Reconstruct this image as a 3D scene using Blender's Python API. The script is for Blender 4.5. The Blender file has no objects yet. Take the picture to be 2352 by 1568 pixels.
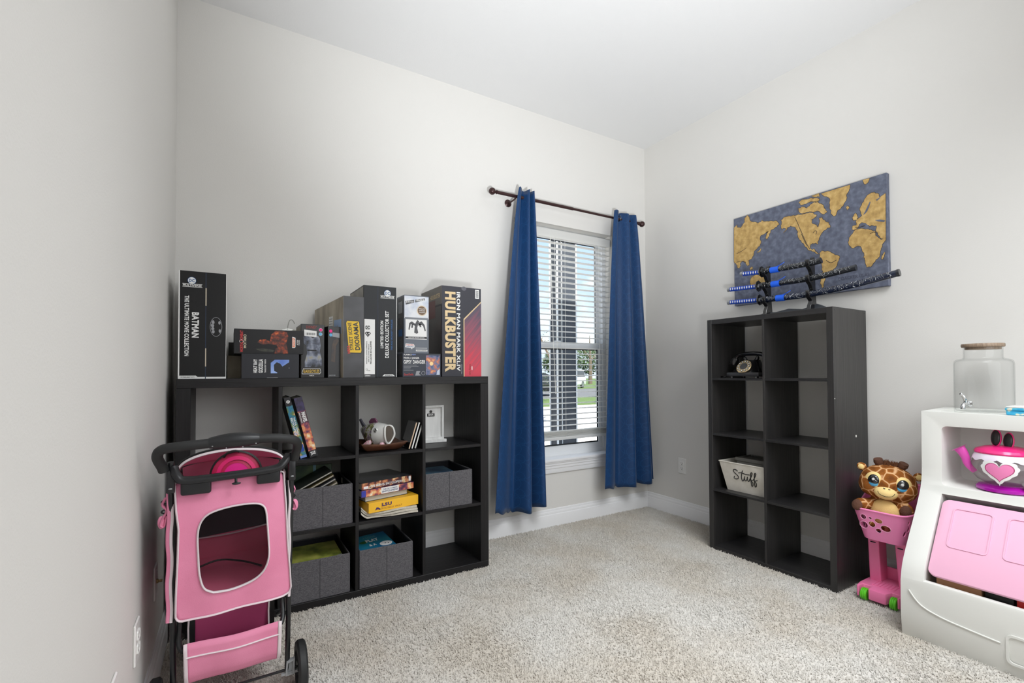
import bpy, bmesh, math, random
import numpy as np
from mathutils import Vector, Matrix, Euler

random.seed(7)
SC = bpy.context.scene
COL = SC.collection
PI = math.pi

# ------------------------------------------------------------------ camera, world, lights, exposure
def make_camera():
    cam = bpy.data.cameras.new('camera')
    cam.sensor_fit = 'HORIZONTAL'
    cam.sensor_width = 36.0
    cam.lens = 1084.587 / 2352 * 36
    cam.shift_y = 52.03 / 2352
    cam.clip_start = 0.02
    cam.clip_end = 500
    o = bpy.data.objects.new('camera', cam)
    yaw, pitch, roll = 0.539344, 0.01829, -0.0043167
    f = Vector((math.sin(yaw) * math.cos(pitch), math.cos(yaw) * math.cos(pitch), math.sin(pitch)))
    r = Vector((math.cos(yaw), -math.sin(yaw), 0))
    u = r.cross(f)
    r2 = math.cos(roll) * r + math.sin(roll) * u
    u2 = -math.sin(roll) * r + math.cos(roll) * u
    m = Matrix((r2, u2, -f)).transposed().to_4x4()
    m.translation = Vector((-3.06518, -2.88036, 1.14058))
    o.matrix_world = m
    COL.objects.link(o)
    SC.camera = o
make_camera()

SC.view_settings.view_transform = 'Standard'
SC.view_settings.look = 'None'
SC.view_settings.gamma = 1.0
SC.view_settings.use_curve_mapping = False
SC.view_settings.exposure = 0.0

def make_world():
    w = bpy.data.worlds.new('sky')
    SC.world = w
    w.use_nodes = True
    nt = w.node_tree
    nt.nodes.clear()
    out = nt.nodes.new('ShaderNodeOutputWorld')
    bg = nt.nodes.new('ShaderNodeBackground')
    tc = nt.nodes.new('ShaderNodeTexCoord')
    sep = nt.nodes.new('ShaderNodeSeparateXYZ')
    nt.links.new(tc.outputs['Generated'], sep.inputs[0])
    grad = nt.nodes.new('ShaderNodeValToRGB')
    grad.color_ramp.elements[0].position = 0.0
    grad.color_ramp.elements[0].color = (0.72, 0.84, 1.0, 1)
    grad.color_ramp.elements[1].position = 0.55
    grad.color_ramp.elements[1].color = (0.28, 0.52, 0.95, 1)
    nt.links.new(sep.outputs['Z'], grad.inputs[0])
    mp = nt.nodes.new('ShaderNodeMapping')
    mp.inputs['Scale'].default_value = (2.2, 2.2, 6.5)
    nt.links.new(tc.outputs['Generated'], mp.inputs[0])
    nz = nt.nodes.new('ShaderNodeTexNoise')
    nz.inputs['Scale'].default_value = 2.0
    nz.inputs['Detail'].default_value = 7
    nz.inputs['Roughness'].default_value = 0.55
    nt.links.new(mp.outputs[0], nz.inputs['Vector'])
    cr = nt.nodes.new('ShaderNodeValToRGB')
    cr.color_ramp.elements[0].position = 0.47
    cr.color_ramp.elements[1].position = 0.60
    nt.links.new(nz.outputs['Fac'], cr.inputs[0])
    mx = nt.nodes.new('ShaderNodeMix')
    mx.data_type = 'RGBA'
    nt.links.new(cr.outputs[0], mx.inputs[0])
    nt.links.new(grad.outputs[0], mx.inputs[6])
    mx.inputs[7].default_value = (1.0, 0.99, 0.97, 1)
    nt.links.new(mx.outputs[2], bg.inputs['Color'])
    bg.inputs['Strength'].default_value = 1.35
    nt.links.new(bg.outputs[0], out.inputs[0])
make_world()

def light(name, kind, loc, target, energy, color=(1, 1, 1), **kw):
    l = bpy.data.lights.new(name, kind)
    l.energy = energy
    l.color = color
    for k, v in kw.items():
        setattr(l, k, v)
    o = bpy.data.objects.new(name, l)
    o.location = loc
    d = Vector(target) - Vector(loc)
    o.rotation_euler = d.to_track_quat('-Z', 'Y').to_euler()
    COL.objects.link(o)
    return o

light('sun', 'SUN', (0, -20, 30), (3, 0, 0), 14.0, (1.0, 0.96, 0.9), angle=0.01)
# photographer's flash bounced off the ceiling; two unseen area fills added for evenness
FL = (0.94, 0.972, 1.0)
light('flash', 'SPOT', (-2.6, -2.9, 0.9), (-1.3, -0.95, 3.06), 350, FL,
      spot_size=math.radians(80), spot_blend=1.0, shadow_soft_size=0.1)
light('added_fill', 'AREA', (-1.5, -3.6, 1.7), (-1.9, 0.0, 0.9), 32, FL, shape='RECTANGLE', size=2.2, size_y=1.6)
light('added_fill_high', 'AREA', (-1.55, -2.75, 2.95), (-1.45, -1.5, 0.0), 33, FL, shape='RECTANGLE', size=1.6, size_y=1.0, spread=math.radians(105))

# ------------------------------------------------------------------ materials
def lin(c):
    def f(x):
        x /= 255.0
        return x / 12.92 if x <= 0.04045 else ((x + 0.055) / 1.055) ** 2.4
    return tuple(f(x) for x in c)

MATS = {}
def mat(name, rgb=(128, 128, 128), rough=0.6, metal=0.0, spec=0.5, noise=None, bump=None, ramp=None,
        coords='Object', alpha=None, sheen=None, coat=None):
    """rgb are sRGB 0..255. noise=(rgb2, scale, detail[, stretch xyz]); ramp=([(pos,rgb)..], scale, detail[, stretch]); bump=(scale, strength[, stretch])"""
    if name in MATS:
        return MATS[name]
    m = bpy.data.materials.new(name)
    m.use_nodes = True
    nt = m.node_tree
    b = nt.nodes['Principled BSDF']
    b.inputs['Base Color'].default_value = (*lin(rgb), 1)
    b.inputs['Roughness'].default_value = rough
    b.inputs['Metallic'].default_value = metal
    b.inputs['Specular IOR Level'].default_value = spec
    if sheen:
        b.inputs['Sheen Weight'].default_value = sheen
    if coat:
        b.inputs['Coat Weight'].default_value = coat
        b.inputs['Coat Roughness'].default_value = 0.1
    tc = None
    def coord(stretch):
        nonlocal tc
        if tc is None:
            tc = nt.nodes.new('ShaderNodeTexCoord')
        mp = nt.nodes.new('ShaderNodeMapping')
        mp.inputs['Scale'].default_value = stretch
        nt.links.new(tc.outputs[coords], mp.inputs[0])
        return mp.outputs[0]
    if noise or ramp:
        src = noise if noise else ramp
        st = src[3] if len(src) > 3 else (1, 1, 1)
        nz = nt.nodes.new('ShaderNodeTexNoise')
        nz.inputs['Scale'].default_value = src[1]
        nz.inputs['Detail'].default_value = src[2]
        nt.links.new(coord(st), nz.inputs['Vector'])
        cr = nt.nodes.new('ShaderNodeValToRGB')
        els = cr.color_ramp.elements
        if noise:
            els[0].position, els[1].position = 0.35, 0.65
            els[0].color = (*lin(rgb), 1)
            els[1].color = (*lin(noise[0]), 1)
        else:
            stops = ramp[0]
            while len(els) < len(stops):
                els.new(0.5)
            for e, (p, c) in zip(els, stops):
                e.position = p
                e.color = (*lin(c), 1)
        nt.links.new(nz.outputs['Fac'], cr.inputs[0])
        nt.links.new(cr.outputs[0], b.inputs['Base Color'])
    if bump:
        st = bump[2] if len(bump) > 2 else (1, 1, 1)
        nb = nt.nodes.new('ShaderNodeTexNoise')
        nb.inputs['Scale'].default_value = bump[0]
        nb.inputs['Detail'].default_value = 3
        nt.links.new(coord(st), nb.inputs['Vector'])
        bp = nt.nodes.new('ShaderNodeBump')
        bp.inputs['Strength'].default_value = bump[1]
        bp.inputs['Distance'].default_value = 0.004
        nt.links.new(nb.outputs['Fac'], bp.inputs['Height'])
        nt.links.new(bp.outputs[0], b.inputs['Normal'])
    MATS[name] = m
    return m

def clear_mat(name, tint=(1, 1, 1), gloss=0.06, edge=0.35, rough=0.02, edge_tint=(0.75, 0.78, 0.76)):
    if name in MATS:
        return MATS[name]
    m = bpy.data.materials.new(name)
    m.use_nodes = True
    nt = m.node_tree
    nt.nodes.clear()
    out = nt.nodes.new('ShaderNodeOutputMaterial')
    tr = nt.nodes.new('ShaderNodeBsdfTransparent')
    lw = nt.nodes.new('ShaderNodeLayerWeight')
    lw.inputs['Blend'].default_value = 0.3
    mc = nt.nodes.new('ShaderNodeMix')
    mc.data_type = 'RGBA'
    mc.inputs[6].default_value = (*tint, 1)
    mc.inputs[7].default_value = (*edge_tint, 1)
    nt.links.new(mc.outputs[2], tr.inputs['Color'])
    gl = nt.nodes.new('ShaderNodeBsdfGlossy')
    gl.inputs['Roughness'].default_value = rough
    mr = nt.nodes.new('ShaderNodeMapRange')
    mr.inputs['To Min'].default_value = gloss
    mr.inputs['To Max'].default_value = edge
    pw = nt.nodes.new('ShaderNodeMath')
    pw.operation = 'POWER'
    pw.inputs[1].default_value = 3.0
    nt.links.new(lw.outputs['Facing'], pw.inputs[0])
    nt.links.new(pw.outputs[0], mr.inputs['Value'])
    nt.links.new(pw.outputs[0], mc.inputs[0])
    mx = nt.nodes.new('ShaderNodeMixShader')
    nt.links.new(mr.outputs[0], mx.inputs[0])
    nt.links.new(tr.outputs[0], mx.inputs[1])
    nt.links.new(gl.outputs[0], mx.inputs[2])
    nt.links.new(mx.outputs[0], out.inputs[0])
    MATS[name] = m
    return m

def mesh_net(name, rgb, opacity):
    if name in MATS:
        return MATS[name]
    m = bpy.data.materials.new(name)
    m.use_nodes = True
    nt = m.node_tree
    b = nt.nodes['Principled BSDF']
    b.inputs['Base Color'].default_value = (*lin(rgb), 1)
    b.inputs['Roughness'].default_value = 0.8
    tr = nt.nodes.new('ShaderNodeBsdfTransparent')
    mx = nt.nodes.new('ShaderNodeMixShader')
    mx.inputs[0].default_value = opacity
    out = nt.nodes['Material Output']
    nt.links.new(tr.outputs[0], mx.inputs[1])
    nt.links.new(b.outputs[0], mx.inputs[2])
    nt.links.new(mx.outputs[0], out.inputs[0])
    MATS[name] = m
    return m

# ------------------------------------------------------------------ mesh building
def wmat(o):
    m = Matrix.Identity(4)
    while o is not None:
        m = o.matrix_basis @ m
        o = o.parent
    return m

class MB:
    """collects geometry, then links it as one mesh object"""
    def __init__(self):
        self.v, self.f = [], []
    def add(self, vs, fs):
        n = len(self.v)
        self.v += [tuple(p) for p in vs]
        self.f += [tuple(i + n for i in f) for f in fs]
        return self
    def bm(self, bm):
        bm.verts.ensure_lookup_table()
        bm.verts.index_update()
        self.add([v.co[:] for v in bm.verts], [[v.index for v in f.verts] for f in bm.faces])
        bm.free()
        return self
    def box(self, x0, x1, y0, y1, z0, z1, bev=0.0, seg=1):
        bm = bmesh.new()
        bmesh.ops.create_cube(bm, size=1)
        for v in bm.verts:
            v.co = Vector(((x0 + x1) / 2 + v.co.x * (x1 - x0), (y0 + y1) / 2 + v.co.y * (y1 - y0), (z0 + z1) / 2 + v.co.z * (z1 - z0)))
        if bev > 0:
            bmesh.ops.bevel(bm, geom=list(bm.edges), offset=bev, segments=seg, profile=0.5, affect='EDGES')
        return self.bm(bm)
    def hexa(self, p):
        """8 corners: bottom 4 (ccw), top 4"""
        return self.add(p, [(3, 2, 1, 0), (4, 5, 6, 7), (0, 1, 5, 4), (1, 2, 6, 5), (2, 3, 7, 6), (3, 0, 4, 7)])
    def prism(self, poly, ext, bev=0.0, seg=1):
        """poly: 3D points in a plane; ext: extrusion vector"""
        bm = bmesh.new()
        vs = [bm.verts.new(Vector(p)) for p in poly]
        f = bm.faces.new(vs)
        r = bmesh.ops.extrude_face_region(bm, geom=[f])
        bmesh.ops.translate(bm, vec=Vector(ext), verts=[g for g in r['geom'] if isinstance(g, bmesh.types.BMVert)])
        if bev > 0:
            bmesh.ops.bevel(bm, geom=list(bm.edges), offset=bev, segments=seg, profile=0.5, affect='EDGES', clamp_overlap=True)
        bmesh.ops.recalc_face_normals(bm, faces=bm.faces)
        big = [f for f in bm.faces if len(f.verts) > 4]
        if big:
            bmesh.ops.triangulate(bm, faces=big)
        return self.bm(bm)
    def tube(self, path, r, n=10, closed=False, caps=True, flat=None):
        """flat=(sx,sy) scales the section along its two normals"""
        P = [Vector(p) for p in path]
        m = len(P)
        rad = r if isinstance(r, (list, tuple)) else [r] * m
        up = None
        rings = []
        for i in range(m):
            if closed:
                t = P[(i + 1) % m] - P[i - 1]
            else:
                t = P[min(i + 1, m - 1)] - P[max(i - 1, 0)]
            t.normalize()
            if up is None:
                a = Vector((0, 0, 1)) if abs(t.z) < 0.9 else Vector((0, 1, 0))
                up = (a - t * a.dot(t)).normalized()
            else:
                up = (up - t * up.dot(t))
                up.normalize()
            s = t.cross(up)
            sx, sy = flat or (1, 1)
            rings.append([P[i] + (s * math.cos(2 * PI * k / n) * sx + up * math.sin(2 * PI * k / n) * sy) * rad[i] for k in range(n)])
        vs = [p for rg in rings for p in rg]
        fs = []
        for i in range(m if closed else m - 1):
            j = (i + 1) % m
            for k in range(n):
                fs.append((i * n + k, i * n + (k + 1) % n, j * n + (k + 1) % n, j * n + k))
        if caps and not closed:
            fs.append(tuple(range(n))[::-1])
            fs.append(tuple((m - 1) * n + k for k in range(n)))
        return self.add(vs, fs)
    def lathe(self, prof, n=24, origin=(0, 0, 0), axis=(0, 0, 1), sx=1.0, sy=1.0, closed=False):
        """prof: (radius, height) pairs"""
        q = Vector((0, 0, 1)).rotation_difference(Vector(axis).normalized())
        o = Vector(origin)
        vs, fs = [], []
        for r, h in prof:
            for k in range(n):
                a = 2 * PI * k / n
                vs.append(o + q @ Vector((r * math.cos(a) * sx, r * math.sin(a) * sy, h)))
        L = len(prof)
        for i in range(L if closed else L - 1):
            j = (i + 1) % L
            for k in range(n):
                fs.append((i * n + k, i * n + (k + 1) % n, j * n + (k + 1) % n, j * n + k))
        if closed:
            return self.add(vs, fs)
        if prof[0][0] > 1e-6:
            fs.append(tuple(range(n))[::-1])
        if prof[-1][0] > 1e-6:
            fs.append(tuple((len(prof) - 1) * n + k for k in range(n)))
        return self.add(vs, fs)
    def ell(self, c, r, rot=None, nu=20, nv=12):
        vs, fs = [], []
        M = rot or Matrix.Identity(3)
        for i in range(nv + 1):
            th = PI * i / nv
            for k in range(nu):
                a = 2 * PI * k / nu
                p = Vector((r[0] * math.sin(th) * math.cos(a), r[1] * math.sin(th) * math.sin(a), r[2] * math.cos(th)))
                vs.append(Vector(c) + M @ p)
        for i in range(nv):
            for k in range(nu):
                fs.append((i * nu + k, (i + 1) * nu + k, (i + 1) * nu + (k + 1) % nu, i * nu + (k + 1) % nu))
        return self.add(vs, fs)
    def grid(self, fn, nu, nv, thick=None, wrap=False):
        """fn(u,v)->point, u,v in 0..1. thick=vector offset gives the sheet a back side"""
        vs = [Vector(fn(i / nu, j / nv)) for j in range(nv + 1) for i in range(nu + 1)]
        fs = [(j * (nu + 1) + i, j * (nu + 1) + i + 1, (j + 1) * (nu + 1) + i + 1, (j + 1) * (nu + 1) + i) for j in range(nv) for i in range(nu)]
        if thick is not None:
            n = len(vs)
            t = Vector(thick)
            vs += [p + t for p in vs]
            fs += [tuple(i + n for i in f)[::-1] for f in fs]
            border = [i for i in range(nu)] + [j * (nu + 1) + nu for j in range(nv)] + [nv * (nu + 1) + i for i in range(nu, 0, -1)] + [j * (nu + 1) for j in range(nv, 0, -1)]
            for a, b in zip(border, border[1:] + border[:1]):
                fs.append((b, a, a + n, b + n))
        return self.add(vs, fs)
    def ring(self, outer, inner, ext):
        """plate with a hole: outer and inner loops with equal point counts, extruded by ext"""
        n = len(outer)
        e = Vector(ext)
        O, I = [Vector(p) for p in outer], [Vector(p) for p in inner]
        vs = O + I + [p + e for p in O] + [p + e for p in I]
        fs = []
        for k in range(n):
            j = (k + 1) % n
            fs += [(k, j, n + j, n + k), (2 * n + j, 2 * n + k, 3 * n + k, 3 * n + j), (j, k, 2 * n + k, 2 * n + j), (n + k, n + j, 3 * n + j, 3 * n + k)]
        return self.add(vs, fs)
    def xf(self, M):
        self.v = [tuple(M @ Vector(p)) for p in self.v]
        return self
    def mesh(self, name):
        me = bpy.data.meshes.new(name)
        me.from_pydata(self.v, [], self.f)
        me.update()
        bm = bmesh.new()
        bm.from_mesh(me)
        bmesh.ops.recalc_face_normals(bm, faces=bm.faces)
        bm.to_mesh(me)
        bm.free()
        return me
    def build(self, name, m, parent=None, smooth=35, local=False, label=None, kind=None):
        if parent is not None and not local:
            self.xf(wmat(parent).inverted())
        me = self.mesh(name)
        return link(name, me, m, parent, smooth, label, kind)

def link(name, me, m, parent=None, smooth=35, label=None, kind=None):
    if m is not None:
        me.materials.clear()
        me.materials.append(m)
    if smooth:
        for p in me.polygons:
            p.use_smooth = True
        me.set_sharp_from_angle(angle=math.radians(smooth))
    o = bpy.data.objects.new(name, me)
    COL.objects.link(o)
    if parent is not None:
        o.parent = parent
    if label:
        o['label'] = label
    if kind:
        o['kind'] = kind
    return o

def thing(name, label, cat, loc=(0, 0, 0), rot=(0, 0, 0), group=None):
    o = bpy.data.objects.new(name, None)
    o.empty_display_size = 0.05
    o.location = loc
    o.rotation_euler = rot
    COL.objects.link(o)
    o['label'] = label
    o['category'] = cat
    if group:
        o['group'] = group
    return o

def tag(o, label, cat, group=None):
    o['label'] = label
    o['category'] = cat
    if group:
        o['group'] = group
    return o

def struct(o):
    o['kind'] = 'structure'
    return o

def dup(root, loc, rot=None, label=None, group=None):
    r = root.copy()
    COL.objects.link(r)
    r.location = loc
    if rot is not None:
        r.rotation_euler = rot
    if label:
        r['label'] = label
    if group:
        r['group'] = group
    for ch in list(root.children):
        c = ch.copy()
        COL.objects.link(c)
        c.parent = r
        for g in ch.children:
            d = g.copy()
            COL.objects.link(d)
            d.parent = c
    return r

def evaluated(o, mods):
    """apply modifiers without operators"""
    for kind, kw in mods:
        md = o.modifiers.new(kind, kind)
        for k, v in kw.items():
            setattr(md, k, v)
    bpy.context.view_layer.update()
    dg = bpy.context.evaluated_depsgraph_get()
    me = bpy.data.meshes.new_from_object(o.evaluated_get(dg))
    o.modifiers.clear()
    old = o.data
    o.data = me
    bpy.data.meshes.remove(old)
    return o

def cut(o, cutters, solver='EXACT'):
    """boolean-subtract MB cutters (same local space as o) from o"""
    tmp = []
    for c in cutters:
        t = bpy.data.objects.new('cutter', c.mesh('cutter'))
        COL.objects.link(t)
        t.matrix_world = wmat(o)
        tmp.append(t)
    evaluated(o, [('BOOLEAN', dict(operation='DIFFERENCE', object=t, solver=solver)) for t in tmp])
    for t in tmp:
        me = t.data
        bpy.data.objects.remove(t)
        bpy.data.meshes.remove(me)
    return o

_txt_cache = {}
def text_geo(body, bold):
    key = (body, bold)
    if key not in _txt_cache:
        cu = bpy.data.curves.new('text', 'FONT')
        cu.body = body
        cu.size = 1
        cu.offset = bold
        cu.space_character = 1.0 + bold * 2.6
        cu.resolution_u = 3
        ob = bpy.data.objects.new('text', cu)
        COL.objects.link(ob)
        bpy.context.view_layer.update()
        dg = bpy.context.evaluated_depsgraph_get()
        me = bpy.data.meshes.new_from_object(ob.evaluated_get(dg))
        vs = np.array([v.co[:2] for v in me.vertices])
        fs = [tuple(p.vertices) for p in me.polygons]
        bpy.data.meshes.remove(me)
        bpy.data.objects.remove(ob)
        bpy.data.curves.remove(cu)
        lo, hi = vs.min(0), vs.max(0)
        _txt_cache[key] = ((vs - (lo + hi) / 2) / (hi - lo), fs)
    return _txt_cache[key]

class Face:
    """a printable rectangle: origin (lower-left), right and up edge vectors; u,v run 0..1"""
    def __init__(self, parent, o, r, u, local=False):
        self.p, self.o, self.r, self.u = parent, Vector(o), Vector(r), Vector(u)
        self.n = self.r.cross(self.u).normalized()
        self.local = local
        self.W, self.H = self.r.length, self.u.length
    def at(self, u, v, lift=0.0006):
        return self.o + self.r * u + self.u * v + self.n * lift
    def poly(self, pts, m, name='printed_shape', lift=0.0006, label=None):
        b = MB().prism([self.at(a, c, 0.0) for a, c in pts], self.n * lift)
        return b.build(name, m, self.p, smooth=None, local=self.local, label=label)
    def rect(self, u0, u1, v0, v1, m, name='printed_panel', lift=0.0006, label=None):
        return self.poly([(u0, v0), (u1, v0), (u1, v1), (u0, v1)], m, name, lift, label)
    def disc(self, u, v, r, m, name='logo_disc', lift=0.0006, n=24, ry=None, label=None):
        """r in metres"""
        ry = ry or r
        return self.poly([(u + r / self.W * math.cos(2 * PI * k / n), v + ry / self.H * math.sin(2 * PI * k / n)) for k in range(n)], m, name, lift, label)
    def ring(self, u, v, r, w, m, name='logo_ring', lift=0.0008, n=28, ry=None):
        ry = ry or r
        def loop(a, b):
            return [self.at(u + a / self.W * math.cos(2 * PI * k / n), v + b / self.H * math.sin(2 * PI * k / n), 0) for k in range(n)]
        return MB().ring(loop(r, ry), loop(r - w, ry - w), self.n * lift).build(name, m, self.p, smooth=None, local=self.local)
    def text(self, body, u, v, w, h, m, rot=0, bold=0.02, lift=0.0012, name='lettering', skew=0.0):
        """centre u,v; w,h in fractions of the face along the text's own reading direction (rot in degrees)"""
        geo, fs = text_geo(body, bold)
        R = self.r.normalized()
        U = self.u.normalized()
        a = math.radians(rot)
        tr = R * math.cos(a) + U * math.sin(a)
        tu = -R * math.sin(a) + U * math.cos(a)
        if abs(math.sin(a)) > 0.7:
            ww, hh = w * self.H, h * self.W
        else:
            ww, hh = w * self.W, h * self.H
        c = self.at(u, v, lift)
        b = MB()
        b.add([c + tr * (x * ww + skew * y * hh) + tu * (y * hh) for x, y in geo], fs)
        return b.build(name, m, self.p, smooth=None, local=self.local)

def bez(pts, n=8):
    """Catmull-Rom through points"""
    P = [Vector(p) for p in pts]
    out = []
    for i in range(len(P) - 1):
        p0, p1, p2, p3 = P[max(i - 1, 0)], P[i], P[i + 1], P[min(i + 2, len(P) - 1)]
        for k in range(n):
            t = k / n
            out.append(0.5 * ((2 * p1) + (p2 - p0) * t + (2 * p0 - 5 * p1 + 4 * p2 - p3) * t * t + (3 * p1 - p0 - 3 * p2 + p3) * t ** 3))
    out.append(P[-1])
    return out

def rrect(x0, x1, z0, z1, r, n=5):
    """rounded rectangle loop (2D)"""
    out = []
    for cx, cz, a0 in ((x1 - r, z0 + r, -90), (x1 - r, z1 - r, 0), (x0 + r, z1 - r, 90), (x0 + r, z0 + r, 180)):
        for k in range(n + 1):
            a = math.radians(a0 + 90 * k / n)
            out.append((cx + r * math.cos(a), cz + r * math.sin(a)))
    return out

# ------------------------------------------------------------------ shared materials
M_WALL = mat('wall_paint', (221, 219, 215), 0.75, spec=0.25, bump=(170, 0.10))
M_CEIL = mat('ceiling_paint', (227, 227, 227), 0.85, spec=0.2, bump=(140, 0.10))
M_TRIM = mat('trim_white', (235, 235, 236), 0.4)
M_PLASTW = mat('white_plastic', (236, 235, 232), 0.35)
M_VINYL = mat('vinyl_white', (232, 234, 236), 0.4)
M_WOOD = mat('black_brown_foil', (27, 26, 27), 0.42, spec=0.3, noise=((33, 32, 33), 30, 4, (1, 1, 0.05)), bump=(90, 0.25, (1, 1, 0.06)))
M_WOODH = mat('black_brown_foil_flat', (27, 26, 27), 0.42, spec=0.3, noise=((33, 32, 33), 30, 4, (0.05, 1, 1)), bump=(90, 0.25, (0.06, 1, 1)))
M_WOODY = mat('black_brown_foil_deep', (27, 26, 27), 0.42, spec=0.3, noise=((33, 32, 33), 30, 4, (1, 0.05, 1)), bump=(90, 0.25, (1, 0.06, 1)))
M_BLACK = mat('black_print', (24, 24, 25), 0.35)
M_WHITE = mat('white_print', (232, 232, 230), 0.5)

H = 3.064
XL = -3.30
YR = -3.75
# floor
def carpet_material():
    m = mat('carpet', (186, 179, 168), 0.95, spec=0.1)
    nt = m.node_tree
    b = nt.nodes['Principled BSDF']
    tc = nt.nodes.new('ShaderNodeTexCoord')
    n1 = nt.nodes.new('ShaderNodeTexNoise')
    n1.inputs['Scale'].default_value = 2.2
    n1.inputs['Detail'].default_value = 3
    n2 = nt.nodes.new('ShaderNodeTexNoise')
    n2.inputs['Scale'].default_value = 160
    n2.inputs['Detail'].default_value = 2
    for n in (n1, n2):
        nt.links.new(tc.outputs['Object'], n.inputs['Vector'])
    r1 = nt.nodes.new('ShaderNodeValToRGB')
    r1.color_ramp.elements[0].position = 0.38
    r1.color_ramp.elements[0].color = (*lin((212, 205, 194)), 1)
    r1.color_ramp.elements[1].position = 0.62
    r1.color_ramp.elements[1].color = (*lin((224, 221, 215)), 1)
    nt.links.new(n1.outputs['Fac'], r1.inputs[0])
    r2 = nt.nodes.new('ShaderNodeValToRGB')
    r2.color_ramp.elements[0].position = 0.3
    r2.color_ramp.elements[0].color = (0.74, 0.73, 0.72, 1)
    r2.color_ramp.elements[1].position = 0.7
    r2.color_ramp.elements[1].color = (1, 1, 1, 1)
    nt.links.new(n2.outputs['Fac'], r2.inputs[0])
    mx = nt.nodes.new('ShaderNodeMix')
    mx.data_type = 'RGBA'
    mx.blend_type = 'MULTIPLY'
    mx.inputs[0].default_value = 1
    nt.links.new(r1.outputs[0], mx.inputs[6])
    nt.links.new(r2.outputs[0], mx.inputs[7])
    nt.links.new(mx.outputs[2], b.inputs['Base Color'])
    return m
M_CARPET = carpet_material()
floor = struct(MB().box(XL - 0.15, 0.15, YR - 0.1, 0.15, -0.1, 0.0).build('floor', M_CARPET, smooth=None))

def carpet_pile():
    rng = np.random.default_rng(3)
    N = 175000
    x = rng.uniform(XL, 0, N)
    y = rng.uniform(-2.75, 0, N)
    # keep the part the camera can see
    keep = (y + 2.88) > 0.1
    keep &= ~((x < -1.76) & (y > -0.385)) & ~((x > -0.36) & (y > -1.63) & (y < -0.9)) & ~((x > -0.50) & (y < -1.99))
    dx = x + 3.065
    dy = y + 2.88
    dep = dx * 0.5136 + dy * 0.858
    lat = dx * 0.858 - dy * 0.5136
    keep &= (dep > 0.3) & (np.abs(lat) < dep * 1.12) & (dep > 1.65)
    x, y = x[keep], y[keep]
    n = len(x)
    h = rng.uniform(0.005, 0.010, n)
    a = rng.uniform(0, 2 * PI, n)
    w = rng.uniform(0.0016, 0.0028, n)
    clump = np.sin(x * 9 + np.sin(y * 7) * 1.5) + np.sin(y * 11 + x * 4)
    lx = rng.normal(0, 0.004, n) + 0.0012 * clump
    ly = rng.normal(0, 0.004, n) + 0.0012 * np.cos(y * 8 - x * 5)
    base = np.stack([x, y, np.zeros(n)], 1)
    tip = base + np.stack([lx, ly, h], 1)
    c = [base + np.stack([w * np.cos(a + k * 2 * PI / 3), w * np.sin(a + k * 2 * PI / 3), np.zeros(n)], 1) for k in range(3)]
    t = [tip + 0.55 * (ck - base) for ck in c]
    V = np.stack(c + t, 1).reshape(-1, 3)
    idx = np.arange(n)[:, None] * 6
    F = []
    for q in ((0, 1, 4, 3), (1, 2, 5, 4), (2, 0, 3, 5)):
        F.append(idx + np.array(q)[None])
    Q = np.concatenate(F)
    T = idx + np.array([3, 4, 5])[None]
    me = bpy.data.meshes.new('carpet_pile')
    me.vertices.add(len(V))
    me.vertices.foreach_set('co', V.ravel())
    loops = np.concatenate([Q.ravel(), T.ravel()])
    me.loops.add(len(loops))
    me.loops.foreach_set('vertex_index', loops)
    starts = np.concatenate([np.arange(len(Q)) * 4, len(Q) * 4 + np.arange(len(T)) * 3])
    me.polygons.add(len(starts))
    me.polygons.foreach_set('loop_start', starts)
    me.update()
    me.validate()
    link('carpet_pile', me, M_CARPET, floor, smooth=None, kind='stuff')
carpet_pile()

struct(MB().box(XL - 0.15, 0.15, YR - 0.1, 0.15, H, H + 0.1).build('ceiling', M_CEIL, smooth=None))
struct(MB().box(XL - 0.12, XL, YR - 0.1, 0.15, 0, H).build('wall_left', M_WALL, smooth=None))
struct(MB().box(0, 0.12, YR - 0.1, 0.15, 0, H).build('wall_right', M_WALL, smooth=None))
struct(MB().box(XL, 0, YR - 0.1, YR, 0, H).build('wall_rear', M_WALL, smooth=None))
WX0, WX1, WZ0, WZ1 = -1.321, -0.383, 0.478, 2.258
wb = MB()
wb.ring([(XL, 0, 0), (0, 0, 0), (0, 0, H), (XL, 0, H)], [(WX0, 0, WZ0), (WX1, 0, WZ0), (WX1, 0, WZ1), (WX0, 0, WZ1)], (0, 0.15, 0))
struct(wb.build('wall_back', M_WALL, smooth=None))

def base_profile(name, a, b, nrm):
    """a,b floor points along the wall, nrm pointing into the room"""
    a, b, n = Vector(a), Vector(b), Vector(nrm)
    prof = [(0, 0), (0.016, 0), (0.016, 0.086), (0.0145, 0.090), (0.0115, 0.0925), (0.0115, 0.104), (0.010, 0.110), (0.0065, 0.115), (0.0065, 0.124), (0.004, 0.129), (0, 0.130)]
    m = MB().prism([a + n * p + Vector((0, 0, z)) for p, z in prof], b - a)
    struct(m.build(name, M_TRIM, smooth=30))
base_profile('baseboard_back', (XL, 0, 0), (0, 0, 0), (0, -1, 0))
base_profile('baseboard_right', (0, 0, 0), (0, YR, 0), (-1, 0, 0))
base_profile('baseboard_left', (XL, 0, 0), (XL, YR, 0), (1, 0, 0))

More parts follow.
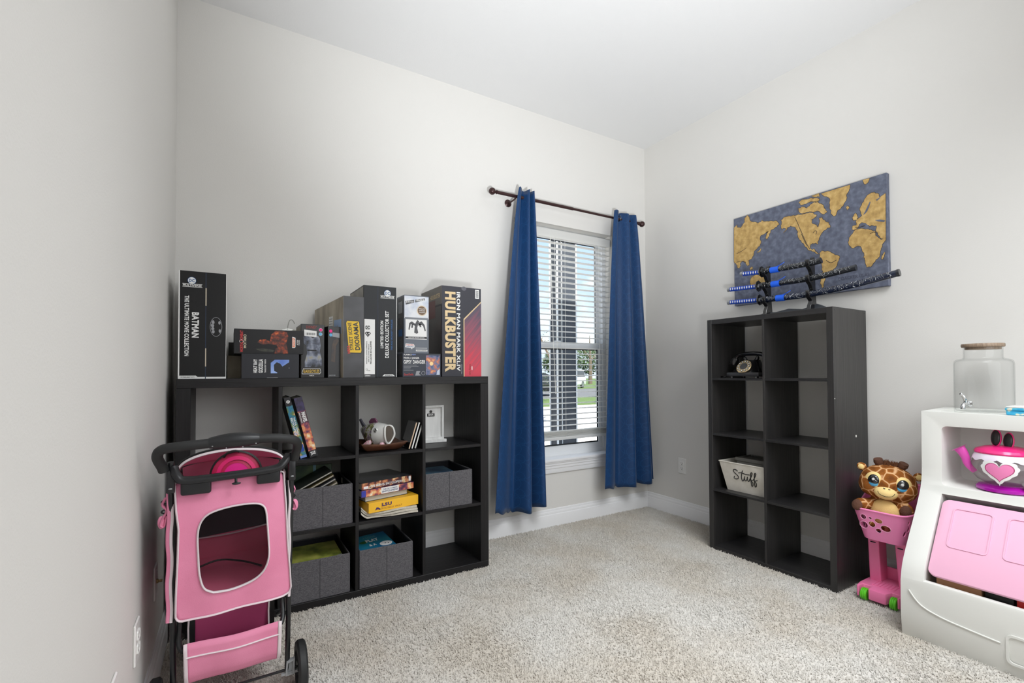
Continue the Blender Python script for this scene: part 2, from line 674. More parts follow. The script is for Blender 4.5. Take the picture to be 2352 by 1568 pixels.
# ------------------------------------------------------------------ window
win = thing('window_1', 'w', 'w', ((WX0 + WX1) / 2, 0.12, WZ0))
for k in ('label', 'category'):
    del win[k]
struct(win)
M_GLASS = clear_mat('window_glass', (0.97, 0.99, 0.98), 0.02, 0.3)
M_SCREEN = mat('dark_gasket', (45, 48, 50), 0.6)
def sq(x0, x1, y, z0, z1):
    return [(x0, y, z0), (x1, y, z0), (x1, y, z1), (x0, y, z1)]
def frame_ring(x0, x1, z0, z1, w, y0, y1, name, m, parent):
    return MB().ring(sq(x0, x1, y0, z0, z1), sq(x0 + w, x1 - w, y0, z0 + w, z1 - w), (0, y1 - y0, 0)).build(name, m, parent, smooth=None)
frame_ring(WX0, WX1, WZ0 + 0.02, WZ1, 0.032, 0.085, 0.15, 'frame', M_VINYL, win)
up_ = frame_ring(WX0 + 0.03, WX1 - 0.03, 1.335, WZ1 - 0.03, 0.04, 0.122, 0.147, 'upper_sash', M_VINYL, win)
MB().box(WX0 + 0.065, WX1 - 0.065, 0.132, 0.137, 1.37, WZ1 - 0.065).build('pane', M_GLASS, up_, smooth=None)
lo_ = frame_ring(WX0 + 0.03, WX1 - 0.03, WZ0 + 0.05, 1.375, 0.045, 0.092, 0.119, 'lower_sash', M_VINYL, win)
MB().box(WX0 + 0.07, WX1 - 0.07, 0.103, 0.108, WZ0 + 0.09, 1.335).build('pane', M_GLASS, lo_, smooth=None)
frame_ring(WX0 + 0.074, WX1 - 0.074, WZ0 + 0.094, 1.331, 0.012, 0.0995, 0.103, 'gasket', M_SCREEN, lo_)
frame_ring(WX0 + 0.069, WX1 - 0.069, 1.374, WZ1 - 0.069, 0.008, 0.128, 0.132, 'gasket', M_SCREEN, up_)
MB().box(-0.9, -0.84, 0.088, 0.1, 1.375, 1.39, 0.002).build('sash_lock', M_VINYL, lo_)
# stool and apron
stool = MB().box(WX0 - 0.045, WX1 + 0.045, -0.034, 0.092, 0.478, 0.498, 0.004, 2)
struct(stool.build('trim_1', M_TRIM))
ap = [(-0.0, 0.394), (-0.012, 0.394), (-0.014, 0.40), (-0.014, 0.425), (-0.018, 0.43), (-0.018, 0.446), (-0.022, 0.452), (-0.022, 0.464), (-0.027, 0.470), (-0.027, 0.478), (0, 0.478)]
struct(MB().prism([(WX0 - 0.03, y, z) for y, z in ap], (WX1 - WX0 + 0.06, 0, 0)).build('trim_2', M_TRIM, smooth=25))

# ------------------------------------------------------------------ blinds
BX0, BX1, BY = WX0 + 0.012, WX1 - 0.010, 0.043
bl = thing('window_blind', 'white horizontal slatted blind hanging inside the window recess', 'blind', ((BX0 + BX1) / 2, BY, 0.6))
M_SLAT = mat('blind_white', (240, 240, 238), 0.45)
def thin_vinyl(m, k):
    # slats are thin enough to let some daylight through
    nt = m.node_tree
    b = nt.nodes['Principled BSDF']
    tl = nt.nodes.new('ShaderNodeBsdfTranslucent')
    lk = b.inputs['Base Color'].links
    if lk:
        nt.links.new(lk[0].from_socket, tl.inputs['Color'])
    else:
        tl.inputs['Color'].default_value = b.inputs['Base Color'].default_value[:]
    mx = nt.nodes.new('ShaderNodeMixShader')
    mx.inputs[0].default_value = k
    nt.links.new(b.outputs[0], mx.inputs[1])
    nt.links.new(tl.outputs[0], mx.inputs[2])
    nt.links.new(mx.outputs[0], nt.nodes['Material Output'].inputs[0])
thin_vinyl(M_SLAT, 0.45)
MB().box(BX0, BX1, BY - 0.030, BY + 0.028, 2.172, 2.222, 0.003).build('headrail', M_SLAT, bl)
MB().box(BX0 - 0.002, BX1 + 0.002, BY - 0.038, BY - 0.031, 2.160, 2.224, 0.002).build('valance', M_SLAT, bl)
slat0 = None
NS = 34
for i in range(NS):
    z = 2.137 - i * 0.0424
    if slat0 is None:
        s = MB()
        prof = [(-0.0245, -0.0022), (-0.012, 0.0004), (0, 0.0014), (0.012, 0.0004), (0.0245, -0.0022), (0.0245, -0.005), (0, -0.0014), (-0.0245, -0.005)]
        s.prism([(BX0, BY + y, z + zz) for y, zz in prof], (BX1 - BX0, 0, 0))
        slat0 = s.build('slat', M_SLAT, bl, smooth=40)
    else:
        c = slat0.copy()
        COL.objects.link(c)
        c.location.z = -i * 0.0424
zb = 0.663
for i in range(5):
    c = slat0.copy()
    COL.objects.link(c)
    c.location.z = -(2.137 - (zb + i * 0.0085))
MB().box(BX0, BX1, BY - 0.025, BY + 0.025, 0.628, 0.652, 0.004, 2).build('bottom_rail', M_SLAT, bl)
M_CORD = mat('cord_white', (235, 235, 230), 0.7)
for x in (-1.19, -0.852, -0.51):
    for dy in (-0.027, 0.027):
        MB().tube([(x, BY + dy, 2.17), (x, BY + dy, 0.65)], 0.0012, 5).build('ladder_cord', M_CORD, bl)
MB().tube([(-1.0, BY - 0.042, 2.16), (-0.985, BY - 0.05, 1.4), (-0.96, BY - 0.044, 0.98)], 0.0022, 6).build('lift_cord', M_CORD, bl)
MB().tube([(-0.965, BY - 0.042, 2.16), (-0.95, BY - 0.05, 1.4), (-0.935, BY - 0.044, 1.0)], 0.0018, 6).build('lift_cord', M_CORD, bl)

# ------------------------------------------------------------------ curtain rod and curtains
M_BRONZE = mat('bronze_dark', (66, 44, 44), 0.3, metal=0.45)
RY, RZ = -0.095, 2.368
rod = thing('curtain_rod', 'dark bronze curtain rod with ball finials above the window', 'curtain rod', (-0.85, 0, RZ))
MB().tube([(-1.50, RY, RZ), (-0.86, RY, RZ)], 0.0115, 14).build('pole', M_BRONZE, rod)
MB().tube([(-0.87, RY, RZ), (-0.185, RY, RZ)], 0.0092, 14).build('inner_pole', M_BRONZE, rod)
fin = [(0.0, -0.001), (0.012, 0), (0.012, 0.008), (0.009, 0.012), (0.014, 0.016), (0.014, 0.021), (0.008, 0.026), (0.009, 0.030)]
ball = [(0.024 * math.sin(t), 0.053 - 0.024 * math.cos(t)) for t in [0.4 + (PI - 0.4) * k / 10 for k in range(11)]]
ball[-1] = (0.0, ball[-1][1])
MB().lathe(fin + ball, 20, (-1.495, RY, RZ), (-1, 0, 0)).build('finial', M_BRONZE, rod)
MB().lathe(fin + ball, 20, (-0.19, RY, RZ), (1, 0, 0)).build('finial', M_BRONZE, rod)
for x in (-1.37, -0.30):
    b = MB().lathe([(0.0, 0), (0.027, 0), (0.027, 0.004), (0.020, 0.009), (0.009, 0.012), (0.0, 0.012)], 18, (x, -0.0005, RZ - 0.022), (0, -1, 0))
    b.tube(bez([(x, -0.01, RZ - 0.022), (x, -0.05, RZ - 0.024), (x, RY, RZ - 0.020), (x, RY - 0.012, RZ - 0.012)], 5), 0.006, 8)
    b.build('bracket', M_BRONZE, rod)

def curtain_material():
    m = mat('curtain_blue', (20, 74, 138), 0.5, spec=0.4, sheen=0.08)
    nt = m.node_tree
    b = nt.nodes['Principled BSDF']
    at = nt.nodes.new('ShaderNodeUVMap')
    mp = nt.nodes.new('ShaderNodeMapping')
    nt.links.new(at.outputs[0], mp.inputs[0])
    facs = []
    for k, (ox, oy, sc, rr) in enumerate(((0, 0, 9.0, 0.46), (0.37, 0.21, 9.0, 0.36), (0.11, 0.63, 9.0, 0.26))):
        ad = nt.nodes.new('ShaderNodeVectorMath')
        ad.operation = 'MULTIPLY_ADD'
        ad.inputs[1].default_value = (sc, sc, 0)
        ad.inputs[2].default_value = (ox, oy, 0)
        nt.links.new(mp.outputs[0], ad.inputs[0])
        fr = nt.nodes.new('ShaderNodeVectorMath')
        fr.operation = 'FRACTION'
        nt.links.new(ad.outputs[0], fr.inputs[0])
        sb = nt.nodes.new('ShaderNodeVectorMath')
        sb.operation = 'SUBTRACT'
        sb.inputs[1].default_value = (0.5, 0.5, 0)
        nt.links.new(fr.outputs[0], sb.inputs[0])
        ln = nt.nodes.new('ShaderNodeVectorMath')
        ln.operation = 'LENGTH'
        nt.links.new(sb.outputs[0], ln.inputs[0])
        s2 = nt.nodes.new('ShaderNodeMath')
        s2.operation = 'COMPARE'
        s2.inputs[1].default_value = rr
        s2.inputs[2].default_value = 0.012
        nt.links.new(ln.outputs['Value'], s2.inputs[0])
        facs.append(s2.outputs[0])
    a1 = nt.nodes.new('ShaderNodeMath')
    a1.operation = 'MAXIMUM'
    nt.links.new(facs[0], a1.inputs[0])
    nt.links.new(facs[1], a1.inputs[1])
    a2 = nt.nodes.new('ShaderNodeMath')
    a2.operation = 'MAXIMUM'
    nt.links.new(a1.outputs[0], a2.inputs[0])
    nt.links.new(facs[2], a2.inputs[1])
    mx = nt.nodes.new('ShaderNodeMix')
    mx.data_type = 'RGBA'
    nt.links.new(a2.outputs[0], mx.inputs[0])
    mx.inputs[6].default_value = (*lin((8, 54, 100)), 1)
    mx.inputs[7].default_value = (*lin((18, 68, 116)), 1)
    nt.links.new(mx.outputs[2], b.inputs['Base Color'])
    return m
M_CURT = curtain_material()
M_GROM = mat('grommet_steel', (120, 122, 126), 0.25, metal=1.0)

def curtain(label, xt, xb, zt, zb, folds, amp_t, amp_b, yoff, gx, width):
    c = thing('curtain', label, 'curtain', (sum(xt) / 2, RY, RZ))
    NU, NV = 160, 60
    def P(s, t):
        k = t ** 0.8
        x = (xt[0] + (xt[1] - xt[0]) * s) * (1 - k) + (xb[0] + (xb[1] - xb[0]) * s) * k
        ph = folds(s)
        a = amp_t + (amp_b - amp_t) * t
        y = yoff(t) + a * math.sin(ph) + 0.25 * a * math.sin(2 * ph + 0.8 + t)
        x += (0.010 + 0.022 * t) * math.cos(ph) * 0.6
        z = zt(s) + (zb(s) - zt(s)) * t
        return Vector((x, y, z))
    vs = []
    me = MB()
    me.grid(P, NU, NV)
    ob = me.build('fabric', M_CURT, c, smooth=80)
    m_ = ob.data
    uv = m_.uv_layers.new(name='UVMap')
    for lp in m_.loops:
        vi = lp.vertex_index
        i, j = vi % (NU + 1), vi // (NU + 1)
        uv.data[lp.index].uv = (i / NU * width, j / NV * 2.1)
    evaluated(ob, [('SOLIDIFY', dict(thickness=0.003, offset=0))])
    for x in gx:
        n = 20
        MB().tube([(x[0] + 0.004 * math.cos(2 * PI * k / n), x[1] + 0.021 * math.cos(2 * PI * k / n), RZ + 0.021 * math.sin(2 * PI * k / n)) for k in range(n)], 0.004, 6, closed=True).build('grommet', M_GROM, c)
    return c
curtain('blue patterned curtain panel with the wider flared hem, hanging left of the blind',
        (-1.362, -1.216), (-1.592, -1.122), lambda s: 2.418 + 0.006 * math.sin(s * 22), lambda s: 0.232 - 0.03 * math.sin(min(1, s * 1.15) * PI) - 0.02 * s + 0.006 * math.sin(s * 40),
        lambda s: 2 * PI * (0.80 + 2.7 * s ** 1.9), 0.026, 0.050, lambda t: RY - 0.012 - 0.028 * t, [], 0.75)
curtain('blue patterned curtain panel with one open grommet, hanging in the corner right of the blind',
        (-0.475, -0.200), (-0.628, -0.026), lambda s: 2.414 + 0.006 * math.sin(s * 20), lambda s: 0.262 - 0.028 * math.sin(s * PI) + 0.006 * math.sin(s * 30),
        lambda s: 2 * PI * (0.70 + 2.8 * s ** 1.45), 0.028, 0.046, lambda t: RY - 0.010 - 0.015 * t, [(-0.402, RY - 0.012), (-0.33, RY)], 0.75)

# ------------------------------------------------------------------ wall plates
def outlet(name, label, c, right, nrm, kind='duplex'):
    R, U, N = Vector(right), Vector((0, 0, 1)), Vector(nrm)
    t = thing(name, label, 'outlet', c)
    C = Vector(c)
    def slab(w, h, d0, d1, du=0, dv=0, bev=0.0015, n=None):
        b = MB().box(-w / 2 + du, w / 2 + du, -d1, -d0, -h / 2 + dv, h / 2 + dv, bev)
        M = Matrix((R, -N, U)).transposed().to_4x4()
        M.translation = C
        return b.xf(M)
    slab(0.076, 0.12, 0.0, 0.006, bev=0.0025).build('plate', M_PLASTW, t)
    if kind == 'duplex':
        for dv in (0.0195, -0.0195):
            s = slab(0.034, 0.028, 0.006, 0.0085, 0, dv, 0.004).build('socket', M_PLASTW, t)
            for du in (-0.007, 0.007):
                slab(0.002, 0.009, 0.0085, 0.0088, du, dv + 0.003, 0.0).build('slot', M_BLACK, s)
            slab(0.005, 0.005, 0.0085, 0.0088, 0, dv - 0.008, 0.0).build('slot', M_BLACK, s)
        slab(0.006, 0.006, 0.006, 0.0075, bev=0.001).build('screw', M_PLASTW, t)
    else:
        MB().lathe([(0.0075, 0), (0.0075, 0.006), (0.0048, 0.007), (0.0048, 0.018), (0, 0.018)], 12, C + N * 0.006, N).build('coaxial_connector', mat('brass', (150, 128, 92), 0.3, metal=1), t)
        for dv in (0.042, -0.042):
            slab(0.006, 0.006, 0.006, 0.0072, 0, dv, bev=0.001).build('screw', M_PLASTW, t)
    return t
outlet('wall_outlet', 'white duplex outlet on the right wall between the curtain and the cube shelf', (-0.0005, -0.366, 0.403), (0, -1, 0), (-1, 0, 0))
outlet('wall_outlet', 'white duplex outlet on the left wall nearest the front of the picture', (XL + 0.0005, -1.098, 0.352), (0, 1, 0), (1, 0, 0))
outlet('cable_outlet', 'white cable plate with a protruding connector on the left wall behind the stroller', (XL + 0.0005, -0.682, 0.372), (0, 1, 0), (1, 0, 0), 'coax')
outlet('wall_outlet', 'white outlet plate on the left wall, just its top corner showing at the bottom edge', (XL + 0.0005, -1.43, 0.362), (0, 1, 0), (1, 0, 0))

# ------------------------------------------------------------------ wide cube bookcase
BL_, BR_, BF, BB = -3.262, -1.745, -0.399, -0.019     # left, right, front, back
TOP = 1.12
bc = thing('bookcase', 'wide black-brown cube bookcase of four columns along the back wall', 'bookcase', ((BL_ + BR_) / 2, (BF + BB) / 2, 0))
MB().box(BL_, BL_ + 0.053, BF, BB, 0.038, 1.079, 0.0012).build('side_panel', M_WOOD, bc)
MB().box(BR_ - 0.052, BR_, BF, BB, 0.038, 1.079, 0.0012).build('side_panel', M_WOOD, bc)
MB().box(BL_, BR_, BF, BB, 1.079, TOP, 0.0015).build('top_panel', M_WOODH, bc)
MB().box(BL_, BR_, BF, BB, 0.0, 0.038, 0.0015).build('bottom_panel', M_WOODH, bc)
DIV = (-2.857, -2.5025, -2.1445)
for x in DIV:
    MB().box(x - 0.0085, x + 0.0085, BF + 0.001, BB, 0.038, 1.079, 0.0008).build('divider', M_WOOD, bc)
EDG = [BL_ + 0.053] + [e for x in DIV for e in (x - 0.0085, x + 0.0085)] + [BR_ - 0.052]
S1, S2 = 0.382, 0.725
for z in (S1, S2):
    for k in range(4):
        MB().box(EDG[2 * k], EDG[2 * k + 1], BF + 0.0015, BB, z - 0.016, z, 0.0008).build('shelf', M_WOODH, bc)

# ------------------------------------------------------------------ boxes on top
M_INK = mat('box_black', (25, 25, 26), 0.4, spec=0.3)
M_INK2 = mat('box_charcoal', (40, 40, 44), 0.42, spec=0.3)
M_SLATE = mat('box_slate', (62, 64, 72), 0.40)
M_CARD = mat('cardboard', (150, 140, 122), 0.8, noise=((164, 154, 136), 12, 3))
M_BLUE = mat('print_blue', (40, 140, 190), 0.45)
M_DBLUE = mat('print_deep_blue', (20, 84, 140), 0.45)
M_RED = mat('print_red', (196, 60, 58), 0.45)
M_GOLD = mat('print_gold', (206, 182, 140), 0.35, metal=0.2)
M_YEL = mat('print_yellow', (226, 186, 40), 0.5)
M_PINKD = mat('sticker_pink', (236, 30, 130), 0.5)
M_CYAN = mat('sticker_blue', (96, 172, 214), 0.5)
M_GREYP = mat('print_grey', (150, 152, 156), 0.5)

def carton(label, x0, x1, y0, depth, z0, z1, m, rz=0.0, cat='box', name='collectible_box', bev=0.0012):
    """front-left-bottom corner at (x0,y0,z0); rotated about it by rz. Returns thing, front Face, left Face"""
    w, h = x1 - x0, z1 - z0
    t = thing(name, label, cat, (x0, y0, z0), (0, 0, rz))
    MB().box(0, w, 0, depth, 0, h, bev).build('carton', m, t, local=True)
    fr = Face(t, (0, 0, 0), (w, 0, 0), (0, 0, h), local=True)
    lf = Face(t, (0, depth, 0), (0, -depth, 0), (0, 0, h), local=True)
    return t, fr, lf

def dc_logo(f, u, v, r):
    f.disc(u, v, r * 1.12, M_DBLUE)
    f.disc(u, v, r, M_WHITE, lift=0.0009)
    f.text('DC', u, v, 1.45 * r / f.W, 0.95 * r / f.H, M_DBLUE, bold=0.03, lift=0.0014, name='logo_lettering')

# 1 tall two-part set (left end)
t, F, L = carton('tall black box with white edges and oval emblem, left end of the bookcase top', -3.257, -3.080, -0.36, 0.28, TOP, 1.598, M_INK)
w = F.W
MB().box(-0.0016, 0.0035, -0.0008, 0.281, -0.000, 0.478, 0.0006).build('white_edge', M_WHITE, t, local=True)
MB().box(w - 0.001, w + 0.0015, 0.001, 0.281, 0, 0.478, 0.0004).build('white_edge', M_WHITE, t, local=True)
F.rect(0.553, 0.572, 0.0, 0.992, mat('seam_blue', (22, 40, 64), 0.5), 'slip_seam', 0.0008)
F.rect(0.553, 0.578, 0.685, 0.85, mat('slot_cream', (190, 180, 160), 0.6), 'slot', 0.0012)
F.rect(0.553, 0.578, 0.115, 0.285, MATS['slot_cream'], 'slot', 0.0012)
F.rect(0.0, 1.0, 0.0, 0.017, M_WHITE, 'white_band')
F.poly([(0, 0.017), (0.40, 0.017), (0.36, 0.03), (0, 0.03)], M_WHITE, 'white_band')
F.text('MCFARLANE TOYS', 0.19, 0.016, 0.28, 0.011, M_INK, bold=0.0, lift=0.0014)
dc_logo(F, 0.265, 0.912, 0.0145)
F.rect(0.07, 0.485, 0.878, 0.882, M_WHITE, 'rule')
F.rect(0.07, 0.485, 0.851, 0.855, M_WHITE, 'rule')
F.text('MULTIVERSE', 0.275, 0.867, 0.39, 0.018, M_WHITE, bold=0.03)
F.text('THE ULTIMATE MOVIE COLLECTION', 0.165, 0.49, 0.56, 0.095, M_WHITE, rot=-90, bold=0.03)
F.text('BATMAN', 0.345, 0.5, 0.235, 0.15, M_WHITE, rot=-90, bold=0.035)
F.ring(0.785, 0.49, 0.0235, 0.0016, M_GREYP, ry=0.044)
for (du, dv, r1, r2) in ((-0.0115, 0.020, 0.0055, 0.0095), (-0.0135, 0.006, 0.0065, 0.0085), (-0.0125, -0.009, 0.006, 0.008), (-0.0105, -0.022, 0.0052, 0.0085), (0.013, 0.019, 0.0045, 0.008), (0.0145, -0.018, 0.0042, 0.008)):
    F.disc(0.785 + du / F.W, 0.49 + dv / F.H, r1, M_GREYP, 'emblem_field', 0.0009, 14, ry=r2)

# 2 cardboard block behind
carton('plain tan cardboard box low behind the small black boxes', -3.074, -2.80, -0.215, 0.19, TOP, 1.2295, M_CARD)
carton('dark grey box lying on the tan cardboard behind the orange-art box', -3.070, -2.82, -0.118, 0.09, 1.2295, 1.30, mat('box_dark_grey', (70, 68, 64), 0.6))

# 3 lower small box
t, F, L = carton('slate box with white lettering and a blue patch, bottom of the two-box stack', -3.018, -2.777, -0.397, 0.165, TOP, 1.2345, mat('box_slate_dark', (44, 45, 50), 0.42, spec=0.3))
F.text('HEAT RAY', 0.23, 0.50, 0.56, 0.064, M_WHITE, rot=90, bold=0.04)
F.text('GODZILLA', 0.322, 0.50, 0.56, 0.075, M_WHITE, rot=90, bold=0.04)
F.text('TRANSLUCENT VERSION', 0.400, 0.50, 0.55, 0.026, M_WHITE, rot=90, bold=0.02)
M_SKYB = mat('print_sky_patch', (120, 150, 215), 0.5, ramp=([(0.35, (92, 124, 200)), (0.65, (150, 178, 230))], 16, 2))
F.poly([(0.495, 0.20), (0.61, 0.20), (0.61, 0.235), (0.555, 0.30), (0.55, 0.55), (0.60, 0.66), (0.66, 0.60), (0.70, 0.48), (0.82, 0.66), (0.82, 0.76), (0.565, 0.76), (0.495, 0.63)], M_SKYB, 'blue_print')
F.disc(0.82, 0.42, 0.002, M_GREYP, 'printed_dot')
F.rect(0.43, 0.62, 0.018, 0.03, M_GREYP, 'tab_slot')
L.rect(0.1, 0.9, 0.08, 0.92, mat('side_window_brown', (60, 50, 40), 0.35, noise=((84, 72, 56), 14, 3)), 'side_print')

# 4 upper small box with orange art
t, F, L = carton('black box with orange creature art, top of the two-box stack', -3.048, -2.756, -0.38, 0.255, 1.2345, 1.349, mat('box_dim_black', (33, 33, 35), 0.42, spec=0.3))
M_LAVA = mat('art_lava', (120, 50, 30), 0.5, ramp=([(0.30, (40, 30, 30)), (0.48, (92, 46, 36)), (0.60, (150, 62, 34)), (0.72, (226, 118, 56))], 55, 5))
F.poly([(0.32, 0.47), (0.36, 0.58), (0.44, 0.60), (0.50, 0.52), (0.52, 0.80), (0.58, 0.96), (0.66, 0.97), (0.75, 0.92), (0.77, 0.75), (0.74, 0.45), (0.76, 0.20), (0.77, 0.02), (0.57, 0.02), (0.58, 0.22), (0.62, 0.28), (0.60, 0.36), (0.48, 0.42), (0.40, 0.38)], M_LAVA, 'orange_art')
F.poly([(0.30, 0.20), (0.36, 0.11), (0.54, 0.08), (0.57, 0.14), (0.50, 0.20), (0.40, 0.22)], mat('art_olive', (62, 64, 52), 0.5, noise=((44, 44, 40), 60, 3)), 'olive_art')
F.text('MORTAL KOMBAT', 0.103, 0.50, 0.86, 0.042, M_RED, rot=90, bold=0.035)
F.ring(0.100, 0.50, 0.0078, 0.0014, M_WHITE)
F.text('MOTARO', 0.150, 0.50, 0.55, 0.038, mat('print_cream', (214, 206, 178), 0.5), rot=90, bold=0.02)
M_ORG = mat('print_orange', (232, 120, 60), 0.5)
F.poly([(0.83, 0.27), (0.865, 0.27), (0.88, 0.30), (0.88, 0.70), (0.83, 0.74)], M_WHITE, 'label_plate')
F.poly([(0.835, 0.30), (0.865, 0.30), (0.873, 0.33), (0.873, 0.67), (0.835, 0.70)], M_ORG, 'label_plate', 0.001)
F.text('STORM', 0.855, 0.50, 0.32, 0.024, M_WHITE, rot=90, lift=0.0016)
F.text('ACTION', 0.908, 0.50, 0.22, 0.018, M_WHITE, rot=90)
F.text('FIGURES', 0.934, 0.50, 0.22, 0.018, M_WHITE, rot=90)
L.rect(0.05, 0.95, 0.06, 0.94, mat('side_grey_dim', (66, 66, 64), 0.5, noise=((48, 48, 48), 20, 3)), 'side_print')

# 5 clear hang-card behind
t = thing('blister_pack', 'clear plastic hang-tab pack sticking up behind the orange-art box', 'package', (-2.79, -0.10, 1.2345 - 0.1145))
b = MB().prism([(-2.845, -0.10, TOP), (-2.745, -0.10, TOP), (-2.745, -0.10, 1.372), (-2.80, -0.10, 1.385), (-2.838, -0.10, 1.37), (-2.845, -0.10, 1.36)], (0, 0.004, 0))
b.build('card', clear_mat('clear_plastic', (0.86, 0.86, 0.82), 0.1, 0.4), t, smooth=None)
MB().tube(bez([(-2.80, -0.098, 1.375), (-2.797, -0.098, 1.40), (-2.79, -0.098, 1.425), (-2.778, -0.098, 1.43), (-2.768, -0.098, 1.418), (-2.766, -0.098, 1.408)], 5), 0.0022, 6).build('hang_hook', mat('clear_edge_grey', (150, 148, 140), 0.2), t)

# 6 and 7 dark figure boxes
M_ARTG = mat('art_grey_figure', (70, 74, 84), 0.45, ramp=([(0.30, (30, 30, 34)), (0.46, (84, 90, 106)), (0.58, (138, 144, 158)), (0.72, (160, 150, 112))], 26, 4))
def dark_box(label, x0, x1, y0, d, z1, rz, full):
    t, F, L = carton(label, x0, x1, y0, d, TOP, z1, mat('box_night', (24, 23, 25), 0.3), rz)
    if full:
        # abstract armoured torso art in blue-grey
        F.poly([(0.16, 0.30), (0.26, 0.46), (0.22, 0.60), (0.12, 0.64), (0.10, 0.76), (0.28, 0.79), (0.5, 0.74), (0.72, 0.79), (0.80, 0.74), (0.84, 0.60), (0.80, 0.50), (0.88, 0.36), (0.90, 0.22), (0.80, 0.22), (0.74, 0.36), (0.76, 0.22), (0.60, 0.20), (0.5, 0.24), (0.40, 0.20), (0.16, 0.20)], M_ARTG, 'figure_art')
        F.rect(0.26, 0.66, 0.50, 0.525, M_INK, 'belt_art', 0.0009)
        F.poly([(0.03, 0.09), (0.10, 0.175), (0.82, 0.175), (0.86, 0.10), (0.80, 0.07), (0.05, 0.07)], M_WHITE, 'title_plate', 0.0009)
        F.poly([(0.05, 0.095), (0.11, 0.168), (0.81, 0.168), (0.84, 0.105), (0.79, 0.078), (0.06, 0.078)], mat('title_dark', (44, 38, 30), 0.5), 'title_plate', 0.0012)
        F.text('GARGOYLES', 0.44, 0.122, 0.68, 0.062, mat('title_gold', (206, 172, 70), 0.45), bold=0.03, lift=0.0018)
        F.text('NECA', 0.46, 0.042, 0.2, 0.018, M_WHITE, bold=0.02)
        F.poly([(0.14, 0.78), (0.66, 0.76), (0.66, 0.875), (0.13, 0.895)], M_WHITE, 'price_label', 0.0012)
        for k in range(12):
            u = 0.21 + k * 0.033
            F.rect(u, u + (0.02 if k % 3 else 0.012), 0.795, 0.84, M_BLACK, 'bar', 0.0016)
        F.text('DISNEY', 0.44, 0.945, 0.45, 0.05, mat('print_maroon', (150, 52, 46), 0.5), bold=0.01)
        F.disc(0.84, 0.90, 0.0085, M_WHITE, 'sticker_dot')
        F.disc(0.84, 0.90, 0.0075, M_PINKD, 'sticker_dot', 0.0011)
        F.disc(0.83, 0.82, 0.0085, M_WHITE, 'sticker_dot')
        F.disc(0.83, 0.82, 0.0075, M_CYAN, 'sticker_dot', 0.0011)
        L.rect(0.03, 0.97, 0.05, 0.97, mat('side_tan', (140, 132, 118), 0.55, noise=((116, 108, 96), 10, 3)), 'side_print')
    else:
        F.poly([(0.25, 0.32), (0.55, 0.30), (0.62, 0.62), (0.86, 0.72), (0.75, 0.78), (0.45, 0.72), (0.30, 0.62)], mat('art_dim_figure', (58, 56, 58), 0.45, noise=((84, 68, 56), 34, 4)), 'figure_art')
        F.poly([(0.34, 0.80), (0.92, 0.78), (0.92, 0.87), (0.34, 0.88)], M_GREYP, 'price_label', 0.0012)
        F.disc(0.22, 0.905, 0.0078, M_PINKD, 'sticker_dot')
        F.disc(0.22, 0.83, 0.0078, M_CYAN, 'sticker_dot')
        F.text('GARGOYLES', 0.33, 0.045, 0.52, 0.025, M_GREYP, bold=0.02)
    return t
dark_box('black figure box with gold title, barcode and pink dot, right of the two-box stack', -2.764, -2.656, -0.36, 0.2, 1.386, 0, True)
dark_box('dim black figure box squeezed between the gold-title box and the yellow-label box', -2.640, -2.576, -0.366, 0.05, 1.380, math.radians(11), False)

# 8 yellow-label box, askew, with tan city art on its side
t = thing('collectible_box', 'grey box with a tilted yellow label in front and tan city art on its side', 'box', (-2.569, -0.38, TOP))
p = [(-2.569, -0.38), (-2.4665, -0.38), (-2.552, -0.035), (-2.654, -0.035)]
b = MB().hexa([(x, y, TOP) for x, y in p] + [(x, y, z) for (x, y), z in zip(p, (1.537, 1.537, 1.498, 1.498))])
M_SMOKE = mat('box_smoke', (58, 58, 60), 0.38, ramp=([(0.35, (40, 40, 42)), (0.65, (74, 74, 78))], 5, 2, (1, 1, 1.4)))
b.build('carton', M_SMOKE, t, smooth=None)
F = Face(t, (-2.569, -0.38, TOP), (0.1025, 0, 0), (0, 0, 0.417))
F.poly([(0.11, 0.67), (0.16, 0.705), (0.74, 0.705), (0.80, 0.68), (0.92, 0.33), (0.88, 0.295), (0.30, 0.295), (0.24, 0.325)], M_BLACK, 'label_border')
F.poly([(0.14, 0.668), (0.18, 0.695), (0.73, 0.695), (0.77, 0.675), (0.885, 0.335), (0.86, 0.307), (0.31, 0.307), (0.27, 0.33)], M_YEL, 'yellow_label', 0.001)
F.text('STREET SCENE', 0.355, 0.505, 0.34, 0.17, M_BLACK, rot=95, bold=0.02, lift=0.0016)
F.text('DIORAMA', 0.64, 0.51, 0.345, 0.24, M_BLACK, rot=95, bold=0.035, lift=0.0016)
F.text('NECA', 0.26, 0.345, 0.10, 0.13, M_RED, rot=95, bold=0.06, lift=0.002)
lf = Vector((0.085, -0.345, 0))
L = Face(t, (-2.654, -0.035, TOP), lf, (0, 0, 0.375))
L.poly([(0, 0), (1, 0), (1, 1.11), (0, 1.006)], mat('city_art_tan', (168, 158, 140), 0.5, ramp=([(0.35, (146, 136, 120)), (0.55, (176, 166, 148)), (0.7, (190, 182, 164))], 14, 4, (1, 1, 0.25))), 'side_art', 0.0008)
for (u0, u1, v0, v1, mm) in ((0.53, 0.66, 0.66, 0.86, M_WHITE), (0.70, 0.94, 0.60, 0.80, mat('print_pale_blue', (150, 176, 214), 0.5))):
    L.rect(u0, u1, v0, v1, mm, 'art_window', 0.0013)
for k in range(5):
    L.rect(0.54, 0.65, 0.68 + k * 0.035, 0.69 + k * 0.035, M_GREYP, 'art_line', 0.0017)
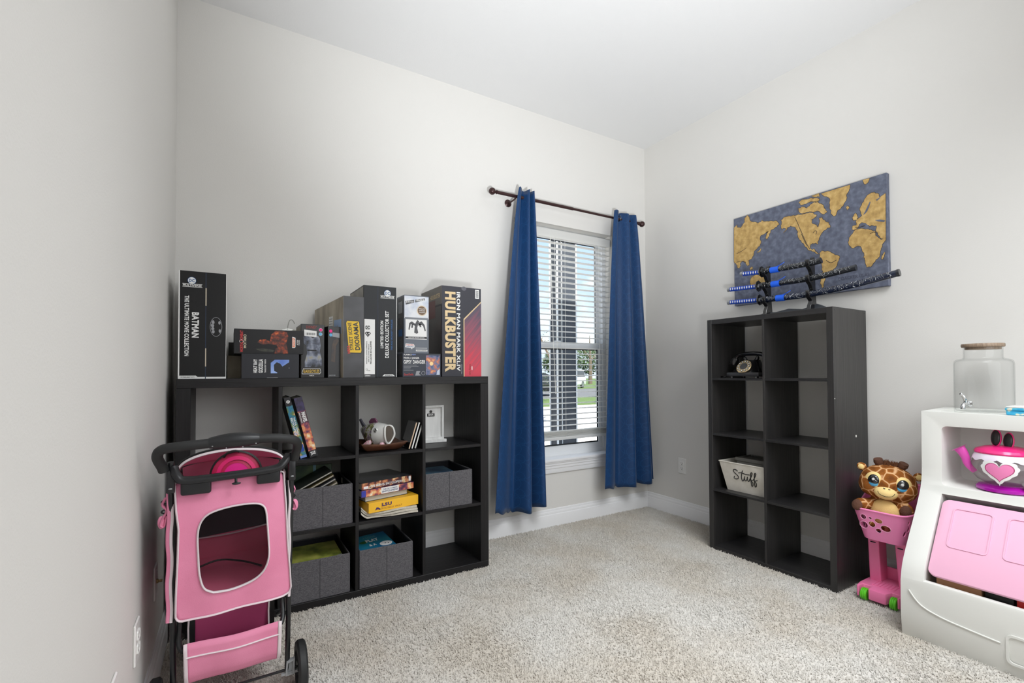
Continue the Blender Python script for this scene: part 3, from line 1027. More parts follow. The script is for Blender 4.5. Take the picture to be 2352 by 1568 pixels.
for u, hh in ((0.74, .07), (0.80, .12), (0.86, .09), (0.90, .05)):
    L.rect(u, u + 0.03, 0.60, 0.60 + hh, M_GREYP, 'art_tower', 0.0017)

# 9 tall two-part collector set, 10 thin white box in front
t, F, L = carton('tall black two-part box with blue side line, behind the thin white box', -2.463, -2.2865, -0.36, 0.32, TOP, 1.606, mat('box_black_cool', (29, 31, 34), 0.4, spec=0.3))
w = F.W
F.rect(0.415, 0.43, 0.0, 0.99, mat('seam_navy', (22, 36, 60), 0.5), 'slip_seam', 0.0008)
MB().box(w - 0.0015, w + 0.0012, -0.001, 0.3, 0, 0.4855, 0.0005).build('white_edge', M_WHITE, t, local=True)
dc_logo(F, 0.715, 0.928, 0.0165)
F.rect(0.50, 0.93, 0.899, 0.903, M_WHITE, 'rule')
F.rect(0.50, 0.93, 0.870, 0.874, M_WHITE, 'rule')
F.text('MULTIVERSE', 0.715, 0.887, 0.41, 0.018, M_WHITE, bold=0.03)
F.text('LIMITED EDITION', 0.545, 0.47, 0.30, 0.09, M_WHITE, rot=90, bold=0.03)
F.text('DELUXE COLLECTOR SET', 0.70, 0.472, 0.52, 0.11, M_WHITE, rot=90, bold=0.03)
F.text('THE MAD MONKEY PARALLEL', 0.845, 0.47, 0.345, 0.055, M_DBLUE, rot=90, bold=0.03, skew=0.2)
F.poly([(0.56, 0.01), (0.95, 0.01), (0.88, 0.032), (0.62, 0.032)], M_WHITE, 'white_plate')
F.text('MCFARLANE TOYS', 0.76, 0.02, 0.22, 0.010, M_INK, lift=0.0014)
L.rect(0.02, 0.98, 0.03, 0.985, mat('side_pale', (156, 152, 142), 0.5, noise=((128, 126, 120), 9, 3)), 'side_print')
t, F, L = carton('thin white box with black lettering standing in front of the tall black set', -2.4645, -2.410, -0.386, 0.022, TOP, 1.424, M_WHITE)
F.rect(0.0, 1.0, 0.0, 0.055, mat('print_graphite', (64, 64, 66), 0.5), 'dark_band')
F.text('SUPERMAN', 0.30, 0.028, 0.5, 0.022, M_WHITE, bold=0.02, lift=0.0016)
F.ring(0.30, 0.855, 0.0125, 0.0008, M_INK)
F.text('DC', 0.30, 0.855, 0.36, 0.055, M_INK, bold=0.03)
F.poly([(0.04, 0.755), (0.14, 0.78), (0.50, 0.78), (0.60, 0.755), (0.32, 0.69)], M_INK, 'shield_emblem')
F.poly([(0.13, 0.753), (0.18, 0.768), (0.47, 0.768), (0.51, 0.755), (0.32, 0.705)], M_WHITE, 'shield_emblem', 0.0009)
F.text('S', 0.315, 0.744, 0.24, 0.055, M_INK, bold=0.05, lift=0.0014)
F.text('GHOSTS OF KRYPTON', 0.60, 0.425, 0.39, 0.15, M_INK, rot=-90, bold=0.025)
F.text('ROGUEL GHOST OF ZOD', 0.40, 0.415, 0.31, 0.075, M_INK, rot=-90, bold=0.02)
F.text('SUPERMAN GHOST 2 EDITION', 0.22, 0.425, 0.39, 0.075, M_INK, rot=-90, bold=0.02)
F.ring(0.22, 0.135, 0.005, 0.001, M_INK)
F.text('AGES', 0.42, 0.115, 0.25, 0.012, M_INK)

# 11 wide low box, 12 talking box on it
t, F, L = carton('low slate box with a glowing mech picture, under the spider-legged figure box', -2.256, -2.0345, -0.37, 0.2, TOP, 1.2495, mat('box_slate_blue', (60, 64, 74), 0.42, spec=0.3))
M_MECH = mat('art_mech', (120, 110, 130), 0.5, ramp=([(0.3, (52, 66, 110)), (0.45, (110, 120, 150)), (0.56, (190, 110, 90)), (0.68, (232, 176, 120))], 38, 4))
F.rect(0.60, 0.97, 0.08, 0.93, M_MECH, 'mech_picture')
F.disc(0.745, 0.57, 0.011, mat('art_glow', (250, 214, 150), 0.5), 'glow_art', 0.001)
F.poly([(0.97, 0.08), (0.97, 0.35), (0.90, 0.25), (0.88, 0.08)], mat('print_pale_sky', (196, 206, 224), 0.5), 'art_corner', 0.001)
F.text('PLAMAX', 0.13, 0.945, 0.20, 0.06, M_WHITE, bold=0.02)
F.text('MJ03', 0.285, 0.945, 0.09, 0.06, mat('print_lilac', (140, 160, 220), 0.5), bold=0.02)
F.text('MARK-3 JAEGER', 0.225, 0.80, 0.40, 0.10, M_WHITE, bold=0.02)
F.text('GIPSY DANGER', 0.30, 0.64, 0.56, 0.16, M_WHITE, bold=0.025)
for k, ww in enumerate((0.33, 0.38, 0.19, 0.17, 0.25)):
    F.rect(0.025, 0.025 + ww, 0.50 - k * 0.055, 0.515 - k * 0.055, M_GREYP, 'small_print')
F.text('Good Smile', 0.15, 0.11, 0.24, 0.09, M_RED, bold=0.02)
F.poly([(0.32, 0.06), (0.35, 0.25), (0.45, 0.25), (0.42, 0.14), (0.47, 0.06)], M_GREYP, 'maker_mark')
F.ring(0.53, 0.16, 0.011, 0.002, M_GREYP)
L.rect(0.05, 0.95, 0.1, 0.9, mat('side_dim_art', (46, 46, 50), 0.4, noise=((78, 76, 74), 40, 3)), 'side_print')

t, F, L = carton('upright grey-white box with a spider-legged figure drawing and round seal', -2.245, -2.102, -0.36, 0.128, 1.2495, 1.572, mat('box_grey_blue', (96, 102, 112), 0.42))
M_CLOUD = mat('print_cloud', (205, 210, 220), 0.5, ramp=([(0.35, (176, 186, 206)), (0.6, (222, 224, 228))], 12, 3))
F.rect(0.01, 0.99, 0.60, 0.985, M_CLOUD, 'pale_print')
F.rect(0.03, 0.97, 0.28, 0.62, mat('print_mid_grey', (120, 124, 130), 0.5), 'picture_frame', 0.0009)
F.rect(0.06, 0.91, 0.245, 0.585, M_WHITE, 'picture_plate', 0.0013)
F.rect(0.06, 0.91, 0.258, 0.29, M_INK2, 'caption_bar', 0.0016)
F.text('PUSH FOR TALKING ACTION', 0.485, 0.274, 0.65, 0.014, M_WHITE, lift=0.0022)
M_DRAW = mat('drawing_grey', (84, 84, 86), 0.6)
for pts in ([(0.40, 0.36), (0.50, 0.34), (0.56, 0.36), (0.52, 0.44), (0.55, 0.50), (0.60, 0.56), (0.52, 0.58), (0.45, 0.52), (0.42, 0.46)],
            [(0.45, 0.51), (0.30, 0.55), (0.20, 0.52), (0.17, 0.41), (0.21, 0.40), (0.26, 0.50), (0.34, 0.50), (0.45, 0.47)],
            [(0.56, 0.53), (0.70, 0.56), (0.82, 0.50), (0.87, 0.40), (0.83, 0.39), (0.76, 0.48), (0.68, 0.50), (0.56, 0.48)],
            [(0.28, 0.44), (0.34, 0.44), (0.36, 0.50), (0.30, 0.51)], [(0.62, 0.46), (0.69, 0.46), (0.66, 0.51), (0.60, 0.51)]):
    F.poly(pts, M_DRAW, 'figure_drawing', 0.0018)
F.poly([(0.06, 0.83), (0.40, 0.875), (0.40, 0.925), (0.05, 0.895)], M_DRAW, 'title_plate', 0.0009)
F.poly([(0.44, 0.88), (0.82, 0.925), (0.84, 0.965), (0.45, 0.93)], M_DRAW, 'title_plate', 0.0009)
F.text('JUSTICE', 0.22, 0.882, 0.30, 0.035, M_WHITE, rot=4, bold=0.03)
F.text('LEAGUE', 0.64, 0.925, 0.32, 0.035, M_WHITE, rot=4, bold=0.03)
F.disc(0.71, 0.745, 0.0245, mat('seal_brown', (112, 86, 62), 0.5), 'seal_disc', 0.0010)
F.ring(0.71, 0.745, 0.0285, 0.003, M_GOLD, lift=0.0012)
for k, s in enumerate(('MULTI', 'PHRASE', 'TALKING')):
    F.text(s, 0.71, 0.775 - k * 0.03, 0.24, 0.018, M_WHITE, lift=0.0018)
F.poly([(0.04, 0.105), (0.06, 0.17), (0.38, 0.165), (0.42, 0.13), (0.40, 0.10), (0.33, 0.095), (0.31, 0.07), (0.27, 0.095)], M_WHITE, 'speech_plate', 0.0011)
F.text('TALKING', 0.225, 0.148, 0.30, 0.024, M_RED, bold=0.02, lift=0.0018)
F.text('HEROEZ', 0.235, 0.118, 0.28, 0.022, M_DBLUE, bold=0.02, lift=0.0018)
F.rect(0.46, 0.93, 0.085, 0.105, M_GREYP, 'name_bar')
F.rect(0.47, 0.94, 0.04, 0.068, M_WHITE, 'name_bar')
F.text('KNIGHTCRAWLER', 0.705, 0.054, 0.40, 0.014, M_INK, lift=0.0016)
L.rect(0.1, 0.9, 0.03, 0.97, mat('side_window_dark', (34, 36, 42), 0.15), 'side_window')
for v0, v1, mm in ((0.70, 0.90, M_GREYP), (0.50, 0.62, M_DRAW), (0.30, 0.42, M_DBLUE), (0.12, 0.24, M_DRAW)):
    L.rect(0.25, 0.78, v0, v1, mm, 'side_picture', 0.001)

# 13 big box with gold lettering
t, F, L = carton('big charcoal box with tall gold lettering and red striped panel, rightmost on the bookcase', -2.027, -1.777, -0.37, 0.335, TOP, 1.642, mat('box_charcoal_blue', (56, 56, 63), 0.42, spec=0.3))
F.text('HULKBUSTER', 0.205, 0.495, 0.890, 0.285, mat('title_edge', (40, 36, 40), 0.5), rot=-90, bold=0.05, lift=0.001)
F.text('HULKBUSTER', 0.205, 0.495, 0.885, 0.268, M_GOLD, rot=-90, bold=0.05, lift=0.0016)
F.text('IRON MAN MARK XLIV', 0.41, 0.50, 0.88, 0.092, M_WHITE, rot=-90, bold=0.03)
F.text('MARVEL', 0.49, 0.08, 0.11, 0.025, M_GREYP, rot=-90)
M_STRIPE = mat('red_stripes', (170, 60, 76), 0.45)
def stripes(m):
    nt = m.node_tree
    b = nt.nodes['Principled BSDF']
    tc = nt.nodes.new('ShaderNodeTexCoord')
    mp = nt.nodes.new('ShaderNodeMapping')
    rt_ = nt.nodes.new('ShaderNodeMapping')
    rt_.inputs['Rotation'].default_value = (0, math.radians(50), 0)
    nt.links.new(tc.outputs['Object'], rt_.inputs[0])
    nt.links.new(rt_.outputs[0], mp.inputs[0])
    wv = nt.nodes.new('ShaderNodeTexNoise')
    mp.inputs['Scale'].default_value = (0.4, 1, 9)
    wv.inputs['Scale'].default_value = 9
    wv.inputs['Detail'].default_value = 4
    nt.links.new(mp.outputs[0], wv.inputs['Vector'])
    sp = nt.nodes.new('ShaderNodeSeparateXYZ')
    nt.links.new(tc.outputs['Object'], sp.inputs[0])
    ml = nt.nodes.new('ShaderNodeMath')
    ml.operation = 'MULTIPLY_ADD'
    ml.inputs[1].default_value = -1.55
    ml.inputs[2].default_value = 0.68
    nt.links.new(sp.outputs['Z'], ml.inputs[0])
    ad = nt.nodes.new('ShaderNodeMath')
    ad.operation = 'MULTIPLY_ADD'
    ad.inputs[1].default_value = 0.7
    nt.links.new(wv.outputs['Fac'], ad.inputs[0])
    nt.links.new(ml.outputs[0], ad.inputs[2])
    cr = nt.nodes.new('ShaderNodeValToRGB')
    e = cr.color_ramp.elements
    e[0].position, e[0].color = 0.42, (*lin((78, 70, 86)), 1)
    e[1].position, e[1].color = 0.92, (*lin((204, 62, 80)), 1)
    k = e.new(0.66)
    k.color = (*lin((138, 74, 92)), 1)
    nt.links.new(ad.outputs[0], cr.inputs[0])
    nt.links.new(cr.outputs[0], b.inputs['Base Color'])
stripes(M_STRIPE)
F.poly([(0.54, 0.0), (1.0, 0.0), (1.0, 0.855), (0.54, 0.645)], M_GOLD, 'gold_line', 0.0008)
F.poly([(0.563, 0.0), (1.0, 0.0), (1.0, 0.84), (0.563, 0.635)], M_STRIPE, 'striped_panel', 0.0012)
F.rect(0.845, 0.945, 0.885, 0.985, M_WHITE, 'barcode_label')
for k in range(9):
    F.rect(0.86, 0.93, 0.895 + k * 0.0095, 0.899 + k * 0.0095 + 0.0015 * (k % 2), M_INK, 'bar', 0.0011)
F.text('Infinity Saga', 0.70, 0.08, 0.12, 0.06, MATS['print_maroon'], rot=-90, lift=0.0018)
F.rect(0.745, 0.765, 0.075, 0.115, M_WHITE, 'printed_mark', 0.0018)
F.disc(0.55, 0.985, 0.016, mat('tape_grey', (84, 84, 92), 0.3), 'tape_seal', 0.001, ry=0.012)
L.rect(0.0, 1.0, 0.80, 1.0, mat('side_band_grey', (112, 108, 104), 0.5), 'side_print')
L.rect(0.05, 0.97, 0.04, 0.78, mat('side_maroon_window', (38, 26, 28), 0.2, ramp=([(0.35, (24, 20, 22)), (0.6, (54, 34, 34)), (0.75, (96, 62, 58))], 12, 4)), 'side_window')
L.text('HULKBUSTER', 0.70, 0.90, 0.46, 0.05, M_GOLD, bold=0.02)
L.rect(0.30, 0.70, 0.66, 0.86, mat('side_red_patch', (100, 52, 50), 0.4), 'side_patch', 0.001)

# ------------------------------------------------------------------ storage bins
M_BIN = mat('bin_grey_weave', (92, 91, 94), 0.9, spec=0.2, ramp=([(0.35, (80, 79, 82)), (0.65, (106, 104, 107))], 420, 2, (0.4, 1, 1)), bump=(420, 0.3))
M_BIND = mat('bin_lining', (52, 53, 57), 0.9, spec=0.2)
def bin_(label, x0, x1, z0, h, yf=-0.386, yb=-0.05):
    t = thing('storage_bin', label, 'storage bin', ((x0 + x1) / 2, (yf + yb) / 2, z0), group='grey fabric storage bins in the bookcase')
    T = 0.005
    b = MB()
    O = [(x0, yf, z0), (x1, yf, z0), (x1, yb, z0), (x0, yb, z0)]
    I = [(x0 + T, yf + T, z0), (x1 - T, yf + T, z0), (x1 - T, yb - T, z0), (x0 + T, yb - T, z0)]
    b.ring(O, I, (0, 0, h))
    b.build('shell', M_BIN, t, smooth=None)
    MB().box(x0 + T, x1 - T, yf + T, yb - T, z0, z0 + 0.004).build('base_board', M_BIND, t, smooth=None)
    lin_ = MB()
    i2 = [(x0 + T + .001, yf + T + .001, z0 + .004), (x1 - T - .001, yf + T + .001, z0 + .004), (x1 - T - .001, yb - T - .001, z0 + .004), (x0 + T + .001, yb - T - .001, z0 + .004)]
    i1 = [(x0 + T, yf + T, z0 + .004), (x1 - T, yf + T, z0 + .004), (x1 - T, yb - T, z0 + .004), (x0 + T, yb - T, z0 + .004)]
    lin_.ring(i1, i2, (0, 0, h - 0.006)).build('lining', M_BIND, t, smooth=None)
    rim = MB().tube([(x0 + .002, yf + .002, z0 + h), (x1 - .002, yf + .002, z0 + h), (x1 - .002, yb - .002, z0 + h), (x0 + .002, yb - .002, z0 + h)], 0.0036, 6, closed=True)
    rim.build('rim', M_BIN, t)
    xm = (x0 + x1) / 2
    MB().box(xm - 0.0012, xm + 0.0012, yf - 0.0012, yf + 0.001, z0 + 0.002, z0 + h - 0.002).build('seam', mat('bin_seam', (60, 59, 62), 0.9), t, smooth=None)
    for x in (x0 + 0.0015, x1 - 0.0015):
        MB().tube([(x, yf + 0.001, z0 + 0.003), (x, yf + 0.001, z0 + h)], 0.0028, 6).build('corner_seam', M_BIN, t)
    return t
bin_('grey fabric bin overflowing with slanted books, left bin on the middle shelf', -2.806, -2.524, S1, 0.196)
bin_('grey fabric bin in the middle row, right column, pale blue book inside', -2.131, -1.848, S1, 0.196)
bin_('grey fabric bin on the bottom row next to the stroller, yellow-green book inside', -2.818, -2.536, 0.038, 0.190)
bin_('grey fabric bin on the bottom row, blue animal book inside', -2.487, -2.206, 0.038, 0.190)

# ------------------------------------------------------------------ books
M_PAGE = mat('page_white', (214, 210, 198), 0.8, noise=((196, 192, 180), 200, 2, (1, 1, 30)))
def book(name, label, W, D, T, cover, M, cat='book', group=None, spine='front'):
    """closed book: W along x, D along y, T thick in z, local origin at lower-front-left corner; spine on the front (y=0) or 'none' to show pages"""
    t = thing(name, label, cat, (0, 0, 0), (0, 0, 0), group)
    t.matrix_basis = M
    c = MB()
    c.box(0, W, 0, D, 0, 0.0022, 0.0004)
    c.box(0, W, 0, D, T - 0.0022, T, 0.0004)
    if spine == 'front':
        c.box(0, W, 0, 0.0022, 0, T, 0.0004)
    elif spine == 'back':
        c.box(0, W, D - 0.0022, D, 0, T, 0.0004)
    c.build('cover', cover, t, smooth=None, local=True)
    y0, y1 = (0.002, D - 0.004) if spine == 'front' else (0.004, D - 0.002)
    MB().box(0.003, W - 0.003, y0, y1, 0.0021, T - 0.0021).build('pages', M_PAGE, t, smooth=None, local=True)
    return t, Face(t, (0, 0, 0), (W, 0, 0), (0, 0, T), local=True)
def TR(loc, rx=0, ry=0, rz=0):
    return Matrix.Translation(Vector(loc)) @ Euler((math.radians(rx), math.radians(ry), math.radians(rz)), 'XYZ').to_matrix().to_4x4()

M_COMIC1 = mat('comic_art_teal', (60, 120, 150), 0.4, ramp=([(0.3, (26, 40, 60)), (0.42, (40, 120, 150)), (0.52, (90, 120, 60)), (0.6, (222, 176, 120)), (0.72, (60, 80, 170))], 26, 4))
M_COMIC2 = mat('comic_art_warm', (190, 120, 80), 0.4, ramp=([(0.3, (46, 34, 56)), (0.42, (110, 60, 90)), (0.52, (206, 110, 80)), (0.62, (236, 190, 130)), (0.74, (240, 226, 210))], 30, 4))
M_COMIC3 = mat('comic_art_dark', (90, 60, 60), 0.4, ramp=([(0.32, (30, 32, 40)), (0.45, (92, 48, 46)), (0.55, (190, 120, 80)), (0.64, (226, 200, 150)), (0.75, (60, 70, 130))], 34, 4))
M_COVER_DK = mat('cover_dark', (36, 36, 40), 0.3)
def leaning(label, xb, W_, T_, D_, yf, ang, art, prints):
    # stands on its bottom edge: local x = up the spine, thickness to the right, spine facing the room
    c, s = math.cos(math.radians(ang)), math.sin(math.radians(ang))
    X = Vector((-s, 0, c))      # up along the spine, leaning left
    Z = Vector((-c, 0, -s))     # thickness towards the left
    Y = Vector((0, 1, 0))
    M = Matrix((X, Y, Z)).transposed().to_4x4()
    M.translation = Vector((xb, yf, S2 + 0.0005 + T_ * s))
    t, F = book('comic_book', label, W_, D_, T_, M_COVER_DK, M, group='thick comic books leaning on the top shelf')
    F.rect(0, 1, 0.02, 0.98, art, 'spine_art')
    prints(F)
    return t
def p1(F):
    F.rect(0.86, 1.0, 0.02, 0.98, M_COVER_DK, 'spine_band', 0.0008)
    F.disc(0.93, 0.5, 0.008, M_WHITE, 'logo_disc', 0.0011)
    F.text('DC', 0.93, 0.5, 0.035, 0.3, M_INK, rot=180, lift=0.0016)
    F.rect(0.0, 0.04, 0.02, 0.98, M_SKYB, 'spine_band', 0.0008)
    F.rect(0.10, 0.22, 0.1, 0.9, mat('print_royal', (30, 70, 160), 0.4), 'spine_band', 0.0008)
    F.text('THE DC COMICS', 0.52, 0.32, 0.30, 0.26, M_WHITE, rot=180, bold=0.03)
    F.text('ENCYCLOPEDIA', 0.52, 0.68, 0.30, 0.30, M_WHITE, rot=180, bold=0.04)
def p2(F):
    F.rect(0.78, 1.0, 0.02, 0.98, mat('print_violet', (62, 52, 92), 0.4, noise=((36, 32, 48), 40, 3)), 'spine_band', 0.0008)
    F.rect(0.58, 0.76, 0.02, 0.98, mat('print_plum', (70, 44, 52), 0.4), 'spine_band', 0.0008)
    F.text('MARVEL', 0.67, 0.36, 0.17, 0.48, M_WHITE, rot=180, bold=0.05)
    F.text('ENCYCLOPEDIA', 0.67, 0.80, 0.17, 0.16, M_WHITE, rot=180, bold=0.02)
    F.rect(0.0, 0.11, 0.02, 0.98, M_COVER_DK, 'spine_band', 0.0008)
    F.text('DK', 0.06, 0.5, 0.06, 0.6, M_WHITE, rot=180, bold=0.03)
leaning('leaning comic book with teal and white lettered spine, left of the pair', -2.735, 0.306, 0.030, 0.23, -0.36, 14.5, M_COMIC1, p1)
leaning('leaning comic book with orange spine and a white lettered band, right of the pair', -2.684, 0.303, 0.038, 0.23, -0.36, 14.5, M_COMIC2, p2)

# loose CD cases leaning in the third column
M_CASE = mat('case_black_gloss', (26, 27, 30), 0.12)
for k, (lab, xb, hh, edge) in enumerate((('slim case with a tan edge, left of three leaning cases', -2.217, 0.150, (196, 172, 146)), ('slim case with a white edge, middle of three leaning cases', -2.201, 0.150, (224, 224, 222)), ('double slim case with two pale edges, right of three leaning cases', -2.183, 0.156, (206, 206, 200)))):
    a = math.radians(17)
    X = Vector((math.sin(a), 0, math.cos(a)))
    Z = Vector((-math.cos(a), 0, math.sin(a)))
    M = Matrix((X, Vector((0, 1, 0)), Z)).transposed().to_4x4()
    M.translation = Vector((xb, -0.375, S2 + 0.0005))
    t = thing('disc_case', lab, 'disc case', group='slim cases leaning on the top shelf')
    t.matrix_basis = M
    MB().box(0, hh, 0, 0.13, 0, 0.0105, 0.0008).build('case', M_CASE, t, local=True)
    MB().box(0.002, hh - 0.002, -0.0008, 0.01, 0.0018, 0.0088, 0.0004).build('spine_insert', mat('edge_%d' % k, edge, 0.5), t, local=True, label='pale printed spine insert')

# flat stack in the third column, middle row
SX = -2.484
t, F = book('encyclopedia', 'large comic encyclopedia with dark cover, topmost of the flat book stack', 0.297, 0.245, 0.036, mat('cover_glossy_dark', (44, 46, 50), 0.18, noise=((70, 70, 72), 8, 3)), TR((SX + 0.005, -0.392, 0.5385), 0, 0, 14), group='books stacked flat in the third column')
F.rect(0.0, 1, 0.03, 0.97, M_COMIC3, 'spine_art')
F.rect(0.03, 0.13, 0.1, 0.55, M_RED, 'spine_logo', 0.001)
F.rect(0.035, 0.125, 0.14, 0.5, M_WHITE, 'spine_logo', 0.0014)
F.text('THE MARVEL ENCYCLOPEDIA', 0.49, 0.38, 0.64, 0.34, M_WHITE, bold=0.02, lift=0.0018)
F.rect(0.94, 0.985, 0.15, 0.85, M_WHITE, 'spine_logo', 0.0012)
t, F = book('encyclopedia', 'large comic encyclopedia with a white title box on its spine, second in the flat stack', 0.305, 0.245, 0.036, mat('cover_purple', (60, 44, 96), 0.25), TR((SX + 0.003, -0.396, 0.502), 0, 0, 12), group='books stacked flat in the third column')
F.rect(0.0, 1, 0.03, 0.97, M_COMIC2, 'spine_art')
F.rect(0.0, 0.08, 0.05, 0.95, mat('print_violet_blue', (52, 62, 160), 0.4), 'spine_band', 0.0009)
F.rect(0.36, 0.70, 0.08, 0.94, M_WHITE, 'title_box', 0.001)
F.text('THE DC COMICS', 0.53, 0.68, 0.28, 0.2, mat('print_navy', (36, 48, 110), 0.4), bold=0.02, lift=0.0016)
F.text('ENCYCLOPEDIA', 0.53, 0.36, 0.30, 0.26, MATS['print_navy'], bold=0.03, lift=0.0016)
t, F = book('album_book', 'thick book showing its white page edges, between the comics and the yellow box', 0.25, 0.20, 0.030, M_COVER_DK, TR((SX + 0.028, -0.372, 0.4715), 0, 0, 12), group='books stacked flat in the third column', spine='back')
t = thing('book_box', 'yellow boxed book with purple lettering in the flat stack', 'book', (0, 0, 0), group='books stacked flat in the third column')
t.matrix_basis = TR((SX + 0.037, -0.408, 0.4195), 0, 0, 9)
MB().box(0, 0.285, 0, 0.225, 0, 0.0515, 0.0012).build('slipcase', mat('slip_yellow', (243, 186, 44), 0.45), t, local=True)
F = Face(t, (0, 0, 0), (0.285, 0, 0), (0, 0, 0.0515), local=True)
M_PURP = mat('print_purple', (72, 44, 96), 0.5)
F.text('LSU', 0.35, 0.66, 0.19, 0.34, M_PURP, bold=0.05)
F.text('FOOTBALL VAULT', 0.455, 0.28, 0.40, 0.18, mat('print_ochre', (178, 122, 40), 0.5), bold=0.01)
F.rect(0.245, 0.25, 0.16, 0.84, MATS['print_ochre'], 'rule')
F.poly([(0.12, 0.22), (0.15, 0.50), (0.19, 0.44), (0.225, 0.30), (0.22, 0.18), (0.17, 0.28)], M_PURP, 'printed_emblem')
# folded canvas bag under the yellow box
M_CANVAS = mat('canvas_cream', (206, 200, 186), 0.9, noise=((190, 184, 170), 60, 2), bump=(300, 0.3))
t = thing('canvas_bag', 'folded cream canvas bag under the yellow boxed book', 'bag', (SX + 0.16, -0.27, S1))
def bagf(k):
    def f(u, v):
        x = SX + 0.002 + 0.300 * u
        y = -0.394 + 0.30 * v
        z = S1 + 0.001 + k * 0.0115 + 0.0025 * math.sin(u * 9 + k) * math.sin(v * 5 + 1)
        e = max(0, 0.12 - u) / 0.12
        z += 0.030 * e ** 1.5 + 0.004
        return (x + 0.004 * math.sin(v * 8 + k), y + 0.010 * math.sin(u * 5 + k * 1.3) + 0.004 * k, z)
    return f
b = MB()
for k in range(3):
    b.grid(bagf(k), 30, 14, thick=(0, 0, 0.0085))
b.build('cloth', M_CANVAS, t, smooth=60)

# books inside the bins
def loose_book(label, M, W, D, T, cover, group=None, name='picture_book', spine='front'):
    return book(name, label, W, D, T, cover, M, group=group, spine=spine)
M_GREENB = mat('cover_green', (44, 74, 44), 0.4, ramp=([(0.4, (28, 56, 38)), (0.6, (66, 92, 48))], 10, 3))
t, F = loose_book('tall dark green book standing at the back of the overflowing bin', TR((-2.80, -0.175, S1 + 0.012), 84, 0, -8), 0.21, 0.262, 0.012, M_GREENB, spine='back')
G = Face(t, (0, 0, 0.012), (0.21, 0, 0), (0, 0.262, 0), local=True)
G.rect(0.56, 0.63, 0.0, 1.0, mat('print_teal_pale', (110, 150, 160), 0.5), 'cover_band')
G.text('COLORS', 0.78, 0.62, 0.60, 0.12, mat('print_lime', (140, 168, 40), 0.5), rot=90, bold=0.03)
G.text('WORLD', 0.91, 0.62, 0.50, 0.07, MATS['print_lime'], rot=90, bold=0.02)
G.rect(0.66, 0.70, 0.55, 0.9, M_YEL, 'cover_stripe')
covers = [(40, 44, 40), (90, 80, 50), (60, 60, 66), (120, 110, 90), (70, 84, 60)]
for k in range(5):
    lab = ['uppermost slanted book in the overflowing bin, dark cover', 'second slanted book in the overflowing bin, brown cover', 'third slanted book in the overflowing bin, grey cover', 'fourth slanted book in the overflowing bin, beige cover', 'lowest slanted book in the overflowing bin, olive cover'][k]
    loose_book(lab, TR((-2.797 + 0.014 * k, -0.372, S1 + 0.176 - 0.0165 * k), 0, -25, 2), 0.20 - 0.006 * k, 0.17, 0.0095, mat('cover_misc_%d' % k, covers[k], 0.4), 'slanted books in the overflowing bin', spine='back')
loose_book('small beige book leaning at the right of the overflowing bin', TR((-2.628, -0.30, S1 + 0.142), 0, -28, 10), 0.06, 0.12, 0.008, mat('cover_beige', (150, 140, 120), 0.5), spine='back')
t, F = loose_book('pale blue book lying in the right column bin', TR((-2.115, -0.345, S1 + 0.150), 3, 0, 2), 0.22, 0.25, 0.012, mat('cover_steel_blue', (70, 110, 140), 0.35, ramp=([(0.4, (44, 78, 110)), (0.6, (96, 136, 158))], 9, 3)))
G = Face(t, (0, 0, 0.012), (0.22, 0, 0), (0, 0.25, 0), local=True)
G.text('WORLD', 0.2, 0.2, 0.25, 0.10, M_WHITE, bold=0.02)
t, F = loose_book('yellow-green picture book lying in the bottom bin next to the stroller', TR((-2.80, -0.345, 0.038 + 0.142), 5, 0, 2), 0.25, 0.245, 0.012, mat('cover_lime', (160, 168, 70), 0.4, ramp=([(0.36, (90, 104, 40)), (0.5, (158, 166, 72)), (0.62, (192, 192, 96)), (0.75, (120, 104, 60))], 9, 3)))
G = Face(t, (0, 0, 0.012), (0.25, 0, 0), (0, 0.245, 0), local=True)
G.poly([(0.68, 0.08), (0.72, 0.16), (0.84, 0.14), (0.86, 0.06), (0.78, 0.03)], mat('print_leaf', (50, 96, 50), 0.5), 'leaf_print')
G.poly([(0.84, 0.06), (0.86, 0.20), (0.99, 0.24), (0.99, 0.06)], M_GREYP, 'grey_print', 0.001)
t, F = loose_book('blue children\'s picture book with a white creature, lying in a bottom bin', TR((-2.450, -0.355, 0.038 + 0.128), 10, 0, 10), 0.20, 0.22, 0.016, mat('cover_sea', (22, 108, 146), 0.4, ramp=([(0.4, (18, 92, 138)), (0.6, (34, 126, 146))], 6, 2)))
G = Face(t, (0, 0, 0.016), (0.20, 0, 0), (0, 0.22, 0), local=True)
G.text('I LOVE', 0.50, 0.84, 0.34, 0.08, MATS['print_teal_pale'], rot=0, bold=0.02)
G.text('PLAY', 0.50, 0.68, 0.36, 0.13, M_WHITE, rot=0, bold=0.05)
G.text('& A', 0.42, 0.46, 0.2, 0.10, M_WHITE, rot=0, bold=0.04)
G.disc(0.78, 0.40, 0.036, M_WHITE, 'creature_print', ry=0.024)
G.disc(0.76, 0.40, 0.004, M_INK, 'creature_eye', 0.001)
G.disc(0.84, 0.38, 0.004, M_INK, 'creature_eye', 0.001)
G.disc(0.25, 0.66, 0.022, MATS['print_leaf'], 'leaf_print', ry=0.014)
F.rect(0, 1, 0.05, 0.95, mat('edge_cream', (206, 200, 170), 0.6), 'spine_print')

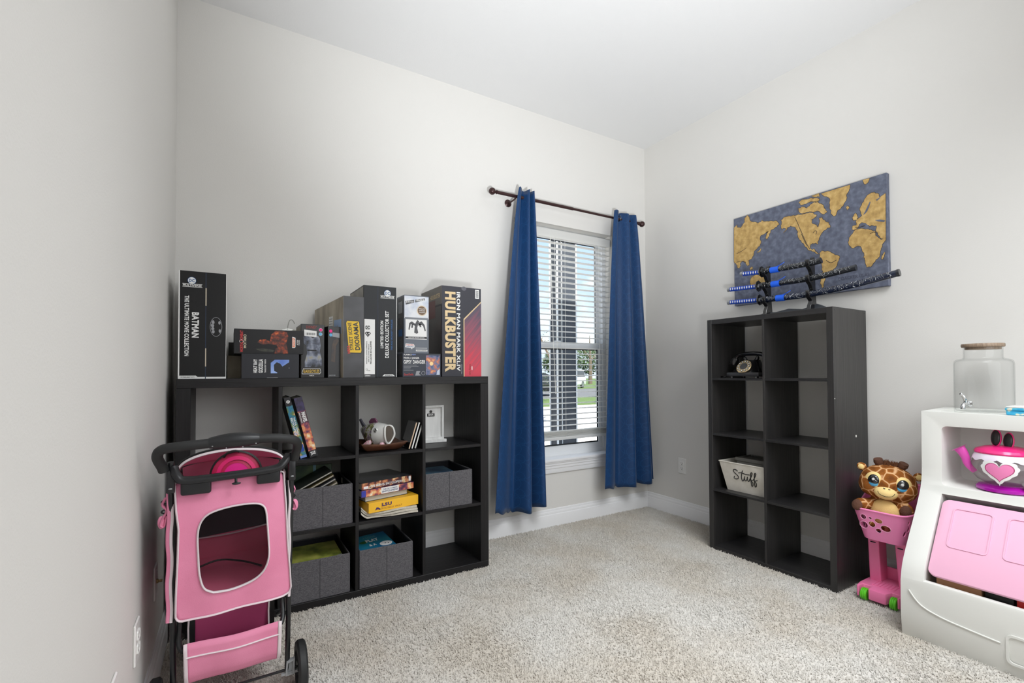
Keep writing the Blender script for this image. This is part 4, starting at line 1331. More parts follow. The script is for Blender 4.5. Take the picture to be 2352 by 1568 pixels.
# ------------------------------------------------------------------ white frame with a tiny plaque
t = thing('shadow_frame', 'small white wooden frame with a tiny black plaque, right column of the bookcase', 'picture frame', (-2.02, -0.185, S2))
M_WWOOD = mat('white_wood', (226, 226, 224), 0.6, noise=((210, 210, 208), 40, 3, (1, 1, 0.1)))
x0, x1, z0, z1, y = -2.085, -1.945, S2 + 0.018, S2 + 0.222, -0.20
MB().ring(sq(x0, x1, y, z0, z1), sq(x0 + 0.013, x1 - 0.013, y, z0 + 0.013, z1 - 0.013), (0, 0.026, 0)).build('frame', M_WWOOD, t, smooth=None)
MB().box(x0 + 0.01, x1 - 0.01, y + 0.014, y + 0.022, z0 + 0.01, z1 - 0.01).build('back_board', M_WWOOD, t, smooth=None)
MB().box(x0 - 0.012, x1 + 0.012, y - 0.014, y + 0.04, S2 + 0.0005, S2 + 0.0182, 0.0015).build('base', M_WWOOD, t)
F = Face(t, (x0 + 0.013, y + 0.014, z0 + 0.013), (x1 - x0 - 0.026, 0, 0), (0, 0, z1 - z0 - 0.026))
F.disc(0.42, 0.86, 0.0085, M_BLACK, 'plaque_ring', 0.004)
F.rect(0.22, 0.62, 0.70, 0.80, M_BLACK, 'plaque', 0.004)
F.text('BAR', 0.42, 0.755, 0.28, 0.05, M_WHITE, lift=0.005)

# ------------------------------------------------------------------ brown tray and ceramic fish
M_LEATH = mat('leather_brown', (104, 66, 46), 0.4, noise=((78, 48, 34), 14, 4), bump=(60, 0.3))
t = thing('leather_tray', 'brown leather catch-all tray with flared edges under the ceramic fish', 'tray', (-2.36, -0.27, S2))
def trayf(u, v):
    a, c = u * 2 - 1, v * 2 - 1
    r = max(abs(a), abs(c))
    k = max(0, (r - 0.72) / 0.28)
    return (-2.362 + 0.122 * a * (0.93 + 0.07 * k) - 0.006 * c, -0.265 + 0.122 * c * (0.93 + 0.07 * k), S2 + 0.003 + 0.042 * k ** 1.3 * (0.75 + 0.25 * abs(a * c)))
MB().grid(trayf, 28, 28, thick=(0, 0, 0.005)).build('tray', M_LEATH, t, smooth=50)

f = thing('ceramic_fish', 'white and grey ceramic fish with a wide open mouth on the brown tray', 'figurine', (-2.37, -0.27, S2 + 0.008))
M_CER = mat('ceramic_white', (224, 224, 220), 0.18, coat=0.4)
M_CERG = mat('ceramic_scales', (150, 146, 140), 0.2, ramp=([(0.34, (90, 92, 84)), (0.45, (150, 148, 92)), (0.54, (206, 204, 200)), (0.64, (176, 152, 164)), (0.75, (120, 122, 130))], 42, 3))
FC = Vector((-2.362, -0.275, S2 + 0.082))
yawf = math.radians(-62)
FM = Matrix.Translation(FC) @ Euler((0, math.radians(-3), yawf), 'XYZ').to_matrix().to_4x4() @ Matrix.Scale(1.14, 4)
def fl(p):
    return FM @ Vector(p)
# body along local +x: tail (-.07) to mouth (+.07)
secs = [(-0.112, 0.010, 0.014, 0.020), (-0.092, 0.022, 0.028, 0.012), (-0.062, 0.038, 0.046, 0.004), (-0.026, 0.048, 0.058, -0.002), (0.006, 0.048, 0.058, -0.002), (0.016, 0.046, 0.055, -0.001)]
heads = [(0.004, 0.0485, 0.0585, -0.002), (0.022, 0.046, 0.055, -0.001), (0.038, 0.042, 0.051, 0.001), (0.056, 0.036, 0.044, 0.003), (0.068, 0.031, 0.041, 0.003)]
def loft(b, S, n=24, cap0=True):
    vs = []
    for x, ry, rz, cz in S:
        vs += [fl((x, ry * math.cos(2 * PI * k / n), cz + rz * math.sin(2 * PI * k / n))) for k in range(n)]
    fs = [(i * n + k, i * n + (k + 1) % n, (i + 1) * n + (k + 1) % n, (i + 1) * n + k) for i in range(len(S) - 1) for k in range(n)]
    if cap0:
        fs.append(tuple(range(n)))
    fs.append(tuple((len(S) - 1) * n + k for k in range(n)))
    b.add(vs, fs)
    return b
loft(MB(), secs).build('body', M_CERG, f, smooth=60)
loft(MB(), heads, cap0=False).build('head', M_CER, f, smooth=60)
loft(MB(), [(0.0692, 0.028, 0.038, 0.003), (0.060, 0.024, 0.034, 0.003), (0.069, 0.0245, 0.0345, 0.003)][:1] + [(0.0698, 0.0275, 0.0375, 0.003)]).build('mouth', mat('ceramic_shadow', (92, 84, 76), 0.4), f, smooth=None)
lip = []
for k in range(24):
    a = 2 * PI * k / 24
    lip.append(fl((0.070 + 0.006 * math.cos(2 * a), 0.031 * math.cos(a), 0.003 + 0.043 * math.sin(a) * (1.0 + 0.12 * math.sin(3 * a)))))
MB().tube(lip, 0.0052, 8, closed=True).build('lip', M_CER, f)
MB().prism([fl(p) for p in [(-0.100, 0, 0.012), (-0.134, 0, 0.070), (-0.124, 0, 0.076), (-0.108, 0, 0.056), (-0.084, 0, 0.034)]], (FM.to_3x3() @ Vector((0, 0.010, 0))), 0.002).build('tail', mat('ceramic_fin_grey', (96, 94, 104), 0.25), f)
MB().prism([fl(p) for p in [(-0.058, 0, 0.036), (-0.064, 0, 0.062), (-0.048, 0, 0.076), (-0.022, 0, 0.078), (-0.006, 0, 0.062), (-0.012, 0, 0.050)]], (FM.to_3x3() @ Vector((0, 0.008, 0))), 0.002).build('dorsal_fin', mat('ceramic_fin_plum', (126, 80, 106), 0.25), f)
M_FINP = mat('ceramic_fin_pink', (222, 150, 168), 0.3, noise=((236, 214, 216), 90, 2, (3, 1, 1)))
MB().prism([fl(p) for p in [(-0.004, -0.046, -0.020), (-0.022, -0.056, -0.026), (-0.056, -0.060, -0.050), (-0.044, -0.060, -0.060), (-0.018, -0.056, -0.054), (-0.002, -0.050, -0.038)]], (FM.to_3x3() @ Vector((0, 0.010, 0))), 0.002).build('pectoral_fin', M_FINP, f)
MB().ell(fl((0.050, -0.026, -0.044)), (0.014, 0.010, 0.012)).build('foot', M_FINP, f)
MB().ell(fl((0.030, -0.040, 0.024)), (0.0095, 0.006, 0.0095)).build('eye', M_CER, f)
MB().tube([fl((0.028 + 0.0085 * math.cos(2 * PI * k / 16), -0.0450, 0.024 + 0.0085 * math.sin(2 * PI * k / 16))) for k in range(16)], 0.0011, 5, closed=True).build('eye_line', M_INK2, f)
MB().ell(fl((0.033, -0.0460, 0.026)), (0.004, 0.0025, 0.004)).build('pupil', M_INK, f)
MB().tube(bez([fl((0.010, -0.036, 0.042)), fl((0.002, -0.049, 0.020)), fl((0.004, -0.050, -0.010)), fl((0.014, -0.042, -0.034))], 6), 0.0012, 5).build('gill_line', M_INK2, f)

# ------------------------------------------------------------------ right cube shelf
M_OAK = mat('charcoal_foil', (40, 39, 39), 0.4, spec=0.5, noise=((50, 48, 47), 30, 4, (1, 1, 0.05)), bump=(90, 0.25, (1, 1, 0.06)))
M_OAKY = mat('charcoal_foil_deep', (36, 35, 36), 0.4, spec=0.5, noise=((44, 43, 43), 30, 4, (1, 0.05, 1)), bump=(90, 0.25, (1, 0.06, 1)))
cs = thing('cube_shelf', 'tall narrow black-brown cube shelf of two columns against the right wall', 'shelf', (-0.2, -1.26, 0))
SF, SB = -0.380, -0.018
YA, YB = -0.886, -1.638
MB().box(SF, SB, YA - 0.031, YA, 0, 1.4785, 0.0012).build('side_panel', M_OAK, cs)
MB().box(SF, SB, YB, YB + 0.033, 0, 1.4785, 0.0012).build('side_panel', M_OAK, cs)
MB().box(SF + 0.001, SB, YB + 0.033, YA - 0.031, 1.448, 1.478, 0.001).build('top_panel', M_OAKY, cs)
MB().box(SF + 0.001, SB, YB + 0.033, YA - 0.031, 0.0, 0.024, 0.001).build('bottom_panel', M_OAKY, cs)
YM = -1.261
MB().box(SF + 0.002, SB, YM - 0.0065, YM + 0.0065, 0.024, 1.448, 0.0006).build('divider', M_OAK, cs)
ZS = (0.388, 0.745, 1.101)
for z in ZS:
    for a, c in ((YA - 0.031, YM + 0.0065), (YM - 0.0065, YB + 0.033)):
        MB().box(SF + 0.002, SB, c, a, z - 0.013, z, 0.0006).build('shelf', M_OAKY, cs)
M_CAP = mat('cap_white', (226, 224, 218), 0.5)
MB().lathe([(0, 0), (0.007, 0), (0.0065, 0.0012), (0, 0.0014)], 12, (-0.155, YB, 0.79), (0, -1, 0)).build('screw_cap', M_CAP, cs)
MB().lathe([(0, 0), (0.003, 0), (0.003, 0.001), (0, 0.0012)], 10, (-0.376, YB, 1.0), (0, -1, 0)).build('screw_cap', M_CAP, cs)
for x, z in ((-0.36, 1.462), (-0.035, 1.462)):
    MB().lathe([(0, 0), (0.004, 0), (0.004, 0.0008), (0, 0.0009)], 10, (x, YB, z), (0, -1, 0)).build('screw_head', mat('screw_dark', (70, 70, 72), 0.4, metal=0.6), cs)

# ------------------------------------------------------------------ telephone
ph = thing('rotary_phone', 'black old-fashioned telephone with a brass dial in the top left cube', 'telephone', (-0.25, -1.09, ZS[2]))
M_PHONE = mat('phone_black', (18, 18, 19), 0.12, coat=0.6)
M_PGREY = mat('phone_grey', (58, 58, 60), 0.3)
M_BRASS = mat('phone_brass', (196, 176, 140), 0.3, metal=0.7)
px, py, pz = -0.235, -1.088, ZS[2]
b = MB().box(px - 0.085, px + 0.085, py - 0.108, py + 0.108, pz + 0.010, pz + 0.036, 0.006, 2)
b.build('base_plate', M_PGREY, ph)
for sx in (-0.065, 0.065):
    for sy in (-0.085, 0.085):
        MB().lathe([(0.009, 0), (0.009, 0.012)], 10, (px + sx, py + sy, pz + 0.0005)).build('foot', M_PHONE, ph)
def body_f(u, v):
    a = 2 * PI * u
    k = v
    hw = 0.098 * (1 - k) ** 1.3 + 0.052 * (1 - (1 - k) ** 1.3)
    hd = 0.082 * (1 - k) ** 1.1 + 0.034 * (1 - (1 - k) ** 1.1)
    ca, sa = math.cos(a), math.sin(a)
    se = (abs(ca) ** 4 + abs(sa) ** 4) ** -0.25
    return (px + 0.012 * k + hd * ca * se, py + hw * sa * se, pz + 0.034 + 0.080 * v)
b = MB()
b.grid(body_f, 32, 10)
b.add([body_f(k / 32, 1) for k in range(32)], [tuple(range(32))])
b.build('body', M_PHONE, ph, smooth=60)
for sy in (-0.042, 0.042):
    MB().tube(bez([(px + 0.012, py + sy * 0.8, pz + 0.108), (px + 0.012, py + sy, pz + 0.125), (px + 0.012, py + sy * 1.15, pz + 0.138)], 5), [0.014, 0.014, 0.013, 0.013, 0.012, 0.012, 0.011, 0.010, 0.008, 0.006, 0.005], 10).build('cradle_prong', M_PHONE, ph)
hs = MB().tube(bez([(px + 0.008, py + 0.102, pz + 0.118), (px + 0.01, py + 0.088, pz + 0.142), (px + 0.012, py + 0.05, pz + 0.152), (px + 0.012, py, pz + 0.155), (px + 0.012, py - 0.05, pz + 0.152), (px + 0.01, py - 0.088, pz + 0.142), (px + 0.008, py - 0.102, pz + 0.118)], 6), 0.0135, 12)
hs.build('handset', M_PHONE, ph, smooth=60)
for sgn in (1, -1):
    MB().lathe([(0.0, 0.0), (0.022, 0.0), (0.026, -0.012), (0.030, -0.036), (0.029, -0.042), (0.0, -0.044)], 20, (px + 0.008, py + sgn * 0.100, pz + 0.128), (0, -sgn * 0.45, 1)).build('earpiece' if sgn > 0 else 'mouthpiece', M_PHONE, ph)
dc, dn = Vector((px - 0.062, py, pz + 0.071)), Vector((-0.82, 0, 0.57)).normalized()
MB().lathe([(0, -0.004), (0.046, -0.004), (0.048, 0.003), (0.045, 0.006), (0, 0.006)], 32, dc, dn).build('dial', M_BRASS, ph)
du = Vector((0, -1, 0))
dv = dn.cross(du) * -1
if dv.z < 0:
    dv = -dv
for k in range(12):
    a = math.radians(90 + 30 * k)
    c = dc + dn * 0.006 + (du * math.cos(a) + dv * math.sin(a)) * 0.0355
    kb = MB().lathe([(0.0065, 0), (0.0065, 0.002), (0, 0.0022)], 12, c, dn).build('key_ring', M_PHONE, ph)
    MB().lathe([(0.0036, 0.0018), (0.0034, 0.0034), (0, 0.0036)], 10, c, dn).build('key', M_PLASTW, kb)
MB().lathe([(0.0245, 0.006), (0.0245, 0.0075), (0, 0.0078)], 24, dc, dn).build('dial_plate', M_PGREY, ph)
for z0, r in ((0.0, 0.004),):
    pts = []
    for k in range(60):
        s = k / 59
        pts.append((px - 0.05 + 0.006 * math.cos(k * 1.6), py + 0.115 + 0.085 * s, pz + 0.008 + 0.005 * math.sin(k * 1.6) + 0.03 * max(0, 0.3 - s)))
    MB().tube(pts, 0.0018, 6).build('coiled_cord', M_PHONE, ph)

# ------------------------------------------------------------------ canvas basket
bk = thing('canvas_basket', 'cream canvas basket lettered in black script, holding a grey box', 'basket', (-0.24, -1.10, ZS[0]))
z0, z1 = ZS[0] + 0.001, ZS[0] + 0.182
def loop(x0, x1, ya, yb, z):
    return [(x0, ya, z), (x0, yb, z), (x1, yb, z), (x1, ya, z)]
Ob, Ot = loop(-0.318, -0.115, -0.978, -1.222, z0), loop(-0.352, -0.085, -0.943, -1.249, z1)
Ib, It = loop(-0.314, -0.119, -0.982, -1.218, z0 + 0.004), loop(-0.347, -0.090, -0.948, -1.244, z1)
b = MB()
b.add(Ob + Ot + Ib + It, [(0, 1, 2, 3)] + [(8, 9, 10, 11)] + [(k, (k + 1) % 4, 4 + (k + 1) % 4, 4 + k) for k in range(4)] + [(8 + k, 8 + (k + 1) % 4, 12 + (k + 1) % 4, 12 + k) for k in range(4)] + [(4 + k, 4 + (k + 1) % 4, 12 + (k + 1) % 4, 12 + k) for k in range(4)])
M_CANV2 = mat('canvas_ivory', (216, 211, 201), 0.9, noise=((204, 198, 186), 18, 3), bump=(260, 0.3))
b.build('shell', M_CANV2, bk, smooth=None)
MB().tube(Ot, 0.004, 6, closed=True).build('rim', M_CANV2, bk)
Fb = Face(bk, Ob[0], Vector(Ob[1]) - Vector(Ob[0]), Vector(Ot[0]) - Vector(Ob[0]))
def fb(u, v):
    # bilinear point on the slanted front
    a = Vector(Ob[0]).lerp(Vector(Ob[1]), u)
    c = Vector(Ot[0]).lerp(Vector(Ot[1]), u)
    return a.lerp(c, v) + Vector((-0.0012, 0, 0))
strokes = [
    [(0.22, 0.90), (0.15, 1.0), (0.06, 0.97), (0.04, 0.84), (0.12, 0.70), (0.20, 0.57), (0.19, 0.40), (0.08, 0.33), (0.01, 0.40), (0.04, 0.52)],
    [(0.43, 1.02), (0.37, 0.75), (0.34, 0.48), (0.36, 0.30), (0.42, 0.34), (0.47, 0.54)],
    [(0.24, 0.80), (0.36, 0.85), (0.54, 0.79), (0.70, 0.80)],
    [(0.49, 0.64), (0.465, 0.42), (0.51, 0.33), (0.57, 0.45), (0.60, 0.64), (0.595, 0.42), (0.64, 0.34), (0.70, 0.50)],
    [(0.68, 0.46), (0.78, 0.76), (0.81, 0.95), (0.765, 0.97), (0.735, 0.70), (0.735, 0.30), (0.75, 0.06), (0.80, 0.08), (0.81, 0.28), (0.75, 0.42), (0.83, 0.48)],
    [(0.83, 0.48), (0.92, 0.76), (0.955, 0.95), (0.91, 0.97), (0.88, 0.70), (0.88, 0.30), (0.895, 0.06), (0.945, 0.08), (0.955, 0.28), (0.895, 0.42), (1.0, 0.52)]]
b = MB()
for s in strokes:
    pts = [fb(0.27 + 0.56 * x, 0.28 + 0.50 * y) for x, y in s]
    b.tube(bez(pts, 5), 0.0027, 6)
b.build('script_lettering', M_BLACK, bk)
gb = thing('storage_box', 'grey box with a plain lid sitting inside the lettered canvas basket', 'box', (-0.22, -1.12, z0 + 0.005))
MB().box(-0.285, -0.135, -1.215, -1.02, z0 + 0.006, z1 + 0.022, 0.004, 2).build('container', mat('grey_box', (112, 110, 104), 0.6), gb)
MB().ring([(-0.29, -1.22, z1 + 0.008), (-0.13, -1.22, z1 + 0.008), (-0.13, -1.015, z1 + 0.008), (-0.29, -1.015, z1 + 0.008)], [(-0.284, -1.214, z1 + 0.008), (-0.136, -1.214, z1 + 0.008), (-0.136, -1.021, z1 + 0.008), (-0.284, -1.021, z1 + 0.008)], (0, 0, 0.02)).build('lid_rim', MATS['grey_box'], gb, smooth=None)

# ------------------------------------------------------------------ swords on their stand
M_LACQ = mat('lacquer_black', (20, 20, 22), 0.2, coat=0.5)
st = thing('sword_stand', 'black lacquered three-tier stand on the tall cube shelf', 'stand', (-0.2, -1.3, 1.4785))
SWX = -0.20
tiers = (1.588, 1.676, 1.764)
for y in (-1.177, -1.437):
    prof = [(-0.150, 1.480), (-0.225, 1.480), (-0.215, 1.52), (-0.200, 1.545)]
    for zt_ in tiers:
        prof += [(-0.205, zt_ - 0.036), (-0.228, zt_ - 0.020), (-0.236, zt_ + 0.012), (-0.228, zt_ + 0.020), (-0.219, zt_ + 0.008), (-0.217, zt_ - 0.014), (-0.200, zt_ - 0.0185), (-0.184, zt_ - 0.012), (-0.182, zt_ + 0.015)]
    prof += [(-0.176, 1.800), (-0.166, 1.800), (-0.160, 1.6), (-0.150, 1.52)]
    MB().prism([(x, y - 0.011, z) for x, z in prof], (0, 0.022, 0), 0.0015).build('upright', M_LACQ, st)
basep = [(-1.10, 1.4795), (-1.10, 1.494), (-1.15, 1.513), (-1.22, 1.508), (-1.30, 1.520), (-1.38, 1.508), (-1.46, 1.530), (-1.50, 1.510), (-1.51, 1.4795)]
MB().prism([(-0.175, y, z) for y, z in basep], (0.018, 0, 0), 0.002).build('base_board', mat('lacquer_worn', (66, 70, 76), 0.3), st)
M_WRAP = mat('wrap_blue', (24, 68, 172), 0.55)
M_RAY = mat('rayskin_white', (222, 222, 220), 0.6)
M_SAYA = mat('scabbard_navy', (24, 34, 56), 0.18, coat=0.5)
M_SAYAB = mat('scabbard_black', (28, 32, 38), 0.18, coat=0.5)
M_SILV = mat('sword_silver', (170, 172, 174), 0.3, metal=0.8)
M_BLUEC = mat('cord_blue', (26, 96, 226), 0.6)
def sword(label, pts, yg, ycord, saya, zb, rad):
    t = thing('sword', label, 'sword', (SWX, pts[0][0], pts[0][1]), group='swords on the black stand')
    P = bez([(SWX, y, z) for y, z in pts], 14)
    def zat(y):
        for a, b_ in zip(P, P[1:]):
            if b_.y <= y <= a.y:
                k = (a.y - y) / max(1e-6, a.y - b_.y)
                return a.z + (b_.z - a.z) * k
        return P[-1].z if y < P[-1].y else P[0].z
    y0, y1 = pts[0][0], pts[-1][0]
    hy = [y0 + (yg - y0) * k / 10 for k in range(11)]
    MB().tube([(SWX, y, zat(y)) for y in hy], 0.0125, 12, flat=(0.8, 1.1)).build('handle', M_WRAP, t)
    MB().tube([(SWX, y0 + 0.010, zat(y0)), (SWX, y0 - 0.008, zat(y0))], 0.0135, 12, flat=(0.85, 1.1)).build('pommel', M_SILV, t)
    n = int((y0 - yg) / 0.0165)
    for k in range(n):
        y = y0 - 0.016 - 0.0165 * k
        if y < yg + 0.014:
            break
        z = zat(y)
        MB().prism([(SWX - 0.0102, y + 0.0042, z + 0.001), (SWX - 0.0102, y, z + 0.010), (SWX - 0.0102, y - 0.0042, z + 0.001), (SWX - 0.0102, y, z - 0.008)], (-0.0014, 0, 0)).build('diamond', M_RAY, t, smooth=None)
    MB().lathe([(0, -0.003), (0.034, -0.003), (0.036, 0), (0.034, 0.003), (0, 0.003)], 8, (SWX, yg, zat(yg)), (0, 1, 0)).build('guard', M_LACQ, t)
    MB().tube([(SWX, yg - 0.003, zat(yg)), (SWX, yg - 0.018, zat(yg - 0.018))], 0.0135, 12, flat=(0.85, 1.1)).build('collar', M_SILV, t)
    sy = [yg - 0.012 + (y1 + 0.006 - yg + 0.012) * k / 24 for k in range(25)]
    sc = MB().tube([(SWX, y, zat(y)) for y in sy], [rad * 1.06] + [rad] * 24, 14, flat=(0.82, 1.0)).build('scabbard', saya, t, smooth=60)
    MB().tube([(SWX, y1 + 0.012, zat(y1 + 0.012)), (SWX, y1, zat(y1))], [rad * 1.07, rad * 1.07], 14, flat=(0.82, 1.0)).build('scabbard_tip', M_SAYAB, t)
    # incised wavy silver lines
    rnd = random.Random(int(-y1 * 100))
    L = MB()
    for k in range(int((yg - y1) / 0.012)):
        y = yg - 0.03 - k * 0.012 + rnd.uniform(-0.004, 0.004)
        if y < y1 + 0.03 or ycord - 0.03 < y < ycord + 0.03:
            continue
        a0, a1 = rnd.uniform(-0.3, 0.5), rnd.uniform(1.5, 2.6)
        pp = []
        for q in range(6):
            a = a0 + (a1 - a0) * q / 5
            yy = y - 0.010 * q / 5 * rnd.choice((1, 1, -0.6)) + 0.003 * math.sin(q * 2 + k)
            pp.append((SWX - rad * 0.83 * math.sin(a), yy, zat(yy) + rad * 1.01 * math.cos(a)))
        L.tube(bez(pp, 2), 0.0008, 4)
    L.build('silver_lines', M_SILV, sc, kind='stuff')
    for dy in (-0.017, 0.0, 0.017):
        yy = ycord + dy
        MB().tube([(SWX, yy + 0.0085, zat(yy)), (SWX, yy - 0.0085, zat(yy))], rad * 1.14, 12, flat=(0.86, 1.0)).build('cord_wrap', M_BLUEC, t)
    MB().tube(bez([(SWX - 0.008, ycord - 0.02, zat(ycord) + rad), (SWX - 0.012, ycord - 0.045, zat(ycord) + rad + 0.006), (SWX - 0.006, ycord - 0.062, zat(ycord) + rad + 0.018)], 4), 0.002, 5).build('cord_end', M_BLUEC, t)
    return t
sword('longest sword in a navy scabbard on the lowest tier of the stand', [(-0.925, 1.604), (-1.156, 1.592), (-1.412, 1.585), (-1.657, 1.603), (-1.862, 1.632)], -1.137, -1.268, M_SAYA, 0, 0.0175)
sword('middle-length sword with a mottled black scabbard on the middle tier', [(-0.926, 1.690), (-1.157, 1.680), (-1.437, 1.676), (-1.672, 1.694)], -1.130, -1.240, M_SAYAB, 0, 0.0165)
sword('shortest sword on the top tier of the stand', [(-1.020, 1.778), (-1.159, 1.767), (-1.438, 1.763), (-1.500, 1.769)], -1.152, -1.235, M_SAYAB, 0, 0.0165)

# ------------------------------------------------------------------ world map
mp_ = thing('world_map', 'wide canvas world map with gold continents on slate blue, hung above the cube shelf', 'wall art', (-0.001, -1.3, 1.9))
M_OCEAN = mat('map_slate', (92, 98, 116), 0.6, ramp=([(0.3, (80, 85, 102)), (0.5, (94, 100, 118)), (0.7, (112, 118, 136))], 34, 7), bump=(60, 0.4))
M_LAND = mat('map_gold', (190, 154, 92), 0.45, metal=0.15, ramp=([(0.3, (170, 138, 82)), (0.5, (194, 160, 98)), (0.7, (214, 182, 120))], 34, 6), bump=(90, 0.5))
M_COAST = mat('map_coast', (64, 54, 46), 0.7)
MB().box(-0.030, -0.001, -1.752, -0.851, 1.600, 2.212, 0.002).build('canvas', M_OCEAN, mp_)
LAND=[ [(-0.854,2.151),(-0.878,2.167),(-0.881,2.144),(-0.905,2.138),(-0.913,2.147),(-0.933,2.167),(-0.933,2.196),(-0.945,2.203),(-0.953,2.212),(-0.964,2.198),(-0.971,2.171),(-1.001,2.151),(-1.027,2.135),(-1.056,2.147),(-1.085,2.132),(-1.113,2.127),(-1.144,2.119),(-1.161,2.104),(-1.171,2.091),(-1.154,2.078),(-1.133,2.07),(-1.112,2.062),(-1.105,2.043),(-1.09,2.011),(-1.08,2.021),(-1.087,2.047),(-1.105,2.063),(-1.069,2.052),(-1.048,2.05),(-1.04,2.024),(-1.048,2.008),(-1.039,1.981),(-1.017,1.965),(-0.998,1.955),(-0.994,1.928),(-0.979,1.906),(-0.956,1.9),(-0.963,1.869),(-0.948,1.865),(-0.937,1.889),(-0.917,1.904),(-0.898,1.897),(-0.889,1.858),(-0.878,1.864),(-0.866,1.896),(-0.851,1.91)],
[(-1.02,1.943),(-1.039,1.953),(-1.048,1.962),(-1.042,1.942),(-1.024,1.939)],
[(-0.967,1.847),(-0.982,1.853),(-0.985,1.833),(-0.97,1.832)],
[(-1.03,1.828),(-1.055,1.819),(-1.08,1.798),(-1.066,1.798),(-1.037,1.816)],
[(-0.973,1.774),(-0.996,1.788),(-1.036,1.784),(-1.065,1.772),(-1.072,1.743),(-1.065,1.719),(-0.972,1.727)],
[(-1.181,2.078),(-1.187,2.093),(-1.182,2.112),(-1.202,2.126),(-1.229,2.125),(-1.248,2.12),(-1.271,2.116),(-1.312,2.111),(-1.343,2.11),(-1.374,2.104),(-1.397,2.083),(-1.388,2.073),(-1.367,2.066),(-1.367,2.047),(-1.39,2.027),(-1.402,2.008),(-1.408,2.022),(-1.409,2.061),(-1.426,2.062),(-1.441,2.039),(-1.461,2.021),(-1.47,1.99),(-1.454,1.991),(-1.431,1.978),(-1.416,1.957),(-1.407,1.934),(-1.398,1.92),(-1.401,1.906),(-1.389,1.916),(-1.371,1.92),(-1.359,1.916),(-1.355,1.895),(-1.367,1.879),(-1.376,1.883),(-1.382,1.876),(-1.394,1.86),(-1.408,1.844),(-1.4,1.847),(-1.376,1.867),(-1.346,1.884),(-1.328,1.907),(-1.309,1.938),(-1.294,1.961),(-1.285,1.99),(-1.279,2.025),(-1.26,2.05),(-1.241,2.061),(-1.221,2.053),(-1.194,2.027),(-1.214,2.052),(-1.201,2.059),(-1.188,2.055)],
[(-1.291,2.155),(-1.313,2.16),(-1.337,2.143),(-1.362,2.158),(-1.381,2.165),(-1.404,2.161),(-1.428,2.138),(-1.442,2.108),(-1.453,2.086),(-1.438,2.076),(-1.415,2.097),(-1.398,2.109),(-1.374,2.109),(-1.349,2.116),(-1.312,2.118),(-1.297,2.132)],
[(-1.294,2.192),(-1.313,2.203),(-1.351,2.194),(-1.387,2.189),(-1.413,2.171),(-1.398,2.164),(-1.363,2.177),(-1.326,2.173),(-1.304,2.173)],
[(-1.369,2.208),(-1.411,2.21),(-1.414,2.188),(-1.387,2.195)],
[(-1.423,2.205),(-1.577,2.205),(-1.574,2.183),(-1.563,2.163),(-1.557,2.128),(-1.54,2.097),(-1.512,2.081),(-1.501,2.053),(-1.492,2.049),(-1.481,2.062),(-1.476,2.091),(-1.471,2.124),(-1.46,2.172),(-1.44,2.184)],
[(-1.64,2.21),(-1.673,2.208),(-1.665,2.188),(-1.652,2.181),(-1.645,2.192)],
[(-1.554,2.083),(-1.564,2.089),(-1.571,2.075),(-1.561,2.066)],
[(-1.585,2.011),(-1.593,2.026),(-1.603,2.035),(-1.613,2.008),(-1.608,1.995),(-1.592,1.996)],
[(-1.409,1.85),(-1.421,1.861),(-1.452,1.853),(-1.475,1.836),(-1.492,1.82),(-1.516,1.808),(-1.513,1.79),(-1.505,1.774),(-1.502,1.756),(-1.479,1.735),(-1.456,1.73),(-1.445,1.717),(-1.438,1.687),(-1.429,1.644),(-1.42,1.639),(-1.412,1.666),(-1.415,1.691),(-1.427,1.739),(-1.422,1.772),(-1.414,1.799),(-1.411,1.824)],
[(-1.691,2.123),(-1.713,2.107),(-1.72,2.088),(-1.745,2.101),(-1.742,1.857),(-1.722,1.862),(-1.707,1.886),(-1.698,1.914),(-1.701,1.937),(-1.679,1.946),(-1.669,1.943),(-1.659,1.954),(-1.644,1.967),(-1.631,1.974),(-1.618,1.965),(-1.61,1.947),(-1.586,1.944),(-1.586,1.965),(-1.605,1.966),(-1.603,1.987),(-1.618,2.001),(-1.634,2.014),(-1.629,2.028),(-1.623,2.053),(-1.635,2.079),(-1.651,2.104),(-1.671,2.121)],
[(-1.591,1.933),(-1.61,1.941),(-1.648,1.93),(-1.668,1.922),(-1.693,1.91),(-1.707,1.871),(-1.719,1.855),(-1.742,1.856),(-1.74,1.846),(-1.721,1.81),(-1.716,1.794),(-1.713,1.766),(-1.695,1.752),(-1.685,1.737),(-1.67,1.717),(-1.652,1.717),(-1.645,1.757),(-1.636,1.777),(-1.641,1.799),(-1.631,1.825),(-1.616,1.846),(-1.585,1.839),(-1.566,1.864),(-1.567,1.891),(-1.578,1.916)],
[(-1.722,1.761),(-1.737,1.784),(-1.734,1.761),(-1.727,1.746),(-1.721,1.75)] ]
SEAS=[ [(-1.694,1.969),(-1.718,1.966),(-1.742,1.954),(-1.737,1.947),(-1.708,1.958)],
[(-1.639,2.013),(-1.65,2.033),(-1.671,2.077),(-1.676,2.076),(-1.67,2.054),(-1.66,2.03),(-1.65,2.019)],
[(-1.633,1.97),(-1.649,1.966),(-1.666,1.943),(-1.658,1.939),(-1.638,1.96)],
[(-1.701,2.079),(-1.718,2.088),(-1.723,2.084),(-1.705,2.072)] ]
